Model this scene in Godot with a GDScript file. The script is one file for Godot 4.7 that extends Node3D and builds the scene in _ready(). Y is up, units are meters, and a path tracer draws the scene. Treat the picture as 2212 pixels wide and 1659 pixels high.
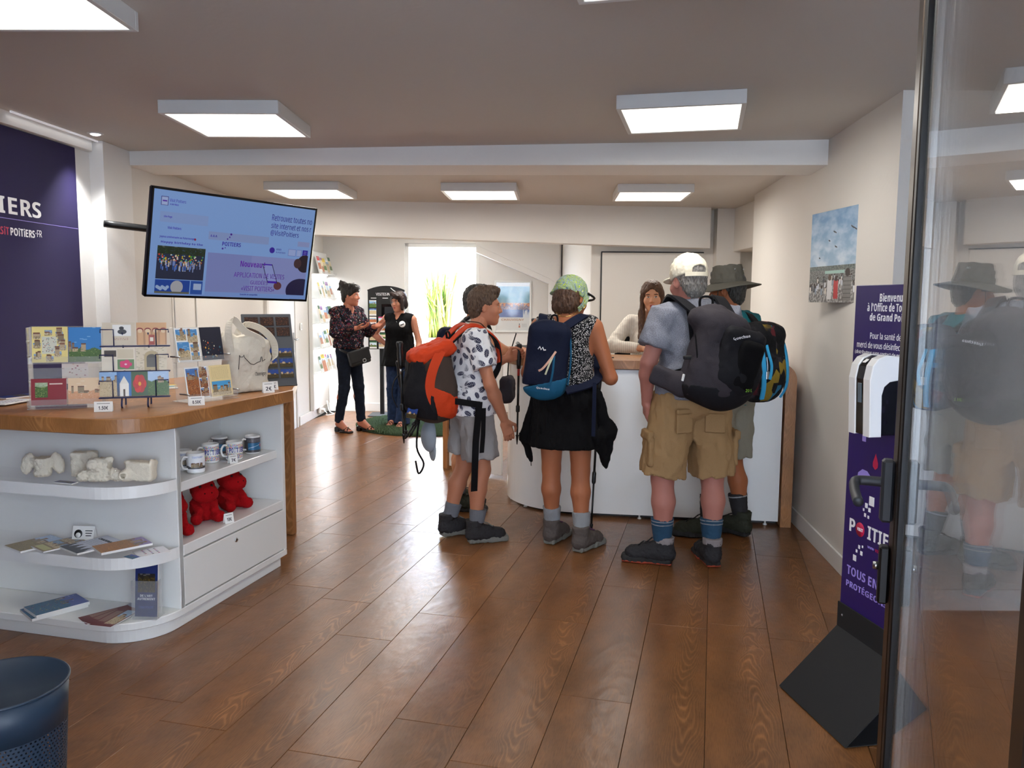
extends Node3D
# A tourist office seen from its entrance. y up, metres. x to the right of the photographer, -z into the room.

const RUNG := 14.1          # the floor planks, the display cabinet and one lamp run 14 degrees off the line of sight
var M := {}
var jobs := []
var taken := {}
var rng := RandomNumberGenerator.new()
var sans := SystemFont.new()
var bold := SystemFont.new()
var serif := SystemFont.new()
var mono := SystemFont.new()
var card_mesh_cache := {}


func _ready() -> void:
	rng.seed = 7
	# ---- camera
	var cam := Camera3D.new()
	cam.name = "camera"
	cam.fov = rad_to_deg(2.0 * atan(829.5 / 1725.0))
	cam.near = 0.02
	cam.far = 120.0
	add_child(cam)
	var pitch := atan(181.0 / 1725.0)
	var fw := Vector3(0, -sin(pitch), -cos(pitch))
	var u0 := Vector3.RIGHT.cross(fw)
	var roll := 0.007
	var rt := Vector3.RIGHT * cos(roll) + u0 * sin(roll)
	cam.transform = Transform3D(Basis(rt, rt.cross(fw), -fw), Vector3(0, 1.5, 0))
	cam.current = true
	# ---- sky, exposure
	var env := Environment.new()
	var sky := Sky.new()
	var sm := ProceduralSkyMaterial.new()
	sm.sky_top_color = Color(0.60, 0.68, 0.80)
	sm.sky_horizon_color = Color(0.86, 0.88, 0.92)
	sm.ground_horizon_color = Color(0.55, 0.54, 0.52)
	sm.ground_bottom_color = Color(0.34, 0.32, 0.30)
	sm.sky_energy_multiplier = 5.6
	sm.ground_energy_multiplier = 1.2
	sky.sky_material = sm
	env.background_mode = Environment.BG_SKY
	env.sky = sky
	env.tonemap_mode = Environment.TONE_MAPPER_LINEAR
	env.tonemap_exposure = 0.84
	env.sdfgi_enabled = true
	env.ssao_enabled = true
	env.ssil_enabled = true
	var we := WorldEnvironment.new()
	we.name = "world_environment"
	we.environment = env
	add_child(we)
	# ---- sun: behind the building, on the garden terrace
	var sun := DirectionalLight3D.new()
	sun.name = "sun"
	sun.light_color = Color(1.0, 0.96, 0.88)
	sun.light_energy = 55.0
	sun.light_angular_distance = 0.53
	sun.shadow_enabled = true
	add_child(sun)
	sun.look_at_from_position(Vector3.ZERO, Vector3(-0.5, -1.0, -0.45))
	# ---- build
	make_materials()
	structure()
	garden()
	lamps()
	left_side()
	back_room()
	counter()
	right_side()
	people()
	run_jobs()


# ------------------------------------------------------------------ nodes
func numbered(called: String) -> String:
	var n: int = taken.get(called, 0)
	taken[called] = n + 1
	return called if n == 0 else "%s_%03d" % [called, n]


func tag(o: Node, label: String, category: String, group := "") -> Node:
	o.set_meta("label", label)
	o.set_meta("category", category)
	if group:
		o.set_meta("group", group)
	return o


func thing(called: String, label: String, category: String, at := Vector3.ZERO, yaw := 0.0, group := "") -> Node3D:
	var o := Node3D.new()
	o.name = numbered(called)
	add_child(o)
	o.position = at
	o.rotation_degrees.y = yaw
	tag(o, label, category, group)
	return o


func mi(called: String, mesh: Mesh, mat: Material, parent: Node = self, at := Vector3.ZERO, rot := Vector3.ZERO) -> MeshInstance3D:
	var o := MeshInstance3D.new()
	o.name = numbered(called) if parent == self else called
	o.mesh = mesh
	if mat:
		o.material_override = mat
	parent.add_child(o, true)
	o.position = at
	o.rotation_degrees = rot
	return o


func piece(called: String, mesh: Mesh, mats: Array, parent: Node = self, at := Vector3.ZERO, rot := Vector3.ZERO) -> MeshInstance3D:
	var o := mi(called, mesh, null, parent, at, rot)
	for i in mats.size():
		o.set_surface_override_material(i, mats[i])
	return o


func struct_(called: String, mesh: Mesh, mat: Material, at := Vector3.ZERO, rot := Vector3.ZERO) -> MeshInstance3D:
	var o := mi(called, mesh, mat, self, at, rot)
	o.set_meta("kind", "structure")
	return o


func P(c: Color, rough := 0.6, metal := 0.0, spec := 0.5) -> StandardMaterial3D:
	var m := StandardMaterial3D.new()
	m.albedo_color = c
	m.roughness = rough
	m.metallic = metal
	m.metallic_specular = spec
	return m


func H(hex: String, rough := 0.6, metal := 0.0) -> StandardMaterial3D:
	return P(Color.html(hex), rough, metal)


# ------------------------------------------------------------------ meshes
func from_tris(v: PackedVector3Array, uv := PackedVector2Array()) -> ArrayMesh:
	# flat shaded, clockwise front
	var st := SurfaceTool.new()
	st.begin(Mesh.PRIMITIVE_TRIANGLES)
	st.set_smooth_group(-1)
	for i in v.size():
		if uv.size():
			st.set_uv(uv[i])
		st.add_vertex(v[i])
	st.generate_normals()
	return st.commit()


func bx(size: Vector3, b := 0.003) -> ArrayMesh:
	var key := "bx%s%f" % [size, b]
	if card_mesh_cache.has(key):
		return card_mesh_cache[key]
	var m := hull_box(size, b)
	card_mesh_cache[key] = m
	return m


func hull_box(size: Vector3, b: float) -> ArrayMesh:
	var h := size / 2.0
	b = minf(b, minf(h.x, minf(h.y, h.z)) * 0.9)
	var v := PackedVector3Array()
	var uv := PackedVector2Array()
	var P3 := func(sx: float, sy: float, sz: float, ax: int) -> Vector3:
		return Vector3(sx * (h.x - (0.0 if ax == 0 else b)), sy * (h.y - (0.0 if ax == 1 else b)), sz * (h.z - (0.0 if ax == 2 else b)))
	var quad := func(a: Vector3, c: Vector3, d: Vector3, e: Vector3) -> void:
		var n: Vector3 = (c - a).cross(d - a)
		var order := [a, c, d, a, d, e]
		if n.dot(a + c + d + e) > 0.0:
			order = [a, d, c, a, e, d]
		for p in order:
			v.append(p)
	for s in [-1.0, 1.0]:
		quad.call(P3.call(s, -1, -1, 0), P3.call(s, 1, -1, 0), P3.call(s, 1, 1, 0), P3.call(s, -1, 1, 0))
		quad.call(P3.call(-1, s, -1, 1), P3.call(1, s, -1, 1), P3.call(1, s, 1, 1), P3.call(-1, s, 1, 1))
		quad.call(P3.call(-1, -1, s, 2), P3.call(1, -1, s, 2), P3.call(1, 1, s, 2), P3.call(-1, 1, s, 2))
	for s in [-1.0, 1.0]:
		for t in [-1.0, 1.0]:
			quad.call(P3.call(s, t, -1, 0), P3.call(s, t, -1, 1), P3.call(s, t, 1, 1), P3.call(s, t, 1, 0))
			quad.call(P3.call(s, -1, t, 0), P3.call(s, -1, t, 2), P3.call(s, 1, t, 2), P3.call(s, 1, t, 0))
			quad.call(P3.call(-1, s, t, 1), P3.call(-1, s, t, 2), P3.call(1, s, t, 2), P3.call(1, s, t, 1))
			for r in [-1.0, 1.0]:
				var a: Vector3 = P3.call(s, t, r, 0)
				var c: Vector3 = P3.call(s, t, r, 1)
				var d: Vector3 = P3.call(s, t, r, 2)
				if (c - a).cross(d - a).dot(a) > 0.0:
					v.append_array([a, d, c])
				else:
					v.append_array([a, c, d])
	return from_tris(v)


func box_at(a: Vector3, c: Vector3, b := 0.003) -> Array:
	return [bx((c - a).abs(), b), (a + c) / 2.0]


# a plan polygon (x, z) raised from y0 to y1, edges chamfered by b
func ext(poly: PackedVector2Array, y0: float, y1: float, b := 0.0, uvs := 1.0, uvo := Vector2.ZERO, turn := 0.0) -> ArrayMesh:
	if Geometry2D.is_polygon_clockwise(poly):
		poly = poly.duplicate()
		poly.reverse()
	var inner := poly
	if b > 0.0:
		var off := Geometry2D.offset_polygon(poly, -b, Geometry2D.JOIN_MITER)
		if off.size() == 1 and off[0].size() == poly.size():
			inner = off[0]
			if Geometry2D.is_polygon_clockwise(inner):
				inner.reverse()
			var best := 0
			for i in inner.size():
				if inner[i].distance_squared_to(poly[0]) < inner[best].distance_squared_to(poly[0]):
					best = i
			var again := PackedVector2Array()
			for i in inner.size():
				again.append(inner[(best + i) % inner.size()])
			inner = again
		else:
			b = 0.0
	var v := PackedVector3Array()
	var uv := PackedVector2Array()
	var U := func(p: Vector3) -> Vector2:
		return Vector2(p.x * cos(turn) + p.z * sin(turn), -p.x * sin(turn) + p.z * cos(turn)) * uvs + uvo
	var tri := func(a: Vector3, c: Vector3, d: Vector3) -> void:
		v.append_array([a, c, d])
		uv.append_array([U.call(a), U.call(c), U.call(d)])
	var n := poly.size()
	var lift := func(p: Vector2, y: float) -> Vector3:
		return Vector3(p.x, y, p.y)
	for i in n:
		var j := (i + 1) % n
		var rows := [[poly[i], poly[j], y0 + b, y1 - b, poly[i], poly[j]]]
		if b > 0.0:
			rows.append([poly[i], poly[j], y1 - b, y1, inner[i], inner[j]])
			rows.append([inner[i], inner[j], y0, y0 + b, poly[i], poly[j]])
		for r in rows:
			var a: Vector3 = lift.call(r[0], r[2])
			var c: Vector3 = lift.call(r[1], r[2])
			var d: Vector3 = lift.call(r[5], r[3])
			var e: Vector3 = lift.call(r[4], r[3])
			tri.call(a, c, d)
			tri.call(a, d, e)
	var ids := Geometry2D.triangulate_polygon(inner)
	for i in range(0, ids.size(), 3):
		var a := inner[ids[i]]
		var c := inner[ids[i + 1]]
		var d := inner[ids[i + 2]]
		if (c - a).cross(d - a) > 0.0:
			var k := c
			c = d
			d = k
		tri.call(lift.call(a, y1), lift.call(d, y1), lift.call(c, y1))
		tri.call(lift.call(a, y0), lift.call(c, y0), lift.call(d, y0))
	return from_tris(v, uv)


func arc(c: Vector2, r: float, a0: float, a1: float, n: int) -> PackedVector2Array:
	var p := PackedVector2Array()
	for i in n + 1:
		var a := deg_to_rad(lerpf(a0, a1, float(i) / n))
		p.append(c + Vector2(cos(a), sin(a)) * r)
	return p


func round_poly(w: float, h: float, r: float, n := 5) -> PackedVector2Array:
	var p := PackedVector2Array()
	for q in [[w / 2 - r, h / 2 - r, 0], [-w / 2 + r, h / 2 - r, 90], [-w / 2 + r, -h / 2 + r, 180], [w / 2 - r, -h / 2 + r, 270]]:
		p.append_array(arc(Vector2(q[0], q[1]), r, q[2], q[2] + 90, n))
	return p


# rings of points -> smooth tube; every ring has the same count
func loft(rings: Array, closed_ring := true, caps := true) -> ArrayMesh:
	var st := SurfaceTool.new()
	st.begin(Mesh.PRIMITIVE_TRIANGLES)
	st.set_smooth_group(0)
	var n: int = rings[0].size()
	for r in rings.size():
		for i in n:
			st.set_uv(Vector2(float(i) / n, float(r) / (rings.size() - 1)))
			st.add_vertex(rings[r][i])
	for r in rings.size() - 1:
		for i in (n if closed_ring else n - 1):
			var a := r * n + i
			var b := r * n + (i + 1) % n
			for k in [a, b, b + n, a, b + n, a + n]:
				st.add_index(k)
	if caps and closed_ring:
		var base := rings.size() * n
		for e in [0, rings.size() - 1]:
			var mid := Vector3.ZERO
			for p in rings[e]:
				mid += p
			st.set_uv(Vector2(0.5, 0.5))
			st.add_vertex(mid / n)
		for i in n:
			var j := (i + 1) % n
			for k in [base, j, i]:
				st.add_index(k)
			var o := (rings.size() - 1) * n
			for k in [base + 1, o + i, o + j]:
				st.add_index(k)
	st.generate_normals()
	return st.commit()


func frames(pts: PackedVector3Array) -> Array:
	var out := []
	var up := Vector3(0.13, 0.97, 0.21).normalized()
	for i in pts.size():
		var t := (pts[mini(i + 1, pts.size() - 1)] - pts[maxi(i - 1, 0)]).normalized()
		var s := t.cross(up)
		if s.length() < 0.02:
			s = t.cross(Vector3(0.9, 0.1, 0.3))
		s = s.normalized()
		up = s.cross(t).normalized()
		out.append([t, s, up])
	return out


func tube(pts: PackedVector3Array, r, seg := 8) -> ArrayMesh:
	var rings := []
	var f := frames(pts)
	for i in pts.size():
		var rad: float = r[i] if r is Array else r
		var ring := PackedVector3Array()
		for k in seg:
			var a := -TAU * k / seg
			ring.append(pts[i] + (f[i][1] * cos(a) + f[i][2] * sin(a)) * rad)
		rings.append(ring)
	return loft(rings)


# a flat band along pts; side gives the direction across it
func strap(pts: PackedVector3Array, sides, w: float, t: float) -> ArrayMesh:
	var rings := []
	for i in pts.size():
		var tan := (pts[mini(i + 1, pts.size() - 1)] - pts[maxi(i - 1, 0)]).normalized()
		var s: Vector3 = sides[i] if sides is Array else sides
		s = (s - tan * s.dot(tan)).normalized()
		var n := s.cross(tan).normalized()
		var ring := PackedVector3Array()
		for q in [[-0.5, -0.5], [0.5, -0.5], [0.5, 0.5], [-0.5, 0.5]]:
			ring.append(pts[i] + s * w * q[0] + n * t * q[1])
		rings.append(ring)
	var v := PackedVector3Array()
	for r in rings.size() - 1:
		for i in 4:
			var j := (i + 1) % 4
			v.append_array([rings[r][i], rings[r][j], rings[r + 1][j], rings[r][i], rings[r + 1][j], rings[r + 1][i]])
	var a: PackedVector3Array = rings[0]
	var b: PackedVector3Array = rings[-1]
	v.append_array([a[0], a[2], a[1], a[0], a[3], a[2], b[0], b[1], b[2], b[0], b[2], b[3]])
	return from_tris(v)


func spline(ctrl: Array, n := 6) -> PackedVector3Array:
	var p := PackedVector3Array()
	for i in ctrl.size() - 1:
		for k in n:
			p.append((ctrl[i] as Vector3).cubic_interpolate(ctrl[i + 1], ctrl[maxi(i - 1, 0)], ctrl[mini(i + 2, ctrl.size() - 1)], float(k) / n))
	p.append(ctrl[-1])
	return p


func lathe(prof: Array, seg := 28) -> ArrayMesh:
	var rings := []
	for q in prof:
		var ring := PackedVector3Array()
		for k in seg:
			var a := TAU * k / seg
			ring.append(Vector3(cos(a) * q.x, q.y, sin(a) * q.x))
		rings.append(ring)
	return loft(rings)


# a thin card standing in the x-y plane, printed on its +z face (surface 0), plain elsewhere (surface 1); cell = part of the print sheet
func card(w: float, h: float, t: float, cell := Rect2(0, 0, 1, 1)) -> ArrayMesh:
	var st := SurfaceTool.new()
	st.begin(Mesh.PRIMITIVE_TRIANGLES)
	var q := [Vector3(-w / 2, h, t / 2), Vector3(w / 2, h, t / 2), Vector3(w / 2, 0, t / 2), Vector3(-w / 2, 0, t / 2)]
	var u := [cell.position, cell.position + Vector2(cell.size.x, 0), cell.end, cell.position + Vector2(0, cell.size.y)]
	for i in [0, 1, 2, 0, 2, 3]:
		st.set_normal(Vector3.BACK)
		st.set_uv(u[i])
		st.add_vertex(q[i])
	var m: ArrayMesh = st.commit()
	var v := PackedVector3Array()
	var bq := []
	for p in q:
		bq.append(Vector3(p.x, p.y, -t / 2))
	v.append_array([bq[0], bq[2], bq[1], bq[0], bq[3], bq[2]])
	for i in 4:
		var j := (i + 1) % 4
		v.append_array([q[i], bq[i], bq[j], q[i], bq[j], q[j]])
	var st2 := SurfaceTool.new()
	st2.begin(Mesh.PRIMITIVE_TRIANGLES)
	st2.set_smooth_group(-1)
	for p in v:
		st2.set_uv(Vector2(0, 0))
		st2.add_vertex(p)
	st2.generate_normals()
	st2.commit(m)
	return m


# lettering in relief; fits its box (w x h), centred at `at` in the parent's axes, read along +x from the +z side
func txt(parent: Node3D, s: String, mat: Material, font: Font, at: Vector3, w: float, h: float, rot := Vector3.ZERO, called := "lettering") -> MeshInstance3D:
	var t := TextMesh.new()
	t.text = s
	t.font = font
	t.font_size = 32
	t.pixel_size = 0.01
	t.depth = 0.02
	t.curve_step = 2.0
	t.width = 4000
	var bb := t.get_aabb()
	var o := mi(called, t, mat, parent, at, rot)
	var k := Vector3(w / maxf(bb.size.x, 1e-4), h / maxf(bb.size.y, 1e-4), 0.0)
	if w <= 0.0:
		k.x = k.y
	if h <= 0.0:
		k.y = k.x
	k.z = 0.0006 / 0.02
	var basis := Basis.from_euler(rot * PI / 180.0)
	o.transform = Transform3D(basis * Basis.from_scale(k), at - basis * (k * Vector3(bb.get_center().x, bb.get_center().y, 0)))
	return o


# ------------------------------------------------------------------ soft shapes: a field on a grid, meshed as surface nets
func soft(called: String, mat: Material, parent: Node, ops: Array, cell := 0.01, at := Vector3.ZERO) -> MeshInstance3D:
	var o := mi(called, null, mat, parent, at)
	jobs.append({"node": o, "grids": [[ops, cell]], "paint": null, "color": Color.WHITE})
	return o


func softs(called: String, mat: Material, parent: Node, grids: Array, color = null, paint := []) -> MeshInstance3D:
	var o := mi(called, null, mat, parent)
	jobs.append({"node": o, "grids": grids, "paint": paint if color != null else null, "color": color if color != null else Color.WHITE})
	return o


func run_jobs() -> void:
	var done := []
	done.resize(jobs.size())
	var work := func(i: int) -> void:
		done[i] = solve(jobs[i])
	var task := WorkerThreadPool.add_group_task(work, jobs.size(), 4, true)
	WorkerThreadPool.wait_for_group_task_completion(task)
	for i in jobs.size():
		var a := []
		a.resize(Mesh.ARRAY_MAX)
		a[Mesh.ARRAY_VERTEX] = done[i][0]
		a[Mesh.ARRAY_NORMAL] = done[i][1]
		a[Mesh.ARRAY_INDEX] = done[i][2]
		if jobs[i].paint != null:
			a[Mesh.ARRAY_COLOR] = done[i][3]
		var m := ArrayMesh.new()
		if done[i][0].size() > 0:
			m.add_surface_from_arrays(Mesh.PRIMITIVE_TRIANGLES, a)
		else:
			print("empty soft shape: ", jobs[i].node.name)
		jobs[i].node.mesh = m
		for o in jobs[i].get("also", []):
			o.mesh = m


func solve(job: Dictionary) -> Array:
	var V := PackedVector3Array()
	var N := PackedVector3Array()
	var I := PackedInt32Array()
	for g in job.grids:
		var r := net(g[0], g[1])
		var base := V.size()
		V.append_array(r[0])
		N.append_array(r[1])
		for k in r[2]:
			I.append(k + base)
	var C := PackedColorArray()
	if job.paint != null:
		C.resize(V.size())
		C.fill((job.color as Color).srgb_to_linear())
		for p in job.paint:
			var c: Vector3 = p[0]
			var rr: Vector3 = p[1]
			var inv: Basis = (p[2] as Basis).transposed()
			var col: Color = (p[3] as Color).srgb_to_linear()
			var reach := maxf(rr.x, maxf(rr.y, rr.z))
			for i in V.size():
				var d := V[i] - c
				if d.length_squared() < reach * reach:
					var q := (inv * d) / rr
					var l := q.length_squared()
					if l < 1.0:
						C[i] = C[i].lerp(col, clampf((1.0 - l) * 4.0, 0.0, 1.0) * col.a)
	return [V, N, I, C]


func op_box(o: Array) -> AABB:
	match o[0]:
		"c", "k", "-c":
			var m := maxf(o[3], o[4])
			var a: Vector3 = o[1]
			var b: Vector3 = o[2]
			var s: Vector3 = o[6] if o.size() > 6 else Vector3.ONE
			return AABB(a, Vector3.ZERO).expand(b).grow(0.0).merge(AABB(a - s * m, s * m * 2)).merge(AABB(b - s * m, s * m * 2))
		"e", "-e":
			var bs: Basis = o[3]
			var r: Vector3 = o[2]
			var h := (bs.x * r.x).abs() + (bs.y * r.y).abs() + (bs.z * r.z).abs()
			return AABB((o[1] as Vector3) - h, h * 2)
		"b", "-b":
			var bs: Basis = o[4]
			var r: Vector3 = o[2]
			var h := (bs.x * r.x).abs() + (bs.y * r.y).abs() + (bs.z * r.z).abs()
			return AABB((o[1] as Vector3) - h, h * 2)
	return AABB()


func net(ops: Array, cell: float) -> Array:
	var box := AABB()
	var first := true
	for o in ops:
		if o[0] in ["c", "k", "e", "b"]:
			var q := op_box(o)
			box = q if first else box.merge(q)
			first = false
	box = box.grow(cell * 3.0)
	var o0 := box.position
	var nx := int(box.size.x / cell) + 2
	var ny := int(box.size.y / cell) + 2
	var nz := int(box.size.z / cell) + 2
	var vals := PackedFloat32Array()
	vals.resize(nx * ny * nz)
	vals.fill(1.0)
	for o in ops:
		var kind: String = o[0]
		if kind == "p" or kind == "w" or kind == "i":
			var nrm := Vector3.ZERO
			var dd := 0.0
			var noise: FastNoiseLite
			if kind == "p":
				nrm = o[1]
				dd = o[2]
			elif kind == "w":
				noise = FastNoiseLite.new()
				noise.seed = o[3]
				noise.frequency = 1.0
				noise.noise_type = FastNoiseLite.TYPE_SIMPLEX
				nrm = o[2]
				dd = o[1]
			else:
				dd = o[1]
			for z in nz:
				for y in ny:
					var at := (z * ny + y) * nx
					for x in nx:
						var cur := vals[at + x]
						if kind == "p":
							if cur < 0.9:
								var d := nrm.x * (o0.x + x * cell) + nrm.y * (o0.y + y * cell) + nrm.z * (o0.z + z * cell) - dd
								if d > cur:
									vals[at + x] = d
						elif kind == "i":
							vals[at + x] = cur - dd
						elif cur < 0.04 and cur > -0.04:
							vals[at + x] = cur + dd * noise.get_noise_3d((o0.x + x * cell) * nrm.x, (o0.y + y * cell) * nrm.y, (o0.z + z * cell) * nrm.z)
			continue
		var q := op_box(o)
		var k: float = o[5] if kind != "e" and kind != "-e" else o[4]
		q = q.grow(k * 0.5 + cell * 2.5)
		var x0 := maxi(0, int((q.position.x - o0.x) / cell))
		var y0 := maxi(0, int((q.position.y - o0.y) / cell))
		var z0 := maxi(0, int((q.position.z - o0.z) / cell))
		var x1 := mini(nx - 1, int((q.end.x - o0.x) / cell) + 1)
		var y1 := mini(ny - 1, int((q.end.y - o0.y) / cell) + 1)
		var z1 := mini(nz - 1, int((q.end.z - o0.z) / cell) + 1)
		var code := 0
		var a := Vector3.ZERO
		var ba := Vector3.ZERO
		var ra := 0.0
		var rb := 0.0
		var inv2 := 0.0
		var len_ := 0.0
		var si := Vector3.ONE
		var smin_ := 1.0
		var rr := Vector3.ONE
		var bt := Basis()
		if kind == "c" or kind == "k" or kind == "-c":
			if o.size() > 6:
				si = Vector3.ONE / (o[6] as Vector3)
				smin_ = 0.5 + 0.5 * minf(o[6].x, minf(o[6].y, o[6].z))
			a = (o[1] as Vector3) * si
			ba = (o[2] as Vector3) * si - a
			ra = o[3]
			rb = o[4]
			len_ = ba.length()
			inv2 = 1.0 / maxf(ba.length_squared(), 1e-9)
			code = 1 if kind == "k" else 0
		elif kind == "e" or kind == "-e":
			code = 2
			a = o[1]
			rr = Vector3.ONE / (o[2] as Vector3)
			bt = (o[3] as Basis).transposed()
		else:
			code = 3
			a = o[1]
			ra = o[3]
			rr = (o[2] as Vector3) - Vector3.ONE * ra
			bt = (o[4] as Basis).transposed()
		var minus := kind.begins_with("-")
		for z in range(z0, z1 + 1):
			for y in range(y0, y1 + 1):
				var at := (z * ny + y) * nx
				for x in range(x0, x1 + 1):
					var p := Vector3(o0.x + x * cell, o0.y + y * cell, o0.z + z * cell)
					var d := 0.0
					if code < 2:
						var pa := p * si - a
						var t := pa.dot(ba) * inv2
						var h := clampf(t, 0.0, 1.0)
						if code == 0:
							d = ((pa - ba * h).length() - (ra + (rb - ra) * h)) * smin_
						else:
							d = ((pa - ba * t).length() - (ra + (rb - ra) * h)) * smin_
							d = maxf(d, maxf(-t, t - 1.0) * len_)
					elif code == 2:
						var e := (bt * (p - a)) * rr
						var k0 := e.length()
						var k1 := (e * rr).length()
						d = k0 * (k0 - 1.0) / maxf(k1, 1e-6)
					else:
						var e := (bt * (p - a)).abs() - rr
						d = Vector3(maxf(e.x, 0.0), maxf(e.y, 0.0), maxf(e.z, 0.0)).length() + minf(maxf(e.x, maxf(e.y, e.z)), 0.0) - ra
					var cur := vals[at + x]
					if minus:
						d = -d
						if k > 0.0:
							var hh := maxf(k - absf(cur - d), 0.0)
							vals[at + x] = maxf(cur, d) + hh * hh / k * 0.25
						elif d > cur:
							vals[at + x] = d
					elif k > 0.0:
						var hh := maxf(k - absf(cur - d), 0.0)
						vals[at + x] = minf(cur, d) - hh * hh / k * 0.25
					elif d < cur:
						vals[at + x] = d
	# surface nets
	var ids := PackedInt32Array()
	ids.resize(nx * ny * nz)
	ids.fill(-1)
	var V := PackedVector3Array()
	var I := PackedInt32Array()
	var sx := 1
	var sy := nx
	var sz := nx * ny
	var lim := cell * 3.5
	var off := [0, sx, sy, sx + sy, sz, sx + sz, sy + sz, sx + sy + sz]
	var edges := [0, 1, 2, 3, 4, 5, 6, 7, 0, 2, 1, 3, 4, 6, 5, 7, 0, 4, 1, 5, 2, 6, 3, 7]
	var corner := [Vector3(0, 0, 0), Vector3(1, 0, 0), Vector3(0, 1, 0), Vector3(1, 1, 0), Vector3(0, 0, 1), Vector3(1, 0, 1), Vector3(0, 1, 1), Vector3(1, 1, 1)]
	var c8 := PackedFloat32Array()
	c8.resize(8)
	for z in nz - 1:
		for y in ny - 1:
			var at := (z * ny + y) * nx
			for x in nx - 1:
				var v0 := vals[at + x]
				if v0 > lim or v0 < -lim:
					continue
				var neg := 0
				for i in 8:
					var w := vals[at + x + off[i]]
					c8[i] = w
					if w < 0.0:
						neg += 1
				if neg == 0 or neg == 8:
					continue
				var sum := Vector3.ZERO
				var cnt := 0
				for e in range(0, 24, 2):
					var i: int = edges[e]
					var j: int = edges[e + 1]
					var vi := c8[i]
					var vj := c8[j]
					if (vi < 0.0) != (vj < 0.0):
						sum += (corner[i] as Vector3).lerp(corner[j], vi / (vi - vj))
						cnt += 1
				ids[at + x] = V.size()
				V.append(o0 + (Vector3(x, y, z) + sum / cnt) * cell)
	for z in range(1, nz - 1):
		for y in range(1, ny - 1):
			var at := (z * ny + y) * nx
			for x in range(1, nx - 1):
				var m := at + x
				if ids[m] < 0:
					continue
				var v0 := vals[m] < 0.0
				for ax in 3:
					var du := sx if ax == 0 else (sy if ax == 1 else sz)
					var v1 := vals[m + du] < 0.0
					if v0 == v1:
						continue
					var dv := sy if ax == 0 else (sz if ax == 1 else sx)
					var dw := sz if ax == 0 else (sx if ax == 1 else sy)
					var a := ids[m]
					var b := ids[m - dv]
					var c := ids[m - dv - dw]
					var d := ids[m - dw]
					if a < 0 or b < 0 or c < 0 or d < 0:
						continue
					if v0:
						I.append_array([a, c, b, a, d, c])
					else:
						I.append_array([a, b, c, a, c, d])
	var N := PackedVector3Array()
	N.resize(V.size())
	for i in range(0, I.size(), 3):
		var n := (V[I[i + 2]] - V[I[i]]).cross(V[I[i + 1]] - V[I[i]])
		N[I[i]] += n
		N[I[i + 1]] += n
		N[I[i + 2]] += n
	for i in N.size():
		N[i] = N[i].normalized()
	return [V, N, I]


# ------------------------------------------------------------------ prints and surfaces
func tex(im: Image) -> ImageTexture:
	return ImageTexture.create_from_image(im)


func paint(w: int, h: int, f: Callable) -> Image:
	var b := PackedByteArray()
	b.resize(w * h * 3)
	var k := 0
	for y in h:
		for x in w:
			var c: Color = f.call(x, y)
			b[k] = clampi(int(c.r * 255.0), 0, 255)
			b[k + 1] = clampi(int(c.g * 255.0), 0, 255)
			b[k + 2] = clampi(int(c.b * 255.0), 0, 255)
			k += 3
	return Image.create_from_data(w, h, false, Image.FORMAT_RGB8, b)


func noise(freq: float, s := 1, oct := 3) -> FastNoiseLite:
	var n := FastNoiseLite.new()
	n.seed = s
	n.frequency = freq
	n.fractal_octaves = oct
	n.noise_type = FastNoiseLite.TYPE_SIMPLEX_SMOOTH
	return n


func printed(im: Image, rough := 0.5) -> StandardMaterial3D:
	var m := P(Color.WHITE, rough)
	m.albedo_texture = tex(im)
	m.texture_repeat = false
	return m


func cloth(im: Image, scale: float, rough := 0.9) -> StandardMaterial3D:
	var m := P(Color.WHITE, rough, 0.0, 0.3)
	m.albedo_texture = tex(im)
	m.uv1_triplanar = true
	m.uv1_scale = Vector3.ONE * scale
	m.uv1_triplanar_sharpness = 8.0
	m.normal_enabled = true
	m.normal_texture = weave
	m.normal_scale = 0.35
	return m


func plain_cloth(c: Color, rough := 0.9, bump := 0.35) -> StandardMaterial3D:
	var m := P(c, rough, 0.0, 0.3)
	m.uv1_triplanar = true
	m.uv1_scale = Vector3.ONE * 6.0
	m.normal_enabled = true
	m.normal_texture = weave
	m.normal_scale = bump
	return m


var weave: NoiseTexture2D
var grain_n: NoiseTexture2D


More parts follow.
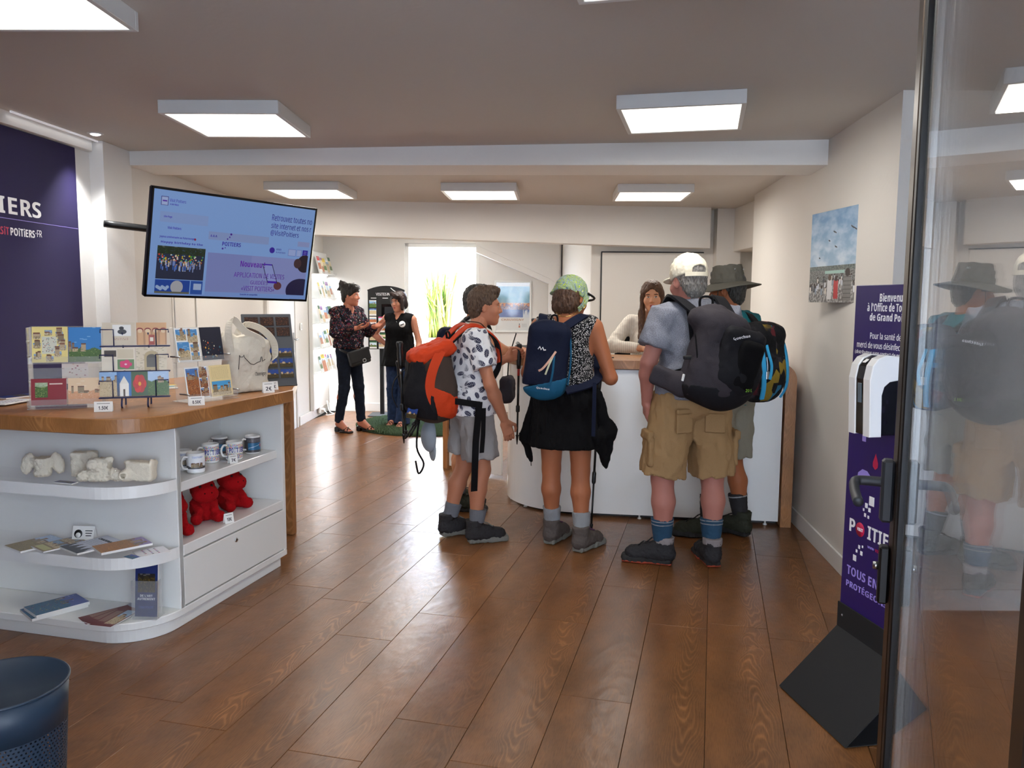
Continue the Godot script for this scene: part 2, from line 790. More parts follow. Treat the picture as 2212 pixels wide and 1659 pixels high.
func wood_sheet(w: int, h: int, base: Color, dark: Color, strips: int, sd: int) -> Image:
	# flat-sawn boards side by side: wavy lines and cathedral arches
	var n1 := noise(0.012, sd, 2)
	var n2 := noise(0.22, sd + 1, 2)
	var n3 := noise(0.006, sd + 2, 2)
	var sw := w / strips
	var r := RandomNumberGenerator.new()
	r.seed = sd
	var cen := []
	var tone := []
	var arch := []
	var fig := []
	for s in strips:
		fig.append([0.5, 0.14, 0.36, 0.08][s % 4])
		cen.append(r.randf_range(0.25, 0.75))
		tone.append(r.randf_range(-0.03, 0.03))
		arch.append(r.randf_range(0.6, 1.5))
	return paint(w, h, func(x: int, y: int) -> Color:
		var s := x / sw
		var u := float(x % sw) / sw
		var off := s * 531.0
		var warp := n1.get_noise_2d(x * 0.9 + off, y * 0.22)
		var cx: float = cen[s] + 0.12 * n3.get_noise_2d(off, y)
		var du := absf(u - cx)
		var f: float = du * du * 70.0 * arch[s] + y * 0.016 * arch[s] + warp * 1.1
		var ring := 0.5 + 0.5 * sin(f * TAU)
		ring = pow(ring, 3.0)
		var near := clampf(1.0 - du * 2.6, 0.0, 1.0)
		var pore := n2.get_noise_2d(x * 2.6, y * 0.10)
		var blotch := n3.get_noise_2d(x * 1.3 + 900.0, y * 0.9)
		var k: float = maxf(pore, 0.0) * 0.5 + 0.42 - ring * (0.12 + fig[s] * near * near)
		var c := base.lerp(dark, clampf(k, 0.0, 1.0))
		var b: float = 1.0 + tone[s] + blotch * 0.12
		return Color(c.r * b, c.g * b, c.b * b))


func make_materials() -> void:
	sans.font_names = ["Droid Sans"]
	bold.font_names = ["Droid Sans"]
	bold.font_weight = 700
	serif.font_names = ["Droid Serif"]
	mono.font_names = ["Droid Sans Mono"]
	weave = NoiseTexture2D.new()
	weave.noise = noise(0.09, 3, 4)
	weave.width = 256
	weave.height = 256
	weave.seamless = true
	weave.as_normal_map = true
	weave.bump_strength = 4.0
	grain_n = NoiseTexture2D.new()
	grain_n.noise = noise(0.05, 9, 4)
	grain_n.width = 256
	grain_n.height = 256
	grain_n.seamless = true
	grain_n.as_normal_map = true
	grain_n.bump_strength = 2.0
	# walls
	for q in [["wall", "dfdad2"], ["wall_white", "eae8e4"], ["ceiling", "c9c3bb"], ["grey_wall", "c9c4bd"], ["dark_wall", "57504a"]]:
		var m := H(q[1], 0.85)
		m.uv1_triplanar = true
		m.uv1_world_triplanar = true
		m.uv1_scale = Vector3.ONE * 1.7
		m.normal_enabled = true
		m.normal_texture = grain_n
		m.normal_scale = 0.12
		M[q[0]] = m
	M.white = H("eeeeea", 0.32)
	M.white_gloss = H("f1f1ee", 0.16)
	M.white_matt = H("e9e8e4", 0.7)
	M.lamp_white = H("d9d9d6", 0.5)
	M.black = H("0d0d0e", 0.45)
	M.black_matt = H("131314", 0.75)
	M.gloss_black = H("08080a", 0.12)
	M.steel = H("b9bbbd", 0.28, 1.0)
	M.bronze = H("4a4038", 0.35, 0.8)
	M.dark_grey = H("2f3236", 0.5)
	M.gap = H("1b1713", 0.9)
	M.paper = H("f2f1ec", 0.7)
	M.ink = H("2a2430", 0.7)
	M.purple = H("230f5c", 0.42)
	M.purple_panel = H("160742", 0.8)
	M.lilac = H("a08fe0", 0.5)
	M.print_white = H("f4f4f6", 0.5)
	M.print_red = H("c01848", 0.5)
	M.screen_ink = H("2c1a90", 0.8)
	M.screen_violet = H("5a0c9c", 0.9)
	M.acrylic = P(Color(0.93, 0.96, 0.97, 0.10), 0.06)
	M.acrylic.transparency = BaseMaterial3D.TRANSPARENCY_ALPHA
	M.glass = P(Color(0.16, 0.20, 0.18, 0.008), 0.0)
	M.glass.transparency = BaseMaterial3D.TRANSPARENCY_ALPHA
	M.glass.metallic_specular = 0.7
	# wood
	var floor_im := wood_sheet(1024, 1024, Color.html("a67246"), Color.html("573418"), 4, 21)
	M.plank = []
	for t in [1.0, 0.95, 1.04, 0.98]:
		var m := P(Color(t * 0.93, t * 0.93, t * 0.93), 0.30, 0.0, 0.5)
		m.albedo_texture = tex(floor_im) if M.plank.is_empty() else M.plank[0].albedo_texture
		m.normal_enabled = true
		m.normal_texture = grain_n
		m.normal_scale = 0.10
		M.plank.append(m)
	var oak_im := wood_sheet(512, 512, Color.html("b58150"), Color.html("7d4e26"), 2, 5)
	M.oak = P(Color.WHITE, 0.33)
	M.oak.albedo_texture = tex(oak_im)
	M.oak.uv1_triplanar = true
	M.oak.uv1_scale = Vector3.ONE * 1.6
	# prints on one sheet
	M.sheet = printed(print_sheet(), 0.35)
	# cloths
	M.leaf_tee = cloth(leaf_print(), 2.5)
	M.speckle = cloth(speckle_print(), 5.0)
	M.floral = cloth(floral_print(), 3.0)
	M.swirl = cloth(swirl_print(), 3.6, 0.7)
	M.shards = cloth(shard_print(), 1.7)
	M.heather = cloth(heather_print(), 4.0)
	M.denim = cloth(denim_print("1c2942", "314468"), 3.0)
	M.navy_denim = cloth(denim_print("10151f", "1c2433"), 3.0)
	M.khaki = plain_cloth(Color.html("9f805a"))
	M.grey_shorts = plain_cloth(Color.html("9c9896"))
	M.olive_shorts = plain_cloth(Color.html("8f8a7c"))
	M.black_cloth = plain_cloth(Color.html("0e0e10"), 0.95)
	M.knit = cloth(rib_print(), 9.0)
	M.white_cloth = plain_cloth(Color.html("e6e2da"))
	M.cap_cloth = plain_cloth(Color.html("e9e1cb"))
	M.hat_cloth = plain_cloth(Color.html("55524a"))
	M.teal_cloth = plain_cloth(Color.html("1d6f78"))
	M.strap = plain_cloth(Color.html("111114"), 0.8)
	M.navy = plain_cloth(Color.html("131a30"), 0.75)
	M.petrol = plain_cloth(Color.html("1c5878"), 0.7)
	M.orange = plain_cloth(Color.html("c8401c"), 0.7)
	M.umber = plain_cloth(Color.html("463a33"), 0.8)
	M.anthracite = plain_cloth(Color.html("3a363b"), 0.75)
	M.charcoal = plain_cloth(Color.html("1b1b1f"), 0.75)
	M.cyan = plain_cloth(Color.html("3aa3d6"), 0.7)
	M.canvas = plain_cloth(Color.html("ddd5c4"), 0.9, 0.5)
	M.plush = plain_cloth(Color.html("a00c12"), 1.0, 0.9)
	M.plaster = plain_cloth(Color.html("e6ddc9"), 0.85, 0.6)
	M.sock_grey = plain_cloth(Color.html("6d6f75"))
	M.sock_light = plain_cloth(Color.html("8f9194"))
	M.sock_blue = plain_cloth(Color.html("2d4a62"))
	M.boot_dark = plain_cloth(Color.html("302f31"), 0.7, 0.6)
	M.boot_grey = plain_cloth(Color.html("5a524e"), 0.7, 0.6)
	M.boot_olive = plain_cloth(Color.html("33352b"), 0.7, 0.6)
	M.boot_collar = plain_cloth(Color.html("8d8585"), 0.8)
	M.sole_grey = H("77766f", 0.8)
	M.sole_dark = H("232222", 0.8)
	M.sole_red = H("9c3b22", 0.7)
	M.bin_blue = H("1b2f42", 0.5)
	M.skin = P(Color.WHITE, 0.55, 0.0, 0.4)
	M.skin.vertex_color_use_as_albedo = true
	for q in [["hair_black", "15110f", "2c2523"], ["hair_bob", "1a100e", "33211c"], ["hair_brown", "3d2c22", "75604c"], ["hair_chestnut", "3a281d", "6a4c38"], ["hair_long", "38241a", "6d4c34"], ["hair_grey", "5f5b57", "a9a49c"], ["hair_dark_grey", "2a2927", "5a5752"]]:
		M[q[0]] = hair_mat(q[1], q[2])


func hair_mat(a: String, b: String) -> StandardMaterial3D:
	var n := noise(0.09, 31, 3)
	var ca := Color.html(a)
	var cb := Color.html(b)
	var im := paint(128, 128, func(x: int, y: int) -> Color:
		return ca.lerp(cb, clampf(0.45 + 0.9 * n.get_noise_2d(x * 2.2, y * 0.25), 0.0, 1.0)))
	var m := P(Color.WHITE, 0.5, 0.0, 0.4)
	m.albedo_texture = tex(im)
	m.uv1_triplanar = true
	m.uv1_scale = Vector3.ONE * 9.0
	return m


func dot_(im: Image, cx: float, cy: float, r: float, c: Color, sq := 1.0) -> void:
	for y in range(int(-r * sq), int(r * sq) + 1):
		var k := 1.0 - (y / (r * sq + 0.01)) ** 2
		if k > 0.0:
			var w := int(r * sqrt(k))
			im.fill_rect(Rect2i(int(cx) - w, int(cy) + y, 2 * w + 1, 1), c)


func wrap_dot(im: Image, cx: float, cy: float, r: float, c: Color, sq := 1.0) -> void:
	var w := im.get_width()
	for ox in [-w, 0, w]:
		for oy in [-w, 0, w]:
			dot_(im, cx + ox, cy + oy, r, c, sq)


func leaf_print() -> Image:
	# monstera leaves, navy on white
	var im := Image.create(384, 384, false, Image.FORMAT_RGB8)
	im.fill(Color.html("e9e9ea"))
	var r := RandomNumberGenerator.new()
	r.seed = 4
	var spots := []
	for i in 700:
		var p := Vector2(r.randf() * 384, r.randf() * 384)
		var ok := true
		for q in spots:
			var d: Vector2 = (p - q[0]).abs()
			d = Vector2(minf(d.x, 384 - d.x), minf(d.y, 384 - d.y))
			if d.length() < 44.0:
				ok = false
		if ok:
			spots.append([p, r.randf_range(0, TAU), r.randf_range(17, 25)])
	for s in spots:
		var e := Vector2(cos(s[1]), sin(s[1]))
		var f := Vector2(-e.y, e.x)
		var L: float = s[2]
		for i in range(-28, 29):
			for j in range(-28, 29):
				var d := Vector2(i, j)
				var a := d.dot(e) / L
				var b := d.dot(f) / (L * 0.62)
				if a * a + b * b < 1.0 and not (absf(b) > 0.18 and fposmod(a * 2.6 + absf(b) * 0.8, 1.0) < 0.15) and absf(b) > 0.05:
					im.set_pixel(posmod(int(s[0].x) + i, 384), posmod(int(s[0].y) + j, 384), Color.html("1d1f3c"))
	return im


func speckle_print() -> Image:
	var im := Image.create(256, 256, false, Image.FORMAT_RGB8)
	im.fill(Color.html("121216"))
	var r := RandomNumberGenerator.new()
	r.seed = 8
	for i in 900:
		wrap_dot(im, r.randf() * 256, r.randf() * 256, r.randf_range(1.2, 3.4), Color.html("d8d4d0"), r.randf_range(0.6, 1.3))
	return im


func floral_print() -> Image:
	var im := Image.create(256, 256, false, Image.FORMAT_RGB8)
	im.fill(Color.html("17141b"))
	var r := RandomNumberGenerator.new()
	r.seed = 12
	var pal := ["7a2a30", "5b2540", "3b4a63", "8a5a4a", "b9a09a", "3d2b35", "44585a", "6b1f28"]
	for i in 420:
		var c := Color.html(pal[r.randi() % pal.size()])
		wrap_dot(im, r.randf() * 256, r.randf() * 256, r.randf_range(1.5, 5.5), c, r.randf_range(0.5, 1.6))
	return im


func swirl_print() -> Image:
	var n := noise(0.02, 5, 1)
	var pal := [Color.html("9dbb1e"), Color.html("dfe8a4"), Color.html("6f86b0"), Color.html("4f6a9c"), Color.html("b8cf3c"), Color.html("8fa2c2")]
	return paint(256, 256, func(x: int, y: int) -> Color:
		var wx := n.get_noise_2d(x * 0.6, y * 0.6) * 50.0
		var wy := n.get_noise_2d(x * 0.6 + 400, y * 0.6 + 80) * 50.0
		var v := 0.5 + 0.5 * sin((n.get_noise_2d((x + wx) * 0.6, (y + wy) * 0.6) * 4.5 + x * 0.01) * 2.4)
		var k := v * (pal.size() - 1)
		return pal[int(k)].lerp(pal[mini(int(k) + 1, pal.size() - 1)], smoothstep(0.35, 0.65, k - int(k))))


func shard_print() -> Image:
	var n := FastNoiseLite.new()
	n.noise_type = FastNoiseLite.TYPE_CELLULAR
	n.cellular_return_type = FastNoiseLite.RETURN_CELL_VALUE
	n.frequency = 0.035
	n.fractal_type = FastNoiseLite.FRACTAL_NONE
	n.seed = 3
	var pal := [Color.html("17171a"), Color.html("1d1d20"), Color.html("4a4648"), Color.html("19191c"), Color.html("5a2328"), Color.html("2f2c30"), Color.html("19191c"), Color.html("2b6f92"), Color.html("1b1b1e"), Color.html("8a742c"), Color.html("151518"), Color.html("3b383b"), Color.html("18181b"), Color.html("232226")]
	return paint(256, 256, func(x: int, y: int) -> Color:
		var v := n.get_noise_2d(x + y * 0.3, y) * 0.5 + 0.5
		return pal[clampi(int(v * pal.size()), 0, pal.size() - 1)])


func heather_print() -> Image:
	var n := noise(0.35, 2, 2)
	return paint(256, 256, func(x: int, y: int) -> Color:
		var v := 0.52 + 0.14 * n.get_noise_2d(x * 0.35, y)
		return Color(v * 0.97, v * 0.99, v * 1.07))


func denim_print(a: String, b: String) -> Image:
	var n := noise(0.25, 6, 2)
	var n2 := noise(0.02, 7, 2)
	var ca := Color.html(a)
	var cb := Color.html(b)
	return paint(256, 256, func(x: int, y: int) -> Color:
		return ca.lerp(cb, clampf(0.35 + 0.35 * n.get_noise_2d(x, y * 0.4) + 0.4 * n2.get_noise_2d(x, y), 0.0, 1.0)))


func rib_print() -> Image:
	return paint(64, 64, func(x: int, _y: int) -> Color:
		var v := 0.80 + 0.055 * sin(x * TAU / 8.0)
		return Color(v * 1.03, v * 0.99, v * 0.93))


# ---- the sheet of small prints: 8 x 8 pictures
func cell(i: int, j: int) -> Rect2:
	return Rect2(i / 8.0 + 0.002, j / 8.0 + 0.002, 0.121, 0.121)


func view(im: Image, R: Rect2i, sky_c: String, land: Array, r: RandomNumberGenerator, roofs := 0, hor := 0.5) -> void:
	im.fill_rect(R, Color.html(sky_c))
	for i in 5:
		var x := R.position.x + r.randi() % maxi(R.size.x - 10, 1)
		im.fill_rect(Rect2i(x, R.position.y + int(r.randf() * R.size.y * hor * 0.7), mini(8 + r.randi() % 14, R.end.x - x), 3), Color.html(sky_c).lightened(0.35))
	var hy := R.position.y + int(R.size.y * hor)
	for x in R.size.x:
		var top := hy + int(4.0 * sin(x * 0.13 + r.seed) + r.randf_range(-2, 2))
		im.fill_rect(Rect2i(R.position.x + x, top, 1, maxi(R.end.y - top, 0)), Color.html(land[0]))
	for k in roofs:
		var w := 8 + r.randi() % 16
		var h := 8 + r.randi() % 26
		var x := R.position.x + r.randi() % maxi(R.size.x - w, 1)
		im.fill_rect(Rect2i(x, hy - h + 10, w, h), Color.html("c9b08c").darkened(r.randf() * 0.4))
		im.fill_rect(Rect2i(x, hy - h + 6, w, 5), Color.html("8a5a44").darkened(r.randf() * 0.3))
	for k in 160:
		var c := Color.html(land[r.randi() % land.size()])
		var x := R.position.x + r.randi() % maxi(R.size.x - 4, 1)
		var y := mini(hy + r.randi() % maxi(R.end.y - hy, 1), R.end.y - 3)
		im.fill_rect(Rect2i(x, y, 2 + r.randi() % 3, 1 + r.randi() % 3), c)


func rule(im: Image, R: Rect2i, c: Color, step: int, r: RandomNumberGenerator) -> void:
	for y in range(R.position.y, R.end.y - 1, step):
		var x := R.position.x
		while x < R.end.x - 4:
			var w := mini(3 + r.randi() % 8, R.end.x - x)
			im.fill_rect(Rect2i(x, y, w, maxi(1, step / 3)), c)
			x += w + 3


func print_sheet() -> Image:
	var im := Image.create(1024, 1024, false, Image.FORMAT_RGB8)
	im.fill(Color.html("e9e6dd"))
	var r := RandomNumberGenerator.new()
	r.seed = 99
	var green := ["4a6a2e", "6f8c3e", "2e4a22", "94a05a"]
	var stone := ["c8b48e", "a38d68", "7d6b50", "d9cbae"]
	var night := ["3a3016", "6a5420", "1a1710", "8a6f2c"]
	var B := func(i: int, j: int) -> Rect2i: return Rect2i(i * 128, j * 128, 128, 128)
	# 0,0 yellow map card
	var R: Rect2i = B.call(0, 0)
	im.fill_rect(R, Color.html("efdd8d"))
	im.fill_rect(Rect2i(36, 36, 52, 60), Color.html("d9d8c6"))
	for k in 60:
		im.fill_rect(Rect2i(36 + r.randi() % 48, 36 + r.randi() % 56, 3, 2), Color.html(["8a97a0", "5d7a6a", "a05a50"][k % 3]))
	for q in [[6, 26], [6, 58], [8, 96], [46, 14], [84, 20], [90, 44], [94, 66], [78, 88], [50, 104]]:
		view(im, Rect2i(q[0], q[1], 26, 18), "6a8fc0", stone, r, 2)
	view(im, B.call(1, 0), "2f7fc4", green, r, 7, 0.62)
	R = B.call(2, 0)
	im.fill_rect(R, Color.html("8c1f2c"))
	view(im, Rect2i(R.position.x + 16, 20, 44, 70), "9db08a", green, r, 0, 0.3)
	im.fill_rect(Rect2i(R.position.x + 66, 24, 46, 6), Color.html("e6d2c4"))
	view(im, B.call(3, 0), "e8cba6", ["d9a27a", "c98a60", "e9d4b6"], r, 6, 0.5)
	R = B.call(4, 0)
	im.fill_rect(R, Color.html("d6c8b0"))
	im.fill_rect(Rect2i(R.position.x + 40, 14, 70, 62), Color.html("f0efea"))
	dot_(im, R.position.x + 74, 32, 9, Color.html("26262a"))
	dot_(im, R.position.x + 76, 52, 17, Color.html("3a3a40"), 0.8)
	rule(im, Rect2i(R.position.x + 46, 88, 60, 14), Color.html("9a5a4a"), 7, r)
	R = B.call(5, 0)
	im.fill_rect(R, Color.html("d8a878"))
	for k in 4:
		dot_(im, R.position.x + 16 + k * 32, 44, 14, Color.html("8e2f24"))
		dot_(im, R.position.x + 16 + k * 32, 48, 11, Color.html("e7caa0"))
	for k in 5:
		im.fill_rect(Rect2i(R.position.x + k * 30, 44, 8, 84), Color.html("b98a60"))
	im.fill_rect(Rect2i(R.position.x + 52, 70, 24, 58), Color.html("a8442f"))
	im.fill_rect(Rect2i(R.position.x + 57, 84, 14, 22), Color.html("f4ecd8"))
	R = B.call(6, 0)
	im.fill_rect(R, Color.html("d8cbb0"))
	for k in 90:
		im.fill_rect(Rect2i(R.position.x + r.randi() % 116, r.randi() % 120, 9, 4), Color.html("cabb9c").darkened(r.randf() * 0.15))
	dot_(im, R.position.x + 64, 50, 30, Color.html("b7a37a"))
	im.fill_rect(Rect2i(R.position.x + 34, 50, 60, 78), Color.html("b7a37a"))
	dot_(im, R.position.x + 64, 58, 20, Color.html("4f4a40"))
	im.fill_rect(Rect2i(R.position.x + 44, 58, 40, 52), Color.html("5c574c"))
	R = B.call(7, 0)
	im.fill_rect(R, Color.html("e2d8c4"))
	im.fill_rect(Rect2i(R.position.x + 12, 16, 44, 34), Color.html("3a2c22"))
	im.fill_rect(Rect2i(R.position.x + 60, 10, 60, 50), Color.html("d2c5a8"))
	im.fill_rect(Rect2i(R.position.x + 60, 66, 62, 54), Color.html("6a8a58"))
	for k in 5:
		dot_(im, R.position.x + 90 + 13 * cos(k * 1.257), 92 + 13 * sin(k * 1.257), 11, Color.html("d8286a"))
	dot_(im, R.position.x + 90, 92, 5, Color.html("f3d6dc"))
	# row 1
	view(im, B.call(0, 1), "8fb4dc", stone, r, 9, 0.35)
	R = B.call(1, 1)
	im.fill_rect(R, Color.html("3f74b4"))
	for k in 40:
		im.fill_rect(Rect2i(R.position.x + 64 - k, 150 + k, 2 * k, 1), Color.html("e9e4d8"))
	im.fill_rect(Rect2i(R.position.x + 24, 190, 80, 66), Color.html("f0ece2"))
	im.fill_rect(Rect2i(R.position.x + 56, 218, 16, 38), Color.html("5a4a3c"))
	R = B.call(2, 1)
	im.fill_rect(R, Color.html("3e5a34"))
	for k in 6:
		dot_(im, R.position.x + 64 + 26 * cos(k * 1.05), 192 + 24 * sin(k * 1.05), 25, Color.html("cf2418").darkened(0.1 * (k % 2)))
	dot_(im, R.position.x + 64, 192, 11, Color.html("e8a020"))
	view(im, B.call(3, 1), "a9c4e4", green, r, 3, 0.4)
	R = B.call(4, 1)
	im.fill_rect(R, Color.html("eef0f0"))
	for q in [[8, 8, 52, 40], [66, 8, 54, 50], [8, 54, 62, 66], [76, 64, 44, 26], [76, 94, 44, 28]]:
		view(im, Rect2i(R.position.x + q[0], R.position.y + q[1], q[2], q[3]), "4a90cc", stone, r, 3)
	R = B.call(5, 1)
	im.fill_rect(R, Color.html("10162e"))
	for k in 26:
		dot_(im, R.position.x + 14 + r.randi() % 100, R.position.y + 50 + r.randi() % 66, 1 + r.randi() % 4, Color.html(["e0602a", "d9a040", "3a7a8a", "e8e0c0"][k % 4]))
	R = B.call(6, 1)
	im.fill_rect(R, Color.html("edf0f2"))
	for q in [[8, 8, 66, 112], [78, 8, 44, 38], [78, 50, 44, 34], [78, 88, 44, 32]]:
		view(im, Rect2i(R.position.x + q[0], R.position.y + q[1], q[2], q[3]), "4a78b8", ["a0623a", "7a3a2a", "c8a070", "3a3a4a"], r, 4, 0.3)
	R = B.call(7, 1)
	im.fill_rect(R, Color.html("ecd7a0"))
	rule(im, Rect2i(R.position.x + 14, R.position.y + 10, 100, 48), Color.html("b7a377"), 5, r)
	view(im, Rect2i(R.position.x + 10, R.position.y + 66, 108, 56), "4fa4d8", stone, r, 5, 0.6)
	# rows 2, 3, 6: leaflets and magazine covers
	var tops := ["d8347a", "e9e4da", "2c6a3a", "b02a2e", "e8c63a", "2a5a9a", "f0f0ee", "7a3a8a"]
	for j in [2, 3, 6]:
		for i in 8:
			R = B.call(i, j)
			view(im, R, ["8fb8dc", "cfe0ea", "5a8ab0", "e6d6b4"][r.randi() % 4], [green, stone, ["b0653a", "5a7a9a", "e9e0d0", "3a3a3e"]][r.randi() % 3], r, r.randi() % 5, r.randf_range(0.3, 0.6))
			im.fill_rect(Rect2i(R.position.x, R.position.y, 128, 18 + r.randi() % 16), Color.html(tops[(i * 3 + j) % 8]))
			rule(im, Rect2i(R.position.x + 10, R.position.y + 6, 90, 10), Color.WHITE if (i + j) % 2 else Color.html("333338"), 8, r)
			if r.randf() < 0.5:
				im.fill_rect(Rect2i(R.position.x, R.position.y + 96, 128, 32), Color.html("f3f2ee"))
				rule(im, Rect2i(R.position.x + 8, R.position.y + 100, 108, 22), Color.html("8a8a90"), 6, r)
	# row 4: magnets and book covers
	for i in 3:
		R = B.call(i, 4)
		im.fill_rect(R, Color.html("2c1a14"))
		for k in 120:
			im.fill_rect(Rect2i(R.position.x + r.randi() % 120, R.position.y + r.randi() % 122, 3 + r.randi() % 4, 2 + r.randi() % 5), Color.html(["5a3522", "7a4c30", "3a221a", "9a6a44"][k % 4]))
	for i in range(3, 5):
		view(im, B.call(i, 4), "1f3f86", night, r, 6, 0.5)
	R = B.call(5, 4)
	view(im, R, "aac0dc", ["8a7a50", "b09a5a", "5a5236"], r, 6, 0.4)
	R = B.call(6, 4)
	im.fill_rect(R, Color.html("8f7c5c"))
	for q in [[8, 10, 50, 36], [64, 10, 56, 36], [8, 52, 112, 40]]:
		view(im, Rect2i(R.position.x + q[0], R.position.y + q[1], q[2], q[3]), "7a98b8", stone, r, 3)
	im.fill_rect(Rect2i(R.position.x + 14, R.position.y + 98, 100, 22), Color.html("b9b77a"))
	R = B.call(7, 4)
	im.fill_rect(R, Color.html("c3c8d6"))
	for x in 128:
		var hh := int(30 + 12 * sin(x * 0.2) + r.randi() % 10)
		im.fill_rect(Rect2i(R.position.x + x, R.end.y - hh, 1, hh), Color.html("20242e"))
	rule(im, Rect2i(R.position.x + 14, R.position.y + 40, 100, 30), Color.html("8a90a0"), 7, r)
	# row 5
	view(im, B.call(0, 5), "8a78a8", ["a06a2a", "c8903a", "5a3f22", "3a2c20"], r, 5, 0.25)
	view(im, B.call(1, 5), "5a6ab0", ["3a6a8a", "c8b040", "7a2a5a", "2a3a2a"], r, 3, 0.35)
	R = B.call(2, 5)
	im.fill_rect(R, Color.html("6a1618"))
	view(im, Rect2i(R.position.x + 60, R.position.y + 20, 60, 90), "9ab4cc", stone, r, 3)
	im.fill_rect(Rect2i(R.position.x + 10, R.position.y + 30, 42, 70), Color.html("8f6a5a"))
	R = B.call(3, 5)
	im.fill_rect(R, Color.html("1c2c64"))
	view(im, Rect2i(R.position.x + 16, R.position.y + 34, 96, 40), "1a1612", night, r, 0, 0.2)
	R = B.call(4, 5)
	im.fill_rect(R, Color.html("f0eff2"))
	for k in 14:
		im.fill_rect(Rect2i(R.position.x + 14 + (k % 5) * 22, R.position.y + 40 + (k / 5) * 24, 10, 8), Color.html(["2a2440", "a02a6a", "7a3a9a"][k % 3]))
	R = B.call(5, 5)
	view(im, R, "8ea6d0", ["3a2e28", "55463a", "241d1a"], r, 6, 0.55)
	for k in 5:
		im.fill_rect(Rect2i(R.position.x + 20 + k * 20, R.position.y + 16 + (k % 3) * 8, 14, 3), Color.html("15151c"))
	R = B.call(6, 5)
	im.fill_rect(R, Color.html("2a6a72"))
	dot_(im, R.position.x + 64, R.position.y + 74, 34, Color.html("4a8a3a"), 0.6)
	dot_(im, R.position.x + 58, R.position.y + 84, 18, Color.html("e09a30"), 0.5)
	R = B.call(7, 5)
	im.fill_rect(R, Color.html("e6d9cf"))
	for k in 20:
		im.fill_rect(Rect2i(R.position.x + r.randi() % 110, R.position.y + r.randi() % 110, 8, 5), Color.html(["a08878", "8a2a3a", "d8b0a0"][k % 3]))
	# row 7: small prints on mugs
	R = Rect2i(0, 896, 256, 128)
	im.fill_rect(R, Color.html("f3f2ee"))
	for y in range(900, 1018, 8):
		var x := 2
		while x < 248:
			var w := 3 + r.randi() % 7
			if not (y > 936 and y < 974 and x > 50 and x < 210):
				im.fill_rect(Rect2i(x, y, w, 5), Color.html(["c8283a", "2a5ac0", "2a8a5a", "e0c83a", "2a2a6a", "d83a4a"][r.randi() % 6]))
			x += w + 2
	view(im, Rect2i(256, 950, 256, 50), "e9eaee", ["4a4a50", "2f4a36", "8a8a90", "1c1c20"], r, 14, 0.6)
	im.fill_rect(Rect2i(256, 896, 256, 54), Color.html("f1f2f4"))
	im.fill_rect(Rect2i(256, 1000, 256, 24), Color.html("f1f2f4"))
	R = Rect2i(512, 896, 256, 128)
	im.fill_rect(R, Color.html("4a484c"))
	im.fill_rect(Rect2i(576, 940, 110, 62), Color.html("2a6a94"))
	for k in 34:
		im.fill_rect(Rect2i(580 + k * 3, 984 - k, 4, 3), Color.html("e6ecf2"))
	im.fill_rect(Rect2i(664, 950, 12, 30), Color.html("b0202c"))
	rule(im, Rect2i(570, 908, 90, 22), Color.html("9a98a0"), 9, r)
	dot_(im, 690, 916, 9, Color.html("b8202c"))
	return im


# ------------------------------------------------------------------ the room
func V2(x: float, z: float) -> Vector2:
	return Vector2(x, z)


# eight corners: four below (x, y, z), four above
func hexa(b: Array, t: Array) -> ArrayMesh:
	var v := PackedVector3Array()
	var mid := Vector3.ZERO
	for p in b + t:
		mid += p / 8.0
	for f in [[b[0], b[1], b[2], b[3]], [t[0], t[1], t[2], t[3]], [b[0], b[1], t[1], t[0]], [b[1], b[2], t[2], t[1]], [b[2], b[3], t[3], t[2]], [b[3], b[0], t[0], t[3]]]:
		var n: Vector3 = (f[1] - f[0]).cross(f[2] - f[0])
		if n.dot((f[0] + f[2]) / 2.0 - mid) > 0.0:
			v.append_array([f[0], f[2], f[1], f[0], f[3], f[2]])
		else:
			v.append_array([f[0], f[1], f[2], f[0], f[2], f[3]])
	return from_tris(v)


func slab_xy(called: String, poly: Array, z0: float, z1: float, mat: Material, parent: Node = self, b := 0.0) -> MeshInstance3D:
	var q := PackedVector2Array()
	for p in poly:
		q.append(Vector2(p.x, -p.y))
	return mi(called, ext(q, z0, z1, b), mat, parent, Vector3.ZERO, Vector3(90, 0, 0))


func wall(called: String, a: Vector2, b: Vector2, out: Vector2, y0: float, y1: float, mat: Material) -> MeshInstance3D:
	return struct_(called, ext(PackedVector2Array([a, b, b + out, a + out]), y0, y1), mat)


func along(called: String, a: Vector2, b: Vector2, out: Vector2, y0: float, y1: float, mat: Material, bev := 0.002) -> MeshInstance3D:
	return struct_(called, ext(PackedVector2Array([a, b, b + out, a + out]), y0, y1, bev), mat)


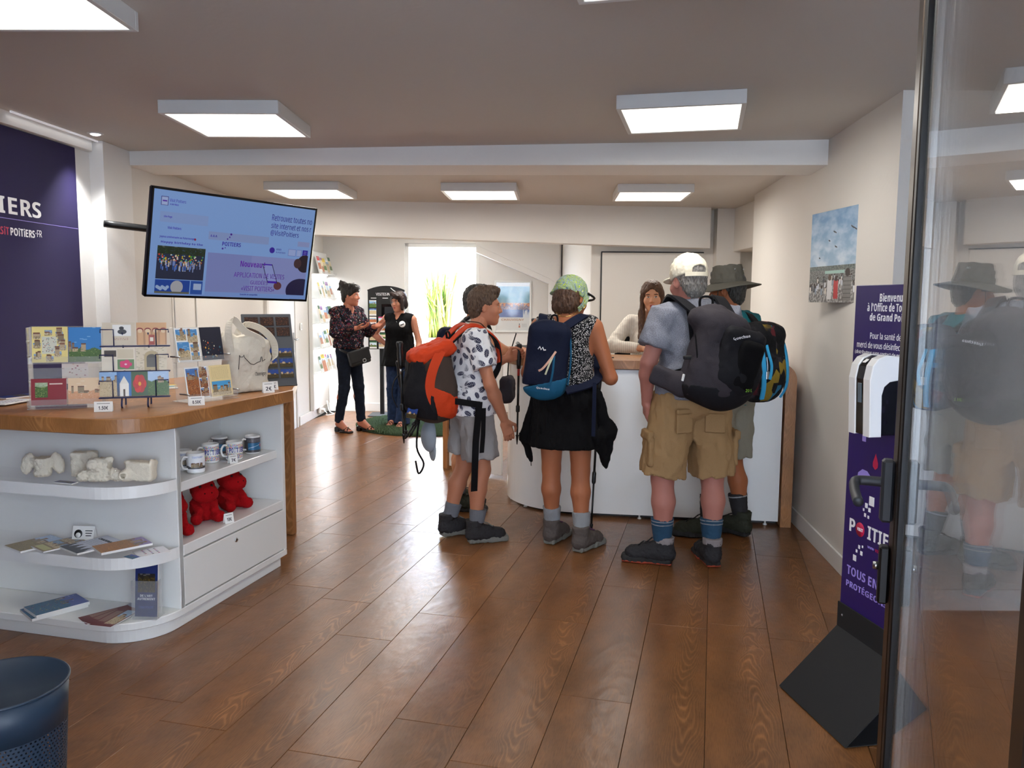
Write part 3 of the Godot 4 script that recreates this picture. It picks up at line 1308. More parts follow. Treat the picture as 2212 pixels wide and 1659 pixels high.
func structure() -> void:
	# floor: a slab with every plank laid on it
	var room := PackedVector2Array([V2(-3.0, 0.62), V2(2.6, 0.62), V2(2.6, -3.8), V2(1.793, -3.8), V2(2.09, -7.05), V2(2.46, -7.05), V2(2.46, -8.2), V2(0.8, -8.2), V2(0.6, -10.66), V2(-2.5, -10.66), V2(-2.6, -5.2), V2(-2.66, -5.2)])
	var fl := struct_("floor", ext(PackedVector2Array([V2(-3.3, 0.8), V2(2.9, 0.8), V2(2.9, -8.6), V2(1.1, -10.9), V2(-3.3, -10.9)]), -0.15, -0.012), M.gap)
	var a := deg_to_rad(RUNG)
	var along_ := Vector2(sin(a), -cos(a))
	var across := Vector2(cos(a), sin(a))
	var W := 0.27
	var r := RandomNumberGenerator.new()
	r.seed = 5
	for row in range(-18, 16):
		var w0 := 0.0165 + row * W
		var s := -2.0 - r.randf() * 1.2
		while s < 12.5:
			var L := 1.22
			var q := PackedVector2Array()
			var g := 0.0008
			for c in [[w0 + g, s + g], [w0 + W - g, s + g], [w0 + W - g, s + L - g], [w0 + g, s + L - g]]:
				q.append(across * c[0] + along_ * c[1])
			s += L
			for poly in Geometry2D.intersect_polygons(q, room):
				if poly.size() >= 3:
					# the grain runs along the plank; each shows another stretch of another board
					var strip := r.randi() % 4
					var m := plank_mesh(poly, across, along_, w0, s - L, strip, r.randf())
					mi("plank", m, M.plank[r.randi() % 4], fl)
	# ceilings
	struct_("ceiling", ext(PackedVector2Array([V2(-3.2, 0.8), V2(2.9, 0.8), V2(2.9, -5.2), V2(-3.2, -5.7)]), 2.475, 2.62), M.ceiling)
	var cb := struct_("ceiling", ext(PackedVector2Array([V2(-3.2, -5.75), V2(2.9, -5.25), V2(2.9, -10.9), V2(-3.2, -10.9)]), 2.42, 2.60), M.ceiling)
	cb.name = "ceiling_back"
	# the downstand beam across the room
	var bm := hexa([Vector3(1.92, 2.325, -4.93), Vector3(-2.72, 2.385, -5.5), Vector3(-2.72, 2.385, -5.92), Vector3(1.96, 2.325, -5.33)], [Vector3(1.92, 2.5, -4.93), Vector3(-2.72, 2.5, -5.5), Vector3(-2.72, 2.5, -5.92), Vector3(1.96, 2.5, -5.33)])
	struct_("trim_1", bm, M.wall_white)
	# the lintel of the back room
	var lt := hexa([Vector3(1.95, 2.025, -8.0), Vector3(-2.6, 2.115, -7.54), Vector3(-2.6, 2.115, -7.74), Vector3(1.95, 2.025, -8.19)], [Vector3(1.95, 2.45, -8.0), Vector3(-2.6, 2.45, -7.54), Vector3(-2.6, 2.45, -7.74), Vector3(1.95, 2.45, -8.19)])
	struct_("trim_2", lt, M.wall)
	# walls
	wall("wall_left", V2(-3.0, 0.8), V2(-2.66, -5.2), V2(-0.2, 0), 0, 2.6, M.wall_white)
	wall("wall_left_back", V2(-2.60, -5.2), V2(-2.50, -10.9), V2(-0.22, 0), 0, 2.6, M.wall)
	along("trim_3", V2(-2.74, -5.13), V2(-2.575, -5.13), V2(0, -0.37), 0, 2.475, M.wall_white)
	wall("wall_right", V2(1.793, -3.8), V2(2.09, -7.05), V2(0.9, 0.0), 0, 2.6, M.wall)
	wall("wall_right_front", V2(2.6, 0.8), V2(2.6, -3.8), V2(0.2, 0), 0, 2.6, M.dark_wall)
	wall("wall_alcove", V2(2.46, -7.0), V2(2.46, -8.4), V2(0.2, 0), 0, 2.6, M.wall)
	wall("wall_reception", V2(0.8, -8.2), V2(2.7, -8.2), V2(0, -0.12), 0, 2.6, M.wall)
	wall("wall_partition", V2(0.797, -8.24), V2(0.6, -10.8), V2(0.12, 0.0), 0, 2.6, M.wall_white)
	wall("wall_back_left", V2(-2.7, -10.66), V2(-1.43, -10.66), V2(0, -0.24), 0, 2.6, M.wall_white)
	wall("wall_back_right", V2(-0.44, -10.66), V2(0.8, -10.66), V2(0, -0.24), 0, 2.6, M.wall_white)
	wall("wall_back_top", V2(-1.43, -10.66), V2(-0.44, -10.66), V2(0, -0.24), 2.24, 2.6, M.wall_white)
	# the street front: a wall with one wide entrance, open
	wall("wall_front_left", V2(-3.2, 0.62), V2(-0.75, 0.62), V2(0, 0.25), 0, 2.6, M.grey_wall)
	wall("wall_front_right", V2(1.9, 0.62), V2(2.8, 0.62), V2(0, 0.25), 0, 2.6, M.grey_wall)
	wall("wall_front_top", V2(-0.75, 0.62), V2(1.9, 0.62), V2(0, 0.25), 2.35, 2.6, M.grey_wall)
	# pilaster and boxed-in duct right of the lintel, small cover on the right wall
	along("trim_4", V2(2.03, -8.2), V2(2.27, -8.2), V2(0, 0.14), 0, 2.42, M.wall)
	along("trim_5", V2(2.20, -7.25), V2(2.46, -7.25), V2(0, -0.95), 2.0, 2.42, M.wall)
	var cover := struct_("trim_6", bx(Vector3(0.012, 0.19, 0.13), 0.003), M.wall, Vector3(1.946, 2.2, -5.4), Vector3(0, -5.2, 0))
	cover.set_meta("label", "small painted cover plate high on the right wall")
	# skirting
	along("baseboard_right", V2(1.793, -3.81), V2(2.085, -7.03), V2(-0.014, 0), 0, 0.105, M.white)
	along("baseboard_left", V2(-2.518, -9.36), V2(-2.50, -10.66), V2(0.016, 0), 0, 0.11, M.white)
	along("baseboard_back", V2(-2.5, -10.66), V2(-1.44, -10.66), V2(0, 0.016), 0, 0.11, M.white)
	along("baseboard_return", V2(1.78, -3.8), V2(2.6, -3.8), V2(0, 0.014), 0, 0.105, M.white)
	# stair seen from below in the back room
	var st_ := slab_xy("trim_7", [V2(-0.47, 2.44), V2(0.60, 2.44), V2(0.60, 1.70), V2(0.47, 1.78), V2(-0.47, 2.20)], -10.66, -10.30, M.wall_white)
	st_.set_meta("kind", "structure")
	var st2 := slab_xy("trim_8", [V2(-0.47, 2.21), V2(0.47, 1.79), V2(0.47, 1.71), V2(-0.47, 2.11)], -10.66, -10.36, M.wall_white)
	st2.set_meta("kind", "structure")
	along("trim_9", V2(0.47, -10.35), V2(0.62, -10.35), V2(0.0, -0.3), 0, 2.42, M.wall_white)
	# the flush cupboard door behind the desk, with dark shadow gaps
	var d2 := struct_("door_2", bx(Vector3(1.02, 1.985, 0.02), 0.002), M.wall, Vector3(1.415, 0.995, -8.19))
	mi("shadow_gap", bx(Vector3(0.012, 1.99, 0.012), 0.001), M.black, d2, Vector3(-0.517, 0, 0.005))
	mi("shadow_gap", bx(Vector3(1.04, 0.012, 0.012), 0.001), M.black, d2, Vector3(0.0, 0.998, 0.005))
	# the door in the left wall of the back part
	var d1 := Node3D.new()
	d1.name = "door_1"
	d1.set_meta("kind", "structure")
	d1.position = Vector3(-2.532, 0, -8.75)
	d1.rotation_degrees.y = 90.0 - 1.0
	add_child(d1)
	mi("leaf", bx(Vector3(0.93, 2.04, 0.03), 0.003), M.wall_white, d1, Vector3(0, 1.02, 0.0))
	for s in [-1, 1]:
		mi("frame", bx(Vector3(0.06, 2.10, 0.05), 0.004), M.wall, d1, Vector3(s * 0.50, 1.05, 0.0))
	mi("frame", bx(Vector3(1.06, 0.06, 0.05), 0.004), M.wall, d1, Vector3(0, 2.09, 0.0))
	var hp := mi("handle_plate", bx(Vector3(0.042, 0.23, 0.008), 0.003), M.steel, d1, Vector3(0.41, 1.0, 0.02))
	mi("lever", tube(spline([Vector3(0, 0.04, 0), Vector3(0, 0.04, 0.05), Vector3(-0.03, 0.038, 0.058), Vector3(-0.12, 0.035, 0.058)], 4), 0.008, 8), M.steel, hp)
	# the glazed garden door
	var d3 := Node3D.new()
	d3.name = "window_1"
	d3.set_meta("kind", "structure")
	d3.position = Vector3(-0.935, 0, -10.74)
	add_child(d3)
	for s in [-1, 1]:
		mi("jamb", bx(Vector3(0.05, 2.24, 0.10), 0.004), M.white, d3, Vector3(s * 0.47, 1.12, 0))
	mi("head_rail", bx(Vector3(0.99, 0.05, 0.10), 0.004), M.white, d3, Vector3(0, 2.215, 0))
	mi("sill", bx(Vector3(0.99, 0.03, 0.14), 0.004), M.white, d3, Vector3(0, 0.015, 0))
	mi("pane", bx(Vector3(0.89, 2.16, 0.006), 0.001), M.glass, d3, Vector3(0, 1.11, -0.01))


func plank_mesh(poly: PackedVector2Array, across: Vector2, along_: Vector2, w0: float, s0: float, strip: int, vo: float) -> ArrayMesh:
	if Geometry2D.is_polygon_clockwise(poly):
		poly.reverse()
	var inner := poly
	var b := 0.0012
	var off := Geometry2D.offset_polygon(poly, -b, Geometry2D.JOIN_MITER)
	var v := PackedVector3Array()
	var uv := PackedVector2Array()
	var U := func(p: Vector3) -> Vector2:
		var q := Vector2(p.x, p.z)
		return Vector2((strip + clampf((q.dot(across) - w0) / 0.27, 0.004, 0.996)) / 4.0, (q.dot(along_) - s0) / (1.75 if vo < 0.5 else -1.75) + vo)
	if off.size() == 1 and off[0].size() == poly.size():
		inner = off[0]
		if Geometry2D.is_polygon_clockwise(inner):
			inner.reverse()
		var best := 0
		for i in inner.size():
			if inner[i].distance_squared_to(poly[0]) < inner[best].distance_squared_to(poly[0]):
				best = i
		var again := PackedVector2Array()
		for i in inner.size():
			again.append(inner[(best + i) % inner.size()])
		inner = again
	var n := poly.size()
	var add := func(t: Array) -> void:
		for p in t:
			v.append(p)
			uv.append(U.call(p))
	for i in n:
		var j := (i + 1) % n
		var q := [Vector3(poly[i].x, -0.012, poly[i].y), Vector3(poly[j].x, -0.012, poly[j].y), Vector3(poly[j].x, -0.0012, poly[j].y), Vector3(poly[i].x, -0.0012, poly[i].y), Vector3(inner[j].x, 0.0, inner[j].y), Vector3(inner[i].x, 0.0, inner[i].y)]
		add.call([q[0], q[1], q[2], q[0], q[2], q[3], q[3], q[2], q[4], q[3], q[4], q[5]])
	var ids := Geometry2D.triangulate_polygon(inner)
	for i in range(0, ids.size(), 3):
		var p := inner[ids[i]]
		var c := inner[ids[i + 1]]
		var d := inner[ids[i + 2]]
		if (c - p).cross(d - p) < 0.0:
			var k := c
			c = d
			d = k
		add.call([Vector3(p.x, 0, p.y), Vector3(c.x, 0, c.y), Vector3(d.x, 0, d.y)])
	return from_tris(v, uv)


# ------------------------------------------------------------------ outside
func garden() -> void:
	var stone := H("d8cfbf", 0.9)
	stone.uv1_triplanar = true
	stone.uv1_world_triplanar = true
	stone.normal_enabled = true
	stone.normal_texture = grain_n
	struct_("terrace", ext(PackedVector2Array([V2(-6, -10.9), V2(4, -10.9), V2(4, -17), V2(-6, -17)]), -0.2, -0.02), stone)
	struct_("wall_garden", bx(Vector3(10, 3.2, 0.2), 0.01), M.wall_white, Vector3(-1, 1.4, -16.2))
	struct_("pavement", ext(PackedVector2Array([V2(-8, 0.87), V2(8, 0.87), V2(8, 9), V2(-8, 9)]), -0.2, -0.02), H("8d8a86", 0.9))
	# the house across the street keeps the entrance in its shade
	struct_("wall_street", bx(Vector3(40, 22.0, 0.4), 0.01), H("cfc9bf", 0.9), Vector3(0, 10.9, 9.2))
	var pl := thing("planter", "low pale stone planter on the sunlit terrace outside the garden door", "planter", Vector3(-1.12, 0, -12.75))
	for row in 3:
		for k in 4:
			mi("stone", bx(Vector3(0.29 + 0.03 * ((k + row) % 2), 0.285, 0.5), 0.018), stone, pl, Vector3(-0.47 + k * 0.315, 0.145 + row * 0.29, 0))
	mi("soil", bx(Vector3(1.2, 0.04, 0.46), 0.005), H("4a3a2c", 0.95), pl, Vector3(0, 0.88, 0))
	var pt := thing("ornamental_grass", "tall yellow green strap leaved plant outside the garden door", "plant", Vector3(-1.17, 0.90, -12.75))
	var leafs := [H("6f7c2c", 0.6), H("4f6a22", 0.6), H("8f8c3e", 0.6)]
	for m in leafs:
		m.backlight_enabled = true
		m.backlight = Color(0.25, 0.28, 0.12)
	var r := RandomNumberGenerator.new()
	r.seed = 3
	var shapes := []
	for k in 9:
		var L := r.randf_range(0.6, 1.05)
		var bend := r.randf_range(0.05, 0.5)
		var rings := []
		for i in 7:
			var t := i / 6.0
			var p := Vector3(bend * t * t, L * (t - 0.32 * bend * t * t), 0)
			var w := 0.016 * (1.0 - t * t) + 0.001
			rings.append(PackedVector3Array([p + Vector3(0, 0, -w), p + Vector3(0.003, 0, 0), p + Vector3(0, 0, w), p - Vector3(0.002, 0, 0)]))
		shapes.append(loft(rings))
	for k in 110:
		var o := mi("leaf", shapes[k % 9], leafs[k % 3], pt, Vector3(r.randf_range(-0.16, 0.16), 0, r.randf_range(-0.1, 0.1)))
		o.rotation_degrees = Vector3(r.randf_range(-8, 8), r.randf_range(0, 360), r.randf_range(-10, 8))
		o.scale = Vector3(1.0, 1.35, 1.3)
	var sh := thing("garden_shrub", "small green shrub at the foot of the strap leaved plant", "shrub", Vector3(-0.80, 0.90, -12.6))
	for k in 46:
		var o := mi("leaf", shapes[k % 9], leafs[1], sh, Vector3(r.randf_range(-0.14, 0.14), 0, r.randf_range(-0.06, 0.06)))
		o.scale = Vector3(0.5, 0.3, 1.6)
		o.rotation_degrees = Vector3(0, r.randf_range(0, 360), r.randf_range(-25, 10))


# ------------------------------------------------------------------ lamps
func panel_lamp(at: Vector3, yaw: float, label: String, energy: float) -> void:
	var t := thing("ceiling_lamp", label, "ceiling lamp", at, yaw, "square ceiling panel lamps")
	var s := 0.60
	var h := 0.065
	for k in 2:
		var sg := -1.0 if k == 0 else 1.0
		mi("rail", bx(Vector3(s, h, 0.022), 0.002), M.lamp_white, t, Vector3(0, -h / 2, sg * (s / 2 - 0.011)))
		mi("rail", bx(Vector3(0.022, h, s - 0.044), 0.002), M.lamp_white, t, Vector3(sg * (s / 2 - 0.011), -h / 2, 0))
	var glow := P(Color(0.95, 0.95, 0.94), 0.5)
	glow.emission_enabled = true
	glow.emission = Color(1.0, 0.985, 0.95)
	glow.emission_energy_multiplier = 3.0
	mi("diffuser", bx(Vector3(s - 0.044, 0.012, s - 0.044), 0.001), glow, t, Vector3(0, -h + 0.009, 0))
	var l := AreaLight3D.new()
	l.name = "panel_light"
	l.area_size = Vector2(s - 0.05, s - 0.05)
	l.light_energy = energy
	l.light_color = Color(1.0, 0.985, 0.96)
	l.shadow_enabled = true
	l.area_range = 14.0
	t.add_child(l)
	l.position = Vector3(0, -h - 0.004, 0)
	l.rotation_degrees.x = -90.0


func lamps() -> void:
	var e := LAMP
	panel_lamp(Vector3(0.85, 2.475, -4.15), -13.6, "square white panel lamp nearest the right wall, in front of the beam", e)
	panel_lamp(Vector3(-1.46, 2.475, -4.37), -1.0, "square white panel lamp in front of the beam, above the television", e)
	panel_lamp(Vector3(-1.60, 2.475, -2.57), -1.0, "square panel lamp cut by the top left corner of the view", e * 0.45)
	panel_lamp(Vector3(0.42, 2.475, -2.22), -13.6, "square panel lamp overhead at the entrance, at the top edge of the view", e * 0.45)
	panel_lamp(Vector3(-1.66, 2.42, -6.72), -3.0, "leftmost of the three panel lamps behind the beam", e * 1.35)
	panel_lamp(Vector3(-0.26, 2.42, -6.72), -3.0, "middle one of the three panel lamps behind the beam", e * 1.35)
	panel_lamp(Vector3(1.14, 2.42, -6.72), -3.0, "rightmost of the three panel lamps behind the beam, over the desk", e * 1.35)
	panel_lamp(Vector3(-1.2, 2.42, -9.2), -3.0, "panel lamp of the back room hidden behind the lintel", e * 2.2)
	# the recessed spot by the purple wall
	var t := thing("downlight", "small round recessed spotlight in the ceiling by the purple wall", "downlight", Vector3(-2.50, 2.475, -4.90))
	mi("bezel", lathe([Vector2(0.034, 0.0), Vector2(0.046, 0.0), Vector2(0.046, -0.004), Vector2(0.034, -0.006)], 24), M.lamp_white, t)
	var glow := P(Color.WHITE, 0.5)
	glow.emission_enabled = true
	glow.emission = Color(0.98, 0.97, 1.0)
	glow.emission_energy_multiplier = 4.0
	mi("bulb", lathe([Vector2(0.001, -0.016), Vector2(0.016, -0.014), Vector2(0.028, -0.009), Vector2(0.033, 0.0), Vector2(0.001, 0.0)], 24), glow, t)
	var s := SpotLight3D.new()
	s.name = "spot_light"
	s.light_energy = 2.0
	s.spot_angle = 45.0
	s.light_size = 0.03
	s.spot_range = 8.0
	s.shadow_enabled = true
	t.add_child(s)
	s.position = Vector3(0, -0.022, 0)
	s.rotation_degrees.x = -90.0


const LAMP := 1.45


# ------------------------------------------------------------------ left: purple wall, television, display cabinet and its goods
func loose(called: String, label: String, category: String, fr: Transform3D, local: Transform3D, group := "") -> Node3D:
	var o := thing(called, label, category, Vector3.ZERO, 0.0, group)
	o.transform = fr * local
	return o


func T(at: Vector3, rot := Vector3.ZERO) -> Transform3D:
	return Transform3D(Basis.from_euler(rot * PI / 180.0), at)


func left_side() -> void:
	purple_wall()
	television()
	cabinet()
	waste_bin()


func purple_wall() -> void:
	# the panel hangs on the left wall; its frame: x along the wall into the room, z out of the wall
	var ang := rad_to_deg(atan2(0.34, 6.0))
	var t := thing("wall_banner", "dark purple wall panel with large white lettering at the left edge", "banner", Vector3(-2.668, 0, -5.08), 90.0 - ang)
	mi("panel", bx(Vector3(4.2, 2.36, 0.012), 0.002), M.purple_panel, t, Vector3(-2.22, 1.22, 0.010))
	txt(t, "POITIERS", M.print_white, bold, Vector3(-0.845, 1.985, 0.0165), 0.74, 0.088)
	mi("rule", bx(Vector3(3.6, 0.003, 0.001), 0.0002), M.lilac, t, Vector3(-1.93, 1.915, 0.0165))
	txt(t, "WWW-", M.print_white, sans, Vector3(-0.92, 1.85, 0.0165), 0.08, 0.040)
	txt(t, "VISiT", M.print_red, bold, Vector3(-0.81, 1.85, 0.0165), 0.115, 0.044)
	txt(t, "POiTiERS", M.print_white, bold, Vector3(-0.64, 1.85, 0.0165), 0.20, 0.044)
	txt(t, "·FR", M.print_white, sans, Vector3(-0.505, 1.855, 0.0165), 0.055, 0.038)
	along("trim_10", V2(-2.99, 0.5), V2(-2.672, -5.1), V2(0.045, 0), 2.405, 2.475, M.wall_white)
	# the light slot along the cornice
	var ld := thing("led_strip", "thin bright light slot along the cornice above the purple wall", "light strip", Vector3(-2.635, 2.468, -4.72), 90.0 - ang)
	var glow := P(Color.WHITE, 0.5)
	glow.emission_enabled = true
	glow.emission = Color(0.96, 0.96, 1.0)
	glow.emission_energy_multiplier = 0.3
	mi("diffuser", bx(Vector3(0.8, 0.010, 0.012), 0.002), glow, ld, Vector3(0, 0, 0.012))
	var l := AreaLight3D.new()
	l.name = "strip_light"
	l.area_size = Vector2(0.8, 0.02)
	l.light_energy = 0.012
	l.shadow_enabled = true
	ld.add_child(l)
	l.position = Vector3(0, -0.008, 0.014)
	l.rotation_degrees.x = -90.0


func television() -> void:
	var t := thing("television", "flat black television tilted down, showing a web page with a blue cast", "television", Vector3(-1.755, 1.81, -5.14), 49.3)
	t.rotation_degrees = Vector3(11.0, 50.5, -1.3)
	var w := 1.15
	var h := 0.645
	mi("case", bx(Vector3(w, h, 0.035), 0.008), M.black, t, Vector3(0, 0, -0.02))
	for s in [-1, 1]:
		mi("bezel", bx(Vector3(w, 0.014, 0.008), 0.002), M.gloss_black, t, Vector3(0, s * (h / 2 - 0.007), 0.0))
		mi("bezel", bx(Vector3(0.014, h, 0.008), 0.002), M.gloss_black, t, Vector3(s * (w / 2 - 0.007), 0, 0.0))
	var im := screen_picture()
	var m := P(Color(0.04, 0.04, 0.05), 0.35)
	m.emission_enabled = true
	m.emission = Color.BLACK
	m.emission_texture = tex(im)
	m.emission_energy_multiplier = 0.62
	m.texture_repeat = false
	var sw := w - 0.028
	var sh := h - 0.028
	var sc := piece("screen", card(sw, sh, 0.002), [m, M.black], t, Vector3(0, -sh / 2, 0.0005))
	# what is written on the page, in screen fractions: text, x0, y0, x1, y1
	var rows := [
		["Visit Poitiers", 0.085, 0.075, 0.175, 0.105, 0], ["Retrouvez toutes no", 0.705, 0.10, 0.985, 0.165, 0], ["site internet et nos r", 0.705, 0.185, 0.985, 0.245, 0], ["@VisitPoitiers", 0.705, 0.265, 0.90, 0.325, 0],
		["4 269 likes", 0.088, 0.118, 0.135, 0.135, 1], ["Like Page", 0.06, 0.235, 0.105, 0.26, 1], ["Visit Poitiers", 0.085, 0.335, 0.16, 0.36, 1], ["Joyeux anniversaire au Futuroscope", 0.045, 0.425, 0.24, 0.452, 1],
		["Happy birthday to the", 0.055, 0.475, 0.29, 0.502, 1], ["POITIERS", 0.405, 0.435, 0.52, 0.475, 0], ["VENIR", 0.755, 0.455, 0.79, 0.475, 0], ["À POITIERS", 0.755, 0.485, 0.82, 0.505, 0],
		["Nouveau !", 0.53, 0.615, 0.69, 0.675, 2], ["APPLICATION DE VISITES", 0.495, 0.735, 0.83, 0.785, 2], ["GUIDÉES", 0.605, 0.805, 0.72, 0.855, 2], ["«VISIT POITIERS»", 0.55, 0.875, 0.77, 0.925, 2], ["Gratuite et compatible", 0.545, 0.958, 0.66, 0.98, 1], ["A A A", 0.33, 0.375, 0.37, 0.398, 1],
	]
	for q in rows:
		var mat: Material = M.screen_violet if q[5] == 2 else M.screen_ink
		txt(sc, q[0], mat, bold if (q[5] == 1 or q[0] == "Nouveau !" or q[0] == "POITIERS") else sans, Vector3(((q[1] + q[3]) / 2 - 0.5) * sw, sh * (1.0 - (q[2] + q[4]) / 2), 0.0016), (q[3] - q[1]) * sw, (q[4] - q[2]) * sh)
	# the bracket and its cables
	mi("bracket", tube(spline([Vector3(0, 0, -0.03), Vector3(-0.05, 0.02, -0.25), Vector3(-0.28, 0.03, -0.42), Vector3(-0.60, 0.03, -0.52)], 4), 0.022, 8), M.black, t)
	mi("bracket_plate", bx(Vector3(0.3, 0.3, 0.02), 0.003), M.black, t, Vector3(0, 0, -0.045))
	for k in 2:
		var c := thing("cable", ["thin white cable hanging below the television, the left one", "thin white cable hanging below the television, the right one"][k], "cable", Vector3(-2.585 + 0.004, 0, -6.1 - 0.42 * k))
		mi("cord", tube(spline([Vector3(0.008, 1.75, 0), Vector3(0.012, 1.4, 0.004), Vector3(0.008, 1.1, -0.006), Vector3(0.010, 0.75, 0.002)], 4), 0.006, 6), M.white_matt, c)
		mi("clip", bx(Vector3(0.014, 0.03, 0.02), 0.003), M.white_matt, c, Vector3(0.007, 1.25, 0))


func screen_picture() -> Image:
	var w := 960
	var h := 540
	var im := Image.create(w, h, false, Image.FORMAT_RGB8)
	im.fill(Color.html("8db4f2"))
	var R := func(a: float, b: float, c: float, d: float) -> Rect2i: return Rect2i(int(a * w), int(b * h), int((c - a) * w), int((d - b) * h))
	var r := RandomNumberGenerator.new()
	r.seed = 40
	im.fill_rect(R.call(0.04, 0.06, 0.08, 0.145), Color.html("3a3890"))
	im.fill_rect(R.call(0.043, 0.065, 0.077, 0.14), Color.html("b4c6f4"))
	im.fill_rect(R.call(0.048, 0.095, 0.072, 0.108), Color.html("5a2ab8"))
	im.fill_rect(R.call(0.04, 0.20, 0.31, 0.30), Color.html("93aee6"))
	im.fill_rect(R.call(0.32, 0.345, 0.70, 0.425), Color.html("93a8dc"))
	im.fill_rect(R.call(0.90, 0.36, 0.985, 0.415), Color.html("98a4d8"))
	# photo of a crowd with balloons
	var ph: Rect2i = R.call(0.04, 0.525, 0.31, 0.845)
	im.fill_rect(ph, Color.html("27304a"))
	view(im, Rect2i(ph.position.x, ph.position.y, ph.size.x, 40), "2c3c30", ["22341c", "3a5a2a", "4a6aa0"], r, 0, 0.2)
	for k in 90:
		dot_(im, ph.position.x + 6 + r.randi() % (ph.size.x - 14), ph.position.y + 44 + r.randi() % 44, 3 + r.randi() % 3, Color.html(["e0c02a", "d83a2a", "3a9ad8", "5ab83a", "e8e0d0"][k % 5]))
	for k in 60:
		var px := ph.position.x + 20 + r.randi() % (ph.size.x - 40)
		var py := ph.position.y + 74 + r.randi() % 34
		im.fill_rect(Rect2i(px, py, 6, 24), Color.html(["3a66c0", "6a8ad8", "d8d8e0", "2a2c3a", "8a9ac8"][k % 5]))
		dot_(im, px + 3, py - 3, 3, Color.html("c89a80"))
	var p2: Rect2i = R.call(0.04, 0.85, 0.235, 0.985)
	im.fill_rect(p2, Color.html("1e4aa8"))
	for k in 7:
		dot_(im, p2.position.x + 12 + k * 9, p2.position.y + 38 + (k % 3) * 5, 9, Color.html("a8c0e8"))
	dot_(im, p2.position.x + 116, p2.position.y + 36, 34, Color.html("b8b8c0"))
	im.fill_rect(Rect2i(p2.position.x, p2.end.y - 10, p2.size.x, 10), Color.html("6a6a5a"))
	var p3: Rect2i = R.call(0.24, 0.85, 0.31, 0.985)
	im.fill_rect(p3, Color.html("2a58b0"))
	im.fill_rect(Rect2i(p3.position.x + 16, p3.position.y + 14, 44, 34), Color.html("b0c4e8"))
	# logo dots, icons
	for q in [[0.455, 0.355, 6], [0.447, 0.385, 4], [0.435, 0.405, 4], [0.41, 0.505, 5], [0.425, 0.495, 3]]:
		dot_(im, q[0] * w, q[1] * h, q[2], Color.html("4a1aa8"))
	dot_(im, 0.728 * w, 0.478 * h, 17, Color.html("3a22a8"), 1.0)
	for q in [[0.84, 0.45, 0.895, 0.525], [0.90, 0.45, 0.935, 0.525]]:
		im.fill_rect(R.call(q[0], q[1], q[2], q[3]), Color.html("6a78c8"))
		im.fill_rect(R.call(q[0] + 0.002, q[1] + 0.004, q[2] - 0.002, q[3] - 0.004), Color.html("a9bcf0"))
	im.fill_rect(R.call(0.942, 0.45, 0.98, 0.53), Color.html("2c18a8"))
	for k in 3:
		im.fill_rect(R.call(0.951, 0.468 + k * 0.018, 0.971, 0.473 + k * 0.018), Color.html("c8ccf8"))
	# banner with a hand holding a telephone
	var bn: Rect2i = R.call(0.325, 0.555, 0.985, 0.955)
	im.fill_rect(bn, Color.html("929cd8"))
	im.fill_rect(R.call(0.325, 0.555, 0.60, 0.955), Color.html("8894d2"))
	dot_(im, 0.965 * w, 0.60 * h, 52, Color.html("221828"), 1.0)
	im.fill_rect(R.call(0.985, 0.50, 1.0, 0.956), Color.html("8db4f2"))
	dot_(im, 0.915 * w, 0.60 * h, 26, Color.html("a9bcf0") if false else Color.html("4a3238"), 1.1)
	dot_(im, 0.955 * w, 0.90 * h, 100, Color.html("1c1a48"), 0.72)
	im.fill_rect(R.call(0.985, 0.45, 1.0, 1.0), Color.html("8db4f2"))
	dot_(im, 0.79 * w, 0.86 * h, 26, Color.html("6a3c44"), 0.9)
	for k in 110:
		var x := int(0.672 * w + k * 0.42)
		var y := int(0.63 * h) + k
		im.fill_rect(Rect2i(x, y, 66, 1), Color.html("16163a"))
		im.fill_rect(Rect2i(x + 4, y, 58, 1), Color.html("9aa6e4") if k > 6 and k < 98 else Color.html("4a22b8"))
	im.fill_rect(R.call(0.325, 0.955, 1.0, 1.0), Color.html("84a6e8"))
	im.fill_rect(R.call(0.0, 0.985, 0.325, 1.0), Color.html("84a6e8"))
	dot_(im, 0.243 * w, 0.44 * h, 6, Color.html("a01a3a"))
	return im


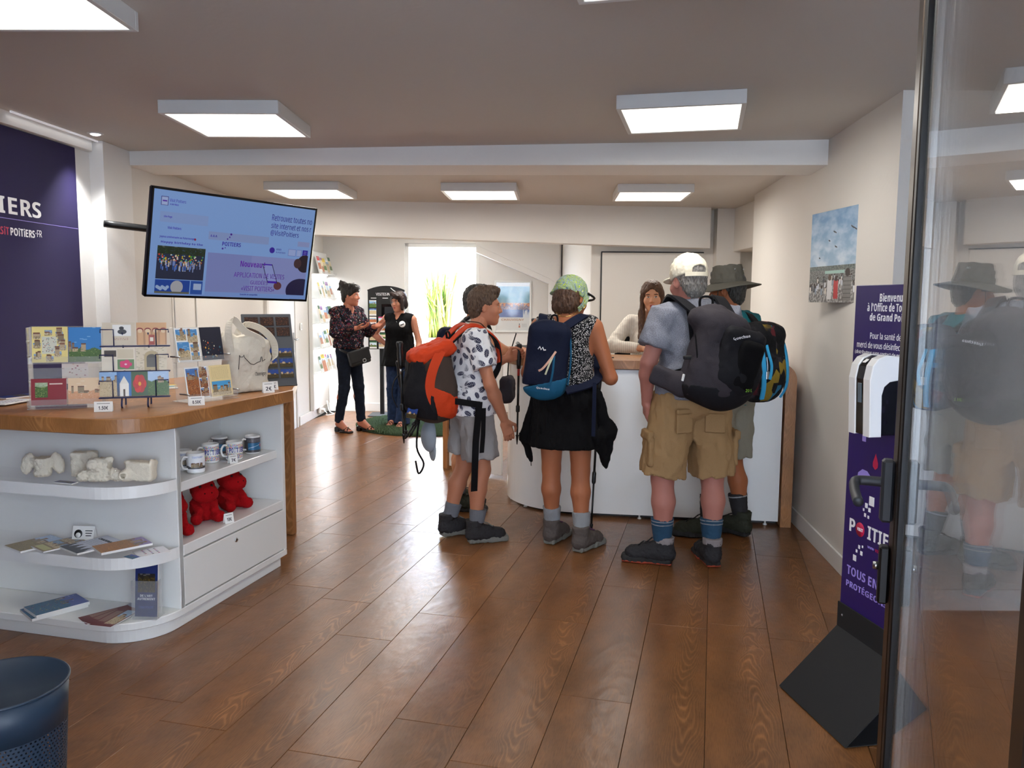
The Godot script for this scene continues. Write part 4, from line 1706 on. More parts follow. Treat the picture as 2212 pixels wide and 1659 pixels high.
func cabinet() -> void:
	var at := Vector3(-1.49, 0, -3.49)
	var yaw := -14.3
	var fr := Transform3D(Basis(Vector3.UP, deg_to_rad(yaw)), at)
	var t := thing("display_cabinet", "white display cabinet with rounded open shelves and a drawer", "cabinet", at, yaw)
	var shelf := func(inset: float, back: float) -> PackedVector2Array:
		var p := PackedVector2Array([V2(-1.18, 0.24 - inset)])
		p.append_array(arc(V2(-0.25, -0.01), 0.25 - inset, 90, 0, 14))
		p.append_array([V2(-inset, back), V2(-1.05, back)])
		return p
	mi("plinth", ext(shelf.call(0.03, -0.90), 0.0, 0.062, 0.002), M.white, t)
	mi("base_board", ext(shelf.call(0.0, -0.92), 0.064, 0.098, 0.003), M.white, t)
	for y in [0.338, 0.647]:
		mi("curved_shelf", ext(shelf.call(0.0, 0.0), y, y + 0.052, 0.003), M.white_gloss, t)
	# the panel behind the curved shelves, the back of the side bays, the end panel
	mi("back_panel", bx(Vector3(1.175, 0.83, 0.028), 0.002), M.white, t, Vector3(-0.5875, 0.513, -0.015))
	mi("side_panel", bx(Vector3(0.025, 0.83, 0.24), 0.002), M.white, t, Vector3(-1.1925, 0.513, 0.12))
	mi("bay_back", bx(Vector3(0.02, 0.83, 0.88), 0.002), M.white, t, Vector3(-0.39, 0.513, -0.47))
	mi("end_panel", bx(Vector3(0.40, 0.83, 0.028), 0.002), M.white, t, Vector3(-0.20, 0.513, -0.906))
	mi("bay_shelf", bx(Vector3(0.385, 0.05, 0.862), 0.003), M.white_gloss, t, Vector3(-0.193, 0.36, -0.461))
	mi("bay_shelf", bx(Vector3(0.345, 0.045, 0.862), 0.003), M.white_gloss, t, Vector3(-0.205, 0.642, -0.461))
	var dr := mi("drawer", bx(Vector3(0.02, 0.222, 0.872), 0.002), M.white, t, Vector3(-0.01, 0.217, -0.465))
	var lk := mi("lock", lathe([Vector2(0.0005, 0.006), Vector2(0.008, 0.006), Vector2(0.0115, 0.003), Vector2(0.0115, -0.002), Vector2(0.0005, -0.002)], 20), M.steel, dr, Vector3(0.0105, 0.075, 0.03), Vector3(0, 0, -90))
	mi("keyhole", bx(Vector3(0.002, 0.004, 0.012), 0.0005), M.black, lk, Vector3(0, 0.0065, 0)).set_meta("skip", 1)
	mi("post", bx(Vector3(0.03, 0.83, 0.03), 0.002), M.white, t, Vector3(-0.015, 0.513, -0.015))
	# the oak top with its leg
	var wt := thing("worktop", "curved oak worktop on the white display cabinet", "worktop", at, yaw)
	var p := PackedVector2Array([V2(-1.19, 0.265)])
	p.append_array(arc(V2(-0.25, -0.01), 0.275, 90, 0, 20))
	p.append_array([V2(0.035, -0.965), V2(-0.26, -1.53), V2(-0.98, -1.53), V2(-1.14, -0.6)])
	mi("top", ext(p, 0.930, 0.996, 0.004), M.oak, wt)
	mi("leg", bx(Vector3(0.42, 0.928, 0.045), 0.003), M.oak, wt, Vector3(-0.475, 0.465, -1.475))
	goods(fr)


func tagcard(fr: Transform3D, local: Transform3D, s: String, label: String, w := 0.07, h := 0.045) -> void:
	var o := loose("price_tag", label, "price tag", fr, local, "price tags on the cabinet")
	var a := mi("front", bx(Vector3(w, h, 0.001), 0.0003), M.paper, o, Vector3(0, h * 0.47, 0.006), Vector3(-14, 0, 0))
	mi("back", bx(Vector3(w, h, 0.001), 0.0003), M.paper, o, Vector3(0, h * 0.47, -0.006), Vector3(14, 0, 0))
	txt(a, s, M.ink, bold, Vector3(0, -h * 0.12, 0.0008), w * 0.52, h * 0.34)
	mi("small_print", bx(Vector3(w * 0.7, 0.002, 0.0004), 0.0001), M.dark_grey, a, Vector3(0, h * 0.3, 0.0006))


func postcard(fr: Transform3D, local: Transform3D, w: float, h: float, c: Rect2, label: String, called := "postcard", cat := "postcard", grp := "postcards in the racks", t := 0.004) -> Node3D:
	var o := piece(called, card(w, h, t, c), [M.sheet, M.paper])
	tag(o, label, cat, grp)
	o.transform = fr * local
	return o


func goods(fr: Transform3D) -> void:
	var TOP := 0.997
	# ---- first rack, clear acrylic, two tiers
	var a := fr * T(Vector3(-0.575, TOP, -0.02), Vector3(0, 34, 0))
	var t := loose("card_rack", "clear acrylic card rack with two tiers, leftmost on the oak top", "card rack", a, Transform3D())
	mi("foot", bx(Vector3(0.31, 0.005, 0.16), 0.001), M.acrylic, t, Vector3(0, 0.0025, 0))
	for s in [-1, 1]:
		mi("side", bx(Vector3(0.004, 0.36, 0.09), 0.001), M.acrylic, t, Vector3(s * 0.153, 0.185, -0.03))
		for y in [0.06, 0.12, 0.235, 0.30]:
			mi("bolt", lathe([Vector2(0.0005, 0.006), Vector2(0.006, 0.006), Vector2(0.006, -0.006), Vector2(0.0005, -0.006)], 12), M.steel, t, Vector3(s * 0.156, y, -0.02), Vector3(0, 0, 90))
	for q in [[0.012, 0.045], [0.20, -0.03]]:
		mi("ledge", bx(Vector3(0.31, 0.004, 0.045), 0.001), M.acrylic, t, Vector3(0, q[0], q[1]))
		mi("lip", bx(Vector3(0.31, 0.03, 0.004), 0.001), M.acrylic, t, Vector3(0, q[0] + 0.016, q[1] + 0.022))
		mi("backrest", bx(Vector3(0.31, 0.16, 0.004), 0.001), M.acrylic, t, Vector3(0, q[0] + 0.09, q[1] - 0.03), Vector3(-10, 0, 0))
	postcard(a, T(Vector3(-0.072, 0.204, -0.028), Vector3(-10, 0, 0)), 0.145, 0.165, cell(0, 0), "yellow postcard with a map ringed by small photos, in the left acrylic rack")
	postcard(a, T(Vector3(0.072, 0.204, -0.028), Vector3(-10, 0, 0)), 0.135, 0.162, cell(1, 0), "postcard of a castle under a deep blue sky, in the left acrylic rack")
	postcard(a, T(Vector3(-0.072, 0.016, 0.045), Vector3(-10, 0, 0)), 0.142, 0.12, cell(2, 0), "crimson packet of cards in the lower tier of the left acrylic rack")
	postcard(a, T(Vector3(0.075, 0.016, 0.045), Vector3(-10, 0, 0)), 0.14, 0.12, cell(3, 0), "pale orange village card in the lower tier of the left acrylic rack")
	postcard(a, T(Vector3(0.02, 0.10, -0.07), Vector3(-6, 0, 0)), 0.11, 0.10, cell(7, 5), "crumpled cellophane wrapped card at the back of the left acrylic rack")
	tagcard(fr, T(Vector3(-0.315, TOP, 0.06), Vector3(0, 30, 0)), "1.50€", "white price tag reading 1.50€ beside the left acrylic rack", 0.075, 0.046)
	# ---- second rack, navy wire
	var b := fr * T(Vector3(-0.30, TOP, -0.13), Vector3(0, 33, 0))
	t = loose("wire_card_rack", "navy wire card rack with three tiers in the middle of the oak top", "card rack", b, Transform3D())
	var wire := H("1c2450", 0.4)
	for s in [-1, 1]:
		mi("leg", tube(spline([Vector3(s * 0.055, 0.045, 0.04), Vector3(s * 0.055, 0.004, 0.055), Vector3(s * 0.055, 0.004, -0.08), Vector3(s * 0.055, 0.34, -0.06)], 4), 0.004, 6), wire, t)
	for k in 3:
		var y := 0.05 + k * 0.115
		var z := 0.04 - k * 0.045
		for s in [-1, 1]:
			mi("side_hook", tube(PackedVector3Array([Vector3(s * 0.09, y, z + 0.012), Vector3(s * 0.09, y + 0.075, z + 0.012), Vector3(s * 0.145, y + 0.075, z + 0.012), Vector3(s * 0.145, y + 0.06, z + 0.012)]), 0.0028, 6), wire, t)
		mi("ledge", bx(Vector3(0.30, 0.006, 0.03), 0.002), wire, t, Vector3(0, y - 0.003, z))
	var cs := [[0, 0, -0.105, 0.085, 0, "stone castle"], [1, 1, -0.045, 0.06, 0, "white chapel"], [2, 1, 0.02, 0.07, 0, "red flower"], [3, 1, 0.10, 0.09, 0, "green hills"], [7, 0, -0.07, 0.14, 1, "pink flower and ruins"], [6, 0, 0.07, 0.13, 1, "stone arch"], [4, 0, -0.07, 0.14, 2, "crouching child in black and white"], [5, 0, 0.07, 0.13, 2, "red painted church vault"]]
	for q in cs:
		var c := cell(q[0], q[1])
		if q[4] == 0 and q[0] == 0:
			c = cell(0, 1)
		var tier: int = q[4]
		postcard(b, T(Vector3(q[2], 0.052 + tier * 0.115, 0.036 - tier * 0.045), Vector3(-7, 0, 0)), q[3], 0.112 if tier == 0 else 0.105, c, "postcard of a %s in the wire rack" % q[5])
	# ---- third rack, clear acrylic, turned to the room
	var d := fr * T(Vector3(-0.135, TOP, -0.43), Vector3(0, 74, 0))
	t = loose("card_rack", "clear acrylic card rack turned towards the room, next to the tote bag", "card rack", d, Transform3D())
	mi("foot", bx(Vector3(0.29, 0.005, 0.15), 0.001), M.acrylic, t, Vector3(0, 0.0025, 0))
	mi("upright", bx(Vector3(0.29, 0.36, 0.004), 0.001), M.acrylic, t, Vector3(0, 0.18, -0.06), Vector3(-6, 0, 0))
	for q in [[0.012, 0.03], [0.19, -0.03]]:
		mi("ledge", bx(Vector3(0.29, 0.004, 0.05), 0.001), M.acrylic, t, Vector3(0, q[0], q[1]))
		mi("lip", bx(Vector3(0.29, 0.028, 0.004), 0.001), M.acrylic, t, Vector3(0, q[0] + 0.015, q[1] + 0.025))
		for s in [-1, 1]:
			mi("bolt", tube(PackedVector3Array([Vector3(s * 0.148, q[0] + 0.03, q[1] - 0.04), Vector3(s * 0.148, q[0] + 0.03, q[1] + 0.03)]), 0.004, 8), M.steel, t)
	postcard(d, T(Vector3(-0.07, 0.194, -0.03), Vector3(-9, 0, 0)), 0.135, 0.165, cell(4, 1), "white postcard with five photos, upper tier of the rack by the tote bag")
	postcard(d, T(Vector3(0.07, 0.194, -0.03), Vector3(-9, 0, 0)), 0.13, 0.165, cell(5, 1), "postcard of coloured lights at night, upper tier of the rack by the tote bag")
	postcard(d, T(Vector3(-0.07, 0.016, 0.03), Vector3(-9, 0, 0)), 0.13, 0.155, cell(6, 1), "white postcard with tall photos, lower tier of the rack by the tote bag")
	postcard(d, T(Vector3(0.07, 0.016, 0.03), Vector3(-9, 0, 0)), 0.13, 0.155, cell(7, 1), "cream postcard with a text above a castle, in the rack by the tote bag")
	tagcard(fr, T(Vector3(-0.06, TOP, -0.24), Vector3(0, 45, 0)), "0.50€", "white price tag reading 0.50€ below the rack by the tote bag", 0.072, 0.044)
	# ---- tote bag
	var g := fr * T(Vector3(-0.155, TOP, -0.80), Vector3(0, 66, 0))
	t = loose("tote_bag", "cream canvas tote bag printed with a skyline, standing on the oak top", "tote bag", g, Transform3D())
	soft("bag", M.canvas, t, [["b", Vector3(0, 0.14, 0), Vector3(0.125, 0.14, 0.045), 0.035, Basis(), 0.0], ["e", Vector3(0.02, 0.22, 0.02), Vector3(0.11, 0.10, 0.05), Basis(), 0.05], ["e", Vector3(-0.09, 0.27, -0.01), Vector3(0.05, 0.06, 0.035), Basis(), 0.03], ["c", Vector3(-0.1, 0.02, 0.02), Vector3(0.1, 0.02, 0.02), 0.022, 0.022, 0.02], ["w", 0.012, Vector3(14, 9, 14), 4], ["p", Vector3(0, -1, 0), -0.001]], 0.007)
	mi("handle", strap(spline([Vector3(-0.11, 0.22, 0.04), Vector3(-0.115, 0.34, 0.03), Vector3(-0.08, 0.395, 0.02), Vector3(-0.03, 0.33, 0.05), Vector3(0.05, 0.285, 0.07), Vector3(0.06, 0.24, 0.065)], 6), Vector3(0.5, 0.5, 0.7), 0.038, 0.004), M.canvas, t)
	mi("handle", strap(spline([Vector3(-0.04, 0.27, -0.03), Vector3(-0.01, 0.36, 0.0), Vector3(0.08, 0.34, 0.03), Vector3(0.15, 0.27, 0.04), Vector3(0.158, 0.19, 0.045), Vector3(0.13, 0.16, 0.05)], 6), Vector3(0.3, 0.6, 0.7), 0.04, 0.004), M.canvas, t)
	var sk := [V2(-0.085, 0.13), V2(-0.08, 0.205), V2(-0.075, 0.195), V2(-0.06, 0.195), V2(-0.055, 0.205), V2(-0.05, 0.19), V2(-0.03, 0.17), V2(-0.012, 0.155), V2(0.008, 0.15), V2(0.03, 0.16), V2(0.045, 0.165), V2(0.05, 0.19), V2(0.055, 0.19), V2(0.058, 0.165), V2(0.075, 0.175)]
	var line := PackedVector3Array()
	for q in sk:
		line.append(Vector3(q.x, q.y, 0.073 if q.y > 0.16 else 0.068))
	mi("skyline_print", tube(line, 0.0018, 5), M.black, t)
	txt(t, "Chauvigny", M.black, serif, Vector3(0.06, 0.095, 0.052), 0.07, 0.026)
	# ---- magnet board
	var k := fr * T(Vector3(-0.155, TOP, -1.07), Vector3(0, 46, 0))
	t = loose("magnet_board", "slanted grey board covered with rows of picture magnets", "magnet board", k, Transform3D())
	var bd := mi("board", bx(Vector3(0.285, 0.43, 0.008), 0.003), H("4b4e52", 0.45), t, Vector3(0, 0.205, -0.055), Vector3(-15, 0, 0))
	mi("foot", bx(Vector3(0.285, 0.006, 0.12), 0.002), H("4b4e52", 0.45), t, Vector3(0, 0.003, -0.05))
	var nn := 0
	for row in 7:
		for col in 3:
			if row == 6 or (row == 2 and col != 1) or (row >= 3 and col == 0):
				continue
			nn += 1
			var mg := piece("magnet", card(0.076, 0.05, 0.004, cell(col % 3, 4) if row < 2 else cell(3 + (col + row) % 2, 4)), [M.sheet, M.black])
			tag(mg, "%s magnet in the %s column, row %s from the top of the grey board" % ["brown interior" if row < 2 else "night view", ["left", "middle", "right"][col], ["one", "two", "three", "four", "five", "six"][row]], "magnet", "magnets on the grey board")
			mg.transform = k * bd.transform * T(Vector3(-0.089 + col * 0.089, 0.145 - row * 0.062, 0.0065))
	tagcard(fr, T(Vector3(-0.02, TOP, -0.80), Vector3(0, 52, 0)), "2€", "white price tag reading 2€ in front of the magnet board", 0.062, 0.06)
	tagcard(fr, T(Vector3(-0.07, TOP, -0.93), Vector3(0, 52, 0)), "3€", "white price tag reading 3€ right of the 2€ tag", 0.055, 0.048)
	# ---- leaflets lying on the oak top
	for q in [[-0.95, 0.02, 30, 4, 5, "lower white leaflet of the fanned pile at the oak top's left edge"], [-0.90, -0.02, 8, 4, 5, "upper white leaflet of the fanned pile at the oak top's left edge"], [-1.12, -0.25, -10, 3, 5, "dark blue leaflet lying behind the fanned white pile"], [-0.80, -0.62, 20, 5, 4, "folded town leaflet lying behind the left acrylic rack"], [-0.62, -0.86, 40, 2, 6, "folded leaflet lying behind the wire rack"]]:
		var i := float(rng.randi() % 100) / 100.0
		var o := piece("leaflet", card(0.10, 0.19, 0.006, cell(q[3], q[4])), [M.sheet, M.paper])
		tag(o, q[5], "leaflet", "leaflets lying on the oak top")
		o.transform = fr * T(Vector3(q[0], TOP + 0.003 + (0.007 if q[2] == 8 else 0.0), q[1] + 0.09), Vector3(0, q[2], 0)) * T(Vector3.ZERO, Vector3(-90, 0, 0))
	var bow := loose("ribbon_bow", "tiny crimson ribbon lying behind the magnet board", "ribbon", fr, T(Vector3(-0.21, TOP + 0.004, -1.33)))
	for s in [-1, 1]:
		mi("loop", tube(spline([Vector3.ZERO, Vector3(s * 0.02, 0.006, 0.008), Vector3(s * 0.026, 0.004, -0.006), Vector3.ZERO], 4), 0.004, 6), H("8c1030"), bow)
	shelf_goods(fr)


func mug(fr: Transform3D, at: Vector3, face: float, kind: int, label: String) -> void:
	var o := loose("mug", label, "mug", fr, T(at, Vector3(0, face, 0)), "souvenir mugs on the upper shelf")
	var r := 0.0415
	var h := 0.097
	mi("body", lathe([Vector2(0.001, 0.0), Vector2(r - 0.004, 0.0), Vector2(r, 0.004), Vector2(r, h - 0.002), Vector2(r - 0.0015, h), Vector2(r - 0.0035, h - 0.002), Vector2(r - 0.004, 0.008), Vector2(0.001, 0.007)], 32), M.white_gloss, o)
	mi("handle", tube(spline([Vector3(-r + 0.002, 0.078, 0), Vector3(-r - 0.018, 0.08, 0), Vector3(-r - 0.030, 0.055, 0), Vector3(-r - 0.022, 0.028, 0), Vector3(-r + 0.002, 0.022, 0)], 5), 0.0052, 8), M.white_gloss, o)
	var reg: Rect2 = [Rect2(0.0, 0.875, 0.25, 0.125), Rect2(0.25, 0.875, 0.25, 0.125), Rect2(0.5, 0.875, 0.25, 0.125)][kind]
	var st := SurfaceTool.new()
	st.begin(Mesh.PRIMITIVE_TRIANGLES)
	var n := 24
	var rr := r + 0.0004
	for i in n:
		var q := []
		for c in [[i, 0], [i + 1, 0], [i + 1, 1], [i, 1]]:
			var f := float(c[0]) / n
			var a := deg_to_rad(lerpf(-135, 135, f))
			q.append([Vector3(sin(a) * rr, lerpf(0.008, h - 0.01, c[1]), cos(a) * rr), Vector2(lerpf(reg.position.x, reg.end.x, f), lerpf(reg.end.y, reg.position.y, c[1]))])
		for j in [0, 2, 1, 0, 3, 2]:
			st.set_normal(Vector3(q[j][0].x, 0, q[j][0].z).normalized())
			st.set_uv(q[j][1])
			st.add_vertex(q[j][0])
	mi("print", st.commit(), M.sheet, o)
	if kind == 0:
		var ink := H("23379a", 0.4)
		var word := "POITIERS"
		for i in word.length():
			var a := deg_to_rad(-56 + i * 16.0)
			txt(o, word[i], ink, bold, Vector3(sin(a) * (rr + 0.0006), 0.055, cos(a) * (rr + 0.0006)), 0.0098 if word[i] != "I" else 0.0035, 0.024, Vector3(0, rad_to_deg(a), 0))
	elif kind == 1:
		for i in 9:
			var a := deg_to_rad(-44 + i * 7.5)
			txt(o, "Chauvigny"[i], H("6f8fd0", 0.4), serif, Vector3(sin(a) * (rr + 0.0006), 0.079, cos(a) * (rr + 0.0006)), 0.0045, 0.008, Vector3(0, rad_to_deg(a), 0))


func plush(fr: Transform3D, at: Vector3, turn: float, label: String, k := 1.0) -> void:
	var o := loose("plush_toy", label, "plush toy", fr, Transform3D(Basis(Vector3.UP, deg_to_rad(turn)).scaled(Vector3.ONE * k), at), "red plush toys on the lower shelf")
	# sits facing +z
	soft("body", M.plush, o, [["e", Vector3(0, 0.062, -0.02), Vector3(0.058, 0.07, 0.052), Basis(), 0.0], ["c", Vector3(0.032, 0.028, 0.0), Vector3(0.052, 0.03, 0.062), 0.024, 0.027, 0.012], ["c", Vector3(-0.032, 0.028, 0.0), Vector3(-0.052, 0.03, 0.062), 0.024, 0.027, 0.012], ["c", Vector3(0.046, 0.092, 0.0), Vector3(0.034, 0.062, 0.052), 0.018, 0.019, 0.01], ["c", Vector3(-0.046, 0.092, 0.0), Vector3(-0.034, 0.062, 0.052), 0.018, 0.019, 0.01], ["w", 0.005, Vector3(90, 90, 90), 2], ["p", Vector3(0, -1, 0), -0.001]], 0.0045)
	var hd := soft("head", M.plush, o, [["e", Vector3(0, 0.158, -0.012), Vector3(0.056, 0.058, 0.055), Basis(), 0.0], ["e", Vector3(0, 0.137, 0.036), Vector3(0.060, 0.042, 0.046), Basis(), 0.025], ["e", Vector3(0.044, 0.203, -0.02), Vector3(0.013, 0.016, 0.01), Basis(), 0.01], ["e", Vector3(-0.044, 0.203, -0.02), Vector3(0.013, 0.016, 0.01), Basis(), 0.01], ["c", Vector3(0, 0.215, -0.01), Vector3(0.006, 0.226, 0.004), 0.008, 0.004, 0.01], ["w", 0.005, Vector3(90, 90, 90), 3]], 0.0045)
	for s in [-1, 1]:
		mi("eye", lathe([Vector2(0.0003, 0.006), Vector2(0.005, 0.004), Vector2(0.0068, 0.0), Vector2(0.005, -0.004), Vector2(0.0003, -0.006)], 12), M.gloss_black, hd, Vector3(s * 0.026, 0.176, 0.046), Vector3(75, 0, 0))
		mi("nostril", lathe([Vector2(0.0003, 0.003), Vector2(0.0035, 0.0), Vector2(0.0003, -0.003)], 8), M.gloss_black, hd, Vector3(s * 0.016, 0.150, 0.0805), Vector3(70, 0, 0))


func booklet(fr: Transform3D, at: Vector3, turn: float, w: float, h: float, t: float, c: Rect2, label: String, called := "booklet") -> Node3D:
	var o := piece(called, card(w, h, t, c), [M.sheet, M.paper])
	tag(o, label, called, "printed matter on the curved shelves")
	o.transform = fr * T(at + Vector3(0, t / 2, 0), Vector3(0, turn, 0)) * T(Vector3.ZERO, Vector3(-90, 0, 0)) * T(Vector3(0, -h / 2, 0))
	return o


func shelf_goods(fr: Transform3D) -> void:
	# mugs
	var my := 0.6655
	mug(fr, Vector3(-0.20, my, -0.315), 60, 1, "white mug with blue script half hidden behind another at the shelf's left end")
	mug(fr, Vector3(-0.10, my, -0.275), 62, 1, "white mug with a town view, foremost at the left end of the upper shelf")
	mug(fr, Vector3(-0.18, my, -0.505), 60, 0, "mug with colourful print reading POITIERS, the left one of the two")
	mug(fr, Vector3(-0.26, my, -0.70), 65, 2, "dark grey mug standing behind the two POITIERS mugs")
	mug(fr, Vector3(-0.105, my, -0.60), 62, 0, "mug with colourful print reading POITIERS, the right one of the two")
	mug(fr, Vector3(-0.115, my, -0.785), 66, 2, "dark grey mug with a blue picture at the right end of the upper shelf")
	tagcard(fr, T(Vector3(-0.058, my, -0.515), Vector3(0, 62, 0)), "7€", "white price tag in front of the POITIERS mugs", 0.045, 0.045)
	# plush toys
	var py := 0.3865
	plush(fr, Vector3(-0.15, py, -0.155), 52, "red plush toy at the left end of the lower shelf", 1.02)
	plush(fr, Vector3(-0.155, py, -0.40), 52, "middle one of the three red plush toys", 1.06)
	plush(fr, Vector3(-0.165, py, -0.645), 72, "red plush toy at the right end of the lower shelf, seen in profile", 1.06)
	tagcard(fr, T(Vector3(-0.022, py, -0.41), Vector3(0, 62, 0)), "18€", "white price tag in front of the red plush toys", 0.048, 0.05)
	# plaster casts
	var sy := 0.7005
	var S := func(x: float, z: float, turn: float, label: String, ops: Array) -> void:
		var o := loose("plaster_cast", label, "plaster cast", fr, T(Vector3(x, sy, z), Vector3(0, turn, 0)), "plaster casts on the top curved shelf")
		soft("cast", M.plaster, o, ops + [["p", Vector3(0, -1, 0), -0.001]], 0.0042)
	var I3 := Basis()
	var tilt := func(d: float) -> Basis: return Basis(Vector3.BACK, deg_to_rad(d))
	S.call(-0.60, 0.12, 24, "cream plaster capital with a drooping wing on each side, leftmost cast", [["k", Vector3(0, 0.0, 0), Vector3(0, 0.085, 0), 0.028, 0.044, 0.0], ["e", Vector3(-0.062, 0.058, 0), Vector3(0.026, 0.050, 0.022), tilt.call(-14), 0.012], ["e", Vector3(0.062, 0.058, 0), Vector3(0.026, 0.050, 0.022), tilt.call(14), 0.012], ["e", Vector3(0, 0.014, 0.01), Vector3(0.036, 0.016, 0.034), I3, 0.014], ["-e", Vector3(0, 0.11, 0), Vector3(0.034, 0.025, 0.034), I3, 0.006], ["w", 0.005, Vector3(60, 30, 60), 5]])
	S.call(-0.43, 0.06, 24, "cream plaster relief block at the back, second cast from the left", [["b", Vector3(0, 0.055, 0), Vector3(0.052, 0.055, 0.03), 0.01, I3, 0.0], ["e", Vector3(0.03, 0.085, 0.02), Vector3(0.034, 0.026, 0.024), tilt.call(20), 0.015], ["-e", Vector3(0.05, 0.02, 0.03), Vector3(0.03, 0.04, 0.02), I3, 0.01], ["w", 0.004, Vector3(55, 55, 55), 7]])
	S.call(-0.285, 0.13, 18, "cream plaster winged beast, foremost of the casts", [["b", Vector3(0, 0.05, 0), Vector3(0.042, 0.05, 0.035), 0.014, I3, 0.0], ["e", Vector3(-0.012, 0.078, 0.03), Vector3(0.03, 0.028, 0.03), I3, 0.015], ["e", Vector3(0.04, 0.092, 0.0), Vector3(0.016, 0.018, 0.014), I3, 0.01], ["e", Vector3(-0.066, 0.026, 0.015), Vector3(0.03, 0.024, 0.022), tilt.call(30), 0.015], ["e", Vector3(0.07, 0.030, 0.015), Vector3(0.036, 0.026, 0.022), tilt.call(-30), 0.015], ["w", 0.008, Vector3(62, 62, 62), 9]])
	S.call(-0.105, 0.10, 12, "cream plaster scroll block, rightmost cast", [["b", Vector3(0.005, 0.05, 0), Vector3(0.058, 0.042, 0.032), 0.012, tilt.call(-3), 0.0], ["c", Vector3(-0.05, 0.035, -0.03), Vector3(-0.05, 0.035, 0.034), 0.026, 0.026, 0.012], ["c", Vector3(-0.05, 0.075, -0.02), Vector3(-0.05, 0.09, 0.02), 0.014, 0.010, 0.012], ["c", Vector3(0.055, 0.085, -0.02), Vector3(0.06, 0.10, 0.02), 0.012, 0.006, 0.012], ["-c", Vector3(-0.05, 0.035, 0.03), Vector3(-0.05, 0.035, 0.06), 0.012, 0.012, 0.004], ["w", 0.003, Vector3(50, 50, 50), 12]])
	booklet(fr, Vector3(-0.40, sy, 0.205), -2, 0.10, 0.035, 0.004, cell(3, 5), "small dark card lying in front of the plaster casts", "card")
	# printed matter on the middle curved shelf
	var by := 0.3905
	booklet(fr, Vector3(-0.63, by, 0.15), -20, 0.15, 0.20, 0.008, cell(5, 4), "booklet with an ochre town cover, leftmost on the middle curved shelf")
	booklet(fr, Vector3(-0.50, by + 0.009, 0.15), -24, 0.13, 0.19, 0.006, cell(6, 4), "brown booklet with small photos, second on the middle curved shelf")
	var bt := booklet(fr, Vector3(-0.335, by + 0.016, 0.14), -22, 0.16, 0.21, 0.008, cell(7, 4), "pale blue booklet titled CHAUVIGNY on the middle curved shelf")
	txt(bt, "CHAUVIGNY", H("20242e"), bold, Vector3(0, 0.165, 0.0046), 0.12, 0.016)
	booklet(fr, Vector3(-0.18, by + 0.025, 0.14), -32, 0.13, 0.21, 0.010, cell(0, 5), "booklet with an autumn coloured cover on the middle curved shelf")
	booklet(fr, Vector3(-0.065, by, 0.10), -35, 0.10, 0.13, 0.002, cell(4, 5), "white flyer with small violet pictures at the right of the middle curved shelf", "flyer")
	booklet(fr, Vector3(-0.095, by, 0.185), -15, 0.065, 0.04, 0.002, cell(1, 5), "small violet card at the front of the middle curved shelf", "card")
	var pc := loose("standing_card", "small white card with a round black and white bird, standing on the booklets", "card", fr, T(Vector3(-0.455, by + 0.012, 0.06), Vector3(0, 12, 0)))
	var f := mi("front", bx(Vector3(0.10, 0.062, 0.001), 0.0003), M.paper, pc, Vector3(0, 0.031, 0.004), Vector3(-16, 0, 0))
	mi("back", bx(Vector3(0.10, 0.062, 0.001), 0.0003), M.paper, pc, Vector3(0, 0.031, -0.014), Vector3(16, 0, 0))
	mi("bird_print", lathe([Vector2(0.0005, 0.0003), Vector2(0.019, 0.0003), Vector2(0.019, 0.0), Vector2(0.0005, 0.0)], 24), M.black, f, Vector3(-0.022, -0.004, 0.0006), Vector3(90, 0, 0))
	mi("bird_face", lathe([Vector2(0.0005, 0.0003), Vector2(0.012, 0.0003), Vector2(0.012, 0.0), Vector2(0.0005, 0.0)], 24), M.paper, f, Vector3(-0.022, -0.010, 0.0010), Vector3(90, 0, 0))
	for k in 3:
		mi("small_print", bx(Vector3(0.034 - 0.004 * k, 0.004, 0.0004), 0.0001), M.dark_grey, f, Vector3(0.026, 0.010 - 0.011 * k, 0.0006))
	# bottom board
	var ty := 0.0985
	booklet(fr, Vector3(-0.545, ty, 0.155), -28, 0.16, 0.23, 0.012, cell(1, 5), "blue hardback lying at the bottom of the stack of two", "book")
	booklet(fr, Vector3(-0.53, ty + 0.0125, 0.155), -26, 0.15, 0.22, 0.014, cell(1, 5), "blue hardback with a flowery cover on top of the stack of two", "book")
	for k in 3:
		booklet(fr, Vector3(-0.27 + k * 0.035, ty + k * 0.0035, 0.145 + k * 0.012), -30 + k * 16, 0.105, 0.21, 0.003, cell(2, 5), ["red leaflet at the bottom of the fanned pile of three", "red leaflet in the middle of the fanned pile of three", "red leaflet on top of the fanned pile of three"][k], "leaflet")
	booklet(fr, Vector3(-0.20, ty, 0.045), -8, 0.15, 0.09, 0.001, cell(7, 4), "white flyer lying behind the red leaflets", "flyer")
	var hf := fr * T(Vector3(-0.085, ty, 0.115), Vector3(0, 12, 0))
	var ho := loose("leaflet_holder", "clear acrylic leaflet holder on the bottom board", "leaflet holder", hf, Transform3D())
	mi("back", bx(Vector3(0.115, 0.23, 0.003), 0.001), M.acrylic, ho, Vector3(0, 0.115, -0.02), Vector3(-8, 0, 0))
	mi("pocket", bx(Vector3(0.115, 0.17, 0.003), 0.001), M.acrylic, ho, Vector3(0, 0.085, 0.026), Vector3(-4, 0, 0))
	for s in [-1, 1]:
		mi("side", bx(Vector3(0.003, 0.17, 0.04), 0.001), M.acrylic, ho, Vector3(s * 0.057, 0.085, 0.004))
	mi("foot", bx(Vector3(0.115, 0.004, 0.08), 0.001), M.acrylic, ho, Vector3(0, 0.002, 0.0))
	var lf := postcard(hf, T(Vector3(0, 0.006, 0.010), Vector3(-6, 0, 0)), 0.10, 0.255, cell(3, 5), "tall blue leaflet DE L'ART AUTREMENT in the acrylic holder", "leaflet", "leaflet", "printed matter on the curved shelves", 0.012)
